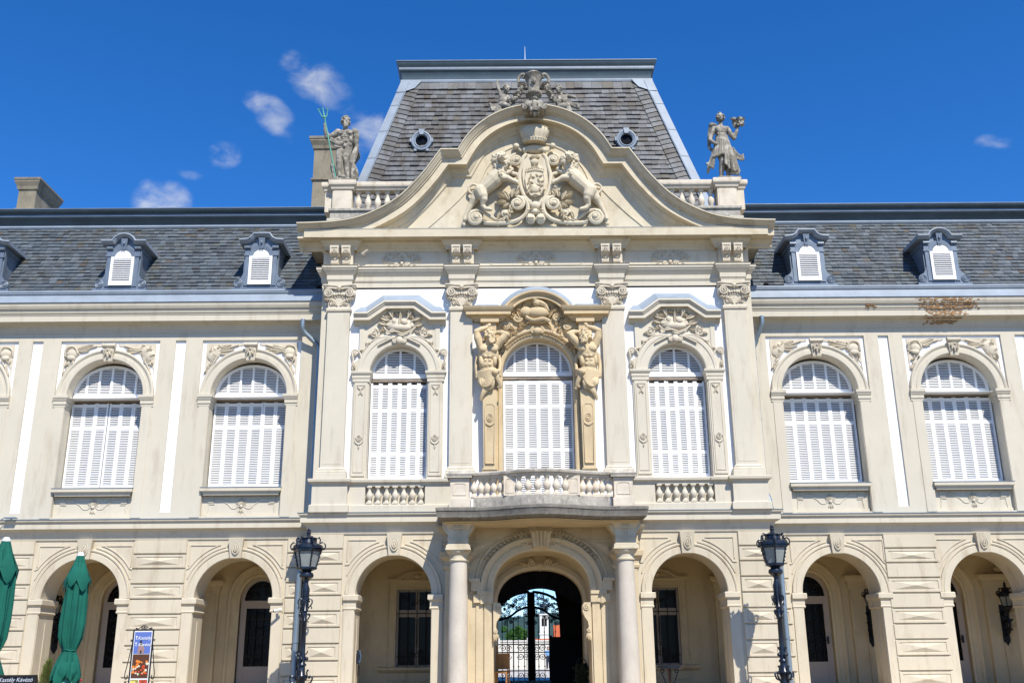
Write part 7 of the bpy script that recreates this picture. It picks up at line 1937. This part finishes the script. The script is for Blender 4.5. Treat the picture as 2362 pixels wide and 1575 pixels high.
# conifer and flowers in pots
LEAFC = mat('conifer_needles', (.12, .14, .03), .8, .4, 8, bump=0)
t = thing('potted_conifer', 'small yellow-green conifer in a pot beside the folded parasol', 'shrub', (-8.30, 17, 0))
m = MB(); rnd = random.Random(12)
for k in range(1500):
    h = rnd.random() ** 1.15; z = .45 + 1.2 * h; rr = .22 * (1 - h) ** .8 * math.sqrt(rnd.random()) + .01; a = rnd.uniform(0, 2 * pi)
    x, y = rr * math.cos(a), rr * math.sin(a); L = rnd.uniform(.05, .12); d = Vector((math.cos(a) * .55, math.sin(a) * .55, 1.0)).normalized(); q = d.orthogonal().normalized() * .008
    p0 = Vector((x, y, z)); m.add([p0 - q, p0 + q, p0 + d * L], [(0, 1, 2)])
part('foliage', m, LEAFC, t, smooth=False)
m = MB(); m.tube([(0, 0, .3), (0, 0, 1.3)], [.03, .01], 6); part('trunk', m, OWOOD, t)
m = MB(); m.lathe([(.14, 0), (.17, .38), (.19, .40), (.19, .45), (.15, .45), (.14, .40)], 0, 0, 0, 20); part('pot', m, BRICK, t)
t = thing('flower_pot', 'red flowers in a pot right of the folded parasol', 'flowers', (-7.92, 17, 0))
m = MB(); RED = flat_mat('red_petals', (.5, .02, .04), .7)
for k in range(40): m.ell((rnd.gauss(0, .08), rnd.gauss(0, .08), 1.30 + rnd.uniform(-.1, .11)), .018, seg=6, rings=5)
part('blossoms', m, RED, t)
m = MB()
for k in range(240):
    a = rnd.uniform(0, 2 * pi); r_ = .15 * math.sqrt(rnd.random()); m.leaf(r_ * math.cos(a), r_ * math.sin(a), rnd.uniform(.9, 1.22), rnd.uniform(0, 360), .08, .04, .02)
part('foliage', m, LEAFC, t)
m = MB(); m.lathe([(.12, 0), (.12, .05), (.05, .08), (.04, .6), (.12, .68), (.17, .92), (.15, .92), (.1, .7)], 0, 0, 0, 18); part('pot', m, GREY, t)
# tall iron menu stand before the arch right of the portal
t = thing('menu_stand', 'black iron stand with scroll legs under the arch right of the portal', 'stand', (2.66, 22.6, 0))
m = MB(); m.lathe([(.255, 1.40), (.275, 1.41), (.275, 1.46), (.26, 1.47), (.245, 1.46), (.24, 1.42)], 0, 0, 0, 28); part('tray', m, IRON, t)
m = MB(); m.tube([(0, 0, .9), (0, 0, 1.41)], .035, 8); part('centre_post', m, mat('rusty_iron', (.20, .09, .06), .8, .3, 6), t)
m = MB()
for k in range(4):
    m.M = Matrix.Rotation(k * pi / 2 + .0, 4, 'Z')
    m.tube(smooth_path([(.17, 0, 0.0), (.13, 0, .5), (.07, 0, .9), (.10, 0, 1.12), (.16, 0, 1.28), (.19, 0, 1.36), (.155, 0, 1.395), (.12, 0, 1.36), (.135, 0, 1.32), (.155, 0, 1.33)]), .014, 6)
m.M = None; m.tube([(.12 * math.cos(i * pi / 10), .12 * math.sin(i * pi / 10), .55) for i in range(21)], .01, 5)
part('scroll_leg', m, IRON, t)
# wooden chair and flower stand in the gateway
t = thing('chair', 'old brown wooden chair standing in the gateway', 'chair', (-1.0, 26.05, FZ), R(-12))
m = MB(); m.box(-.18, .18, -.19, .19, .43, .47); part('seat', m, CANE, t, smooth=False)
m = MB(); m.box(-.15, .15, .165, .185, .56, .84); m.box(-.17, .17, .16, .19, .84, .90); m.box(-.17, .17, .16, .19, .52, .56)
for x in (-.09, -.03, .03, .09): m.box(x - .012, x + .012, .158, .166, .56, .84)
part('backrest', m, CANE, t, smooth=False)
for x in (-.16, .16):
    q = MB(); q.tube([(x, .17, 0), (x, .175, .45), (x, .19, 1.0)], [.016, .02, .014], 8); q.ell((x, .19, 1.04), (.02, .02, .05)); part('leg', q, CANE, t)
    q = MB(); q.tube(smooth_path([(x, -.2, 0), (x, -.15, .12), (x, -.16, .25), (x, -.17, .44)]), .02, 8); part('leg', q, CANE, t)
t = thing('flower_stand', 'black iron hoop stand with dark foliage in the gateway', 'stand', (1.0, 26.1, FZ))
m = MB()
for x in (-.14, .14): m.tube([(x, 0, 0), (x, 0, .55)], .012, 6)
m.tube([(.14 * math.cos(i * pi / 14), 0, .55 + .22 * math.sin(i * pi / 14)) for i in range(15)], .012, 6)
for z in (.1, .35): m.tube([(-.14, 0, z), (.14, 0, z)], .01, 6); m.spiral(0, 0, z + .12, .08, 1.5, 0, 1, .009)
part('hoop_frame', m, IRON, t)
m = MB(); DLEAF = mat('dark_foliage', (.02, .03, .015), .7, .4, 8, bump=0)
for k in range(220): m.leaf(rnd.gauss(0, .07), rnd.gauss(0, .05), rnd.uniform(.12, .6), rnd.uniform(0, 360), .09, .05, .03)
part('foliage', m, DLEAF, t)
# wall phone, camera and floodlights
t = thing('wall_phone', 'dark blue wall phone with hanging cord inside the arch left of the portal', 'phone', (-4.53, 25.55, 1.7))
m = MB(); m.box(0, .05, -.09, .09, -.16, .16); part('housing', m, LAMPIRON, t, smooth=False)
m = MB(); m.tube(smooth_path([(.06, -.03, -.12), (.085, -.03, 0), (.06, -.03, .12)]), .026, 8); m.ell((.06, -.03, .12), (.03, .03, .035)); m.ell((.06, -.03, -.12), (.03, .03, .035)); part('handset', m, mat('blue_grey_plastic', (.06, .09, .13), .4, .1, 4, bump=0), t)
m = MB(); m.tube(smooth_path([(.04, -.03, -.15), (.07, -.04, -.3), (.05, -.02, -.44), (.02, .02, -.40), (.03, .03, -.2)]), .008, 5); part('cord', m, IRON, t)
t = thing('security_camera', 'small white security camera on an arcade pier near a street lamp', 'camera', (-6.60, 25.80, 2.82))
m = MB(); m.box(-.03, .03, -.02, .0, -.04, .04); m.tube([(0, -.02, 0), (.02, -.1, .02)], .01, 6); part('mount', m, WHITEP, t)
m = MB(); m.tube([(.09, -.06, .035), (-.07, -.17, -.01)], .03, 10); part('camera_body', m, WHITEP, t)
m = MB(); m.tube([(-.07, -.17, -.01), (-.075, -.174, -.011)], .024, 10); part('camera_lens', m, IRON, t)
t = thing('floodlight', 'small grey floodlight lying on the string course ledge', 'floodlight', (-13.52, 25.60, 5.12), 0, 'floodlights on the front')
m = MB(); m.box(-.14, .14, -.10, .04, .02, .05); m.tube([(0, 0, -.02), (0, 0, .03)], .02, 6); part('housing', m, ZINC, t, smooth=False)
m = MB(); m.tube([(-.16, -.06, .035), (-.28, -.1, -.06), (-.3, -.1, -.2)], .012, 6); part('arm', m, ZINC, t)
t = thing('floodlight', 'small pale floodlight on an arm under the main cornice', 'floodlight', (-4.68, 24.93, 12.02), 0, 'floodlights on the front')
m = MB(); m.tube([(0, 0, 0), (.06, -.12, .06)], .014, 6); part('arm', m, ZINC, t)
m = MB(); m.tube([(.0, -.12, .02), (.14, -.2, .12)], [.05, .03], 8); part('housing', m, BALU, t)

# ------------------------------------------------------------------ the courtyard side, seen through the gate
CZ = 0.72
b = MB(); b.box(-60, 60, 38.61, 420, -.2, CZ); single('pavement', b, mat('courtyard_paving', (.5, .47, .42), .9, .1, .5), kind='structure', smooth=False)
b = MB(); b.box(-14, 16, 0, .5, 0, 2.30); b.box(-14, 16, -.08, .58, 2.30, 2.42)
for x in range(-14, 17, 3): b.box(x - .3, x + .3, -.12, .62, 0, 2.62)
single('courtyard_wall', b, mat('pale_wall', (.6, .57, .5), .9, .1, 1), 'long pale wall closing the courtyard behind the gate', 'wall', (0, 92, CZ), smooth=False)
HILL = mat('wooded_hill', (.028, .06, .055), 1.0, .35, .02, bump=0, mid=((.045, .085, .06), .08, .45, .65, .7))  # bluish distance haze is mixed into the woodland green
m = MB(); nx, ny = 70, 14; rnd = random.Random(77); v = []
for j in range(ny + 1):
    for i in range(nx + 1):
        x = -420 + 12.5 * i; y = 560 + 30 * j
        z = -1 + 38 * math.sin(min(1, j / ny * 1.25) * pi / 2) * (.82 + .12 * math.sin(x * .011 + .8) + .05 * math.sin(x * .031)) + rnd.uniform(0, 2.2)
        v.append((x, y, z))
m.add(v, [(j * (nx + 1) + i, j * (nx + 1) + i + 1, (j + 1) * (nx + 1) + i + 1, (j + 1) * (nx + 1) + i) for j in range(ny) for i in range(nx)])
o = single('hills', m, HILL, kind='structure')
RTILE = mat('red_roof_tiles', (.42, .10, .04), .9, .2, 2, bump=.2)
PALE = mat('far_white_render', (.62, .60, .55), .9, .06, .2, bump=0)
def house(loc, w, d, h, rh, label, cat='house', group=None):
    t = thing('house', label, cat, loc, 0, group)
    m = MB(); m.box(-w / 2, w / 2, -d / 2, d / 2, 0, h); m.xprism([(-d / 2, h), (d / 2, h), (0, h + rh)], -w / 2, w / 2); wl = part('wall', m, PALE, t, smooth=False)
    m = MB(); m.add([(-w / 2 - .3, -d / 2 - .3, h - .1), (w / 2 + .3, -d / 2 - .3, h - .1), (w / 2 + .3, 0, h + rh + .1), (-w / 2 - .3, 0, h + rh + .1), (-w / 2 - .3, d / 2 + .3, h - .1), (w / 2 + .3, d / 2 + .3, h - .1)], [(0, 1, 2, 3), (3, 2, 5, 4)]); part('roof', m, RTILE, t, smooth=False)
    for k in range(max(2, int(w / 2.5))):
        x = -w / 2 + (k + .5) * w / max(2, int(w / 2.5)); m = MB(); m.box(x - .4, x + .4, -d / 2 - .03, -d / 2 + .02, h * .4, h * .8); part('window', m, GLASSD, t, smooth=False)
house((11.6, 205, CZ), 7, 6, 4.6, 2.4, 'far house with a tall red tiled roof right of the church tower')
house((7.0, 160, CZ), 9, 6, 2.5, 1.1, 'low far house with a red roof below the church tower')
rnd = random.Random(19)
for k, (u, y) in enumerate(((-9.5, 520), (-6.5, 540), (-3.4, 500), (0.5, 530), (4.5, 515), (-12.5, 545))):
    house((u, y, 1.6 + rnd.uniform(0, 2.5)), rnd.uniform(2.6, 4), 4, rnd.uniform(2, 3), 1.2, 'tiny white house at the foot of the wooded hill', 'house', 'far houses below the hill')
t = thing('church_tower', 'slender white church tower with a dark pointed spire seen through the gate', 'church tower', (12.4, 400, CZ))
m = MB(); m.box(-1.7, 1.7, -1.7, 1.7, 0, 17.0); m.box(-1.95, 1.95, -1.95, 1.95, 9.4, 9.9); m.box(-2.0, 2.0, -2.0, 2.0, 16.6, 17.1); part('wall', m, PALE, t, smooth=False)
m = MB(); m.lathe([(2.1, 17.1), (1.5, 18.2), (1.7, 19.2), (1.2, 20.6), (.4, 21.3), (.25, 24), (.02, 27)], 0, 0, 0, 8); part('spire', m, DLEAD, t, smooth=False)
for x in (-.6, .6):
    m = MB(); m.box(x - .4, x + .4, -1.75, -1.68, 12.5, 15.4); part('belfry_window', m, GLASSD, t, smooth=False)
def tree(loc, r, h, label, seed):
    t = thing('tree', label, 'tree', loc); rnd = random.Random(seed)
    m = MB(); m.tube(smooth_path([(0, 0, 0), (.1, 0, h * .3), (0, .1, h * .75)]), [.3, .08], 8)
    for k in range(7): a = rnd.uniform(0, 6.28); m.tube([(0, 0, h * (.3 + .05 * k)), (r * .7 * math.cos(a), r * .7 * math.sin(a), h * (.5 + .05 * k))], [.1, .03], 6)
    part('trunk', m, OWOOD, t)
    m = MB(); cl = [(rnd.gauss(0, r * .45), rnd.gauss(0, r * .45), h * rnd.uniform(.45, .9)) for _ in range(16)]
    for k in range(2600):
        c = rnd.choice(cl); d = Vector((rnd.gauss(0, 1), rnd.gauss(0, 1), rnd.gauss(0, 1))).normalized() * r * .38 * rnd.uniform(.5, 1); p = Vector(c) + d
        a, b_ = Vector((rnd.gauss(0, 1), rnd.gauss(0, 1), rnd.gauss(0, 1))).normalized() * .16, Vector((rnd.gauss(0, 1), rnd.gauss(0, 1), rnd.gauss(0, 1))).normalized() * .16
        m.add([p - a, p + b_, p + a, p - b_], [(0, 1, 2, 3)])
    part('crown', m, mat('tree_leaves', (.05, .14, .02), .8, .4, 3, bump=0), t, smooth=False)
tree((-.2, 196, CZ), 1.7, 7.2, 'bright green round tree left behind the gate post', 3)
tree((2.2, 204, CZ), 1.6, 6.6, 'bright green lower tree right behind the gate post', 4)
# a visitor walking in the courtyard
t = thing('person', 'person in a light blue shirt and dark trousers walking in the courtyard', 'person', (2.28, 84, CZ))
SKIN = mat('skin', (.45, .27, .19), .6, .1, 10, bump=0)
m = MB()
m.chain([(-.09, 0, .92), (-.10, -.08, .5), (-.11, -.02, .08), (-.11, -.14, .04)], [.09, .06, .04, .035]); m.chain([(.09, 0, .92), (.10, .05, .5), (.10, .2, .1), (.10, .1, .04)], [.09, .06, .04, .035])
m.ell((0, 0, .98), (.16, .11, .14)); m.ell((0, 0, 1.25), (.17, .11, .24)); m.ell((0, 0, 1.42), (.20, .09, .07)); m.cap((0, 0, 1.42), (0, -.01, 1.54), .06, .055)
for s in (-1, 1):
    m.chain([(s * .21, 0, 1.40), (s * .25, s * .05, 1.14), (s * .25, s * .05 - .08, .90)], [.055, .045, .035]); hand(m, (s * .25, s * .05 - .08, .90), (0, -.1, -1), .1, .5)
head(m, (0, -.02, 1.63), .24, 0, 0, None)
fuse(m, 'body', .018, SKIN, t, 1, org=(0, 0, 0))
m = MB(); m.ell((0, 0, 1.24), (.19, .13, .28)); m.ell((0, 0, 1.42), (.22, .11, .08))
for s in (-1, 1): m.chain([(s * .21, 0, 1.41), (s * .24, s * .03, 1.2)], [.075, .07])
fuse(m, 'shirt', .02, mat('light_blue_cotton', (.20, .38, .62), .9, .1, 8), t, 1, org=(0, 0, 0))
m = MB(); m.ell((0, 0, .98), (.18, .13, .13))
m.chain([(-.09, 0, .92), (-.10, -.08, .5), (-.11, -.02, .12)], [.11, .085, .07]); m.chain([(.09, 0, .92), (.10, .05, .5), (.10, .19, .14)], [.11, .085, .07])
fuse(m, 'trousers', .02, mat('dark_cotton', (.02, .025, .05), .9, .1, 8), t, 1, org=(0, 0, 0))
m = MB(); m.ell((0, .03, 1.68), (.11, .12, .10)); m.ell((0, .08, 1.60), (.10, .07, .10)); part('hair', m, mat('dark_hair', (.02, .015, .012), .7, .2, 10), t)
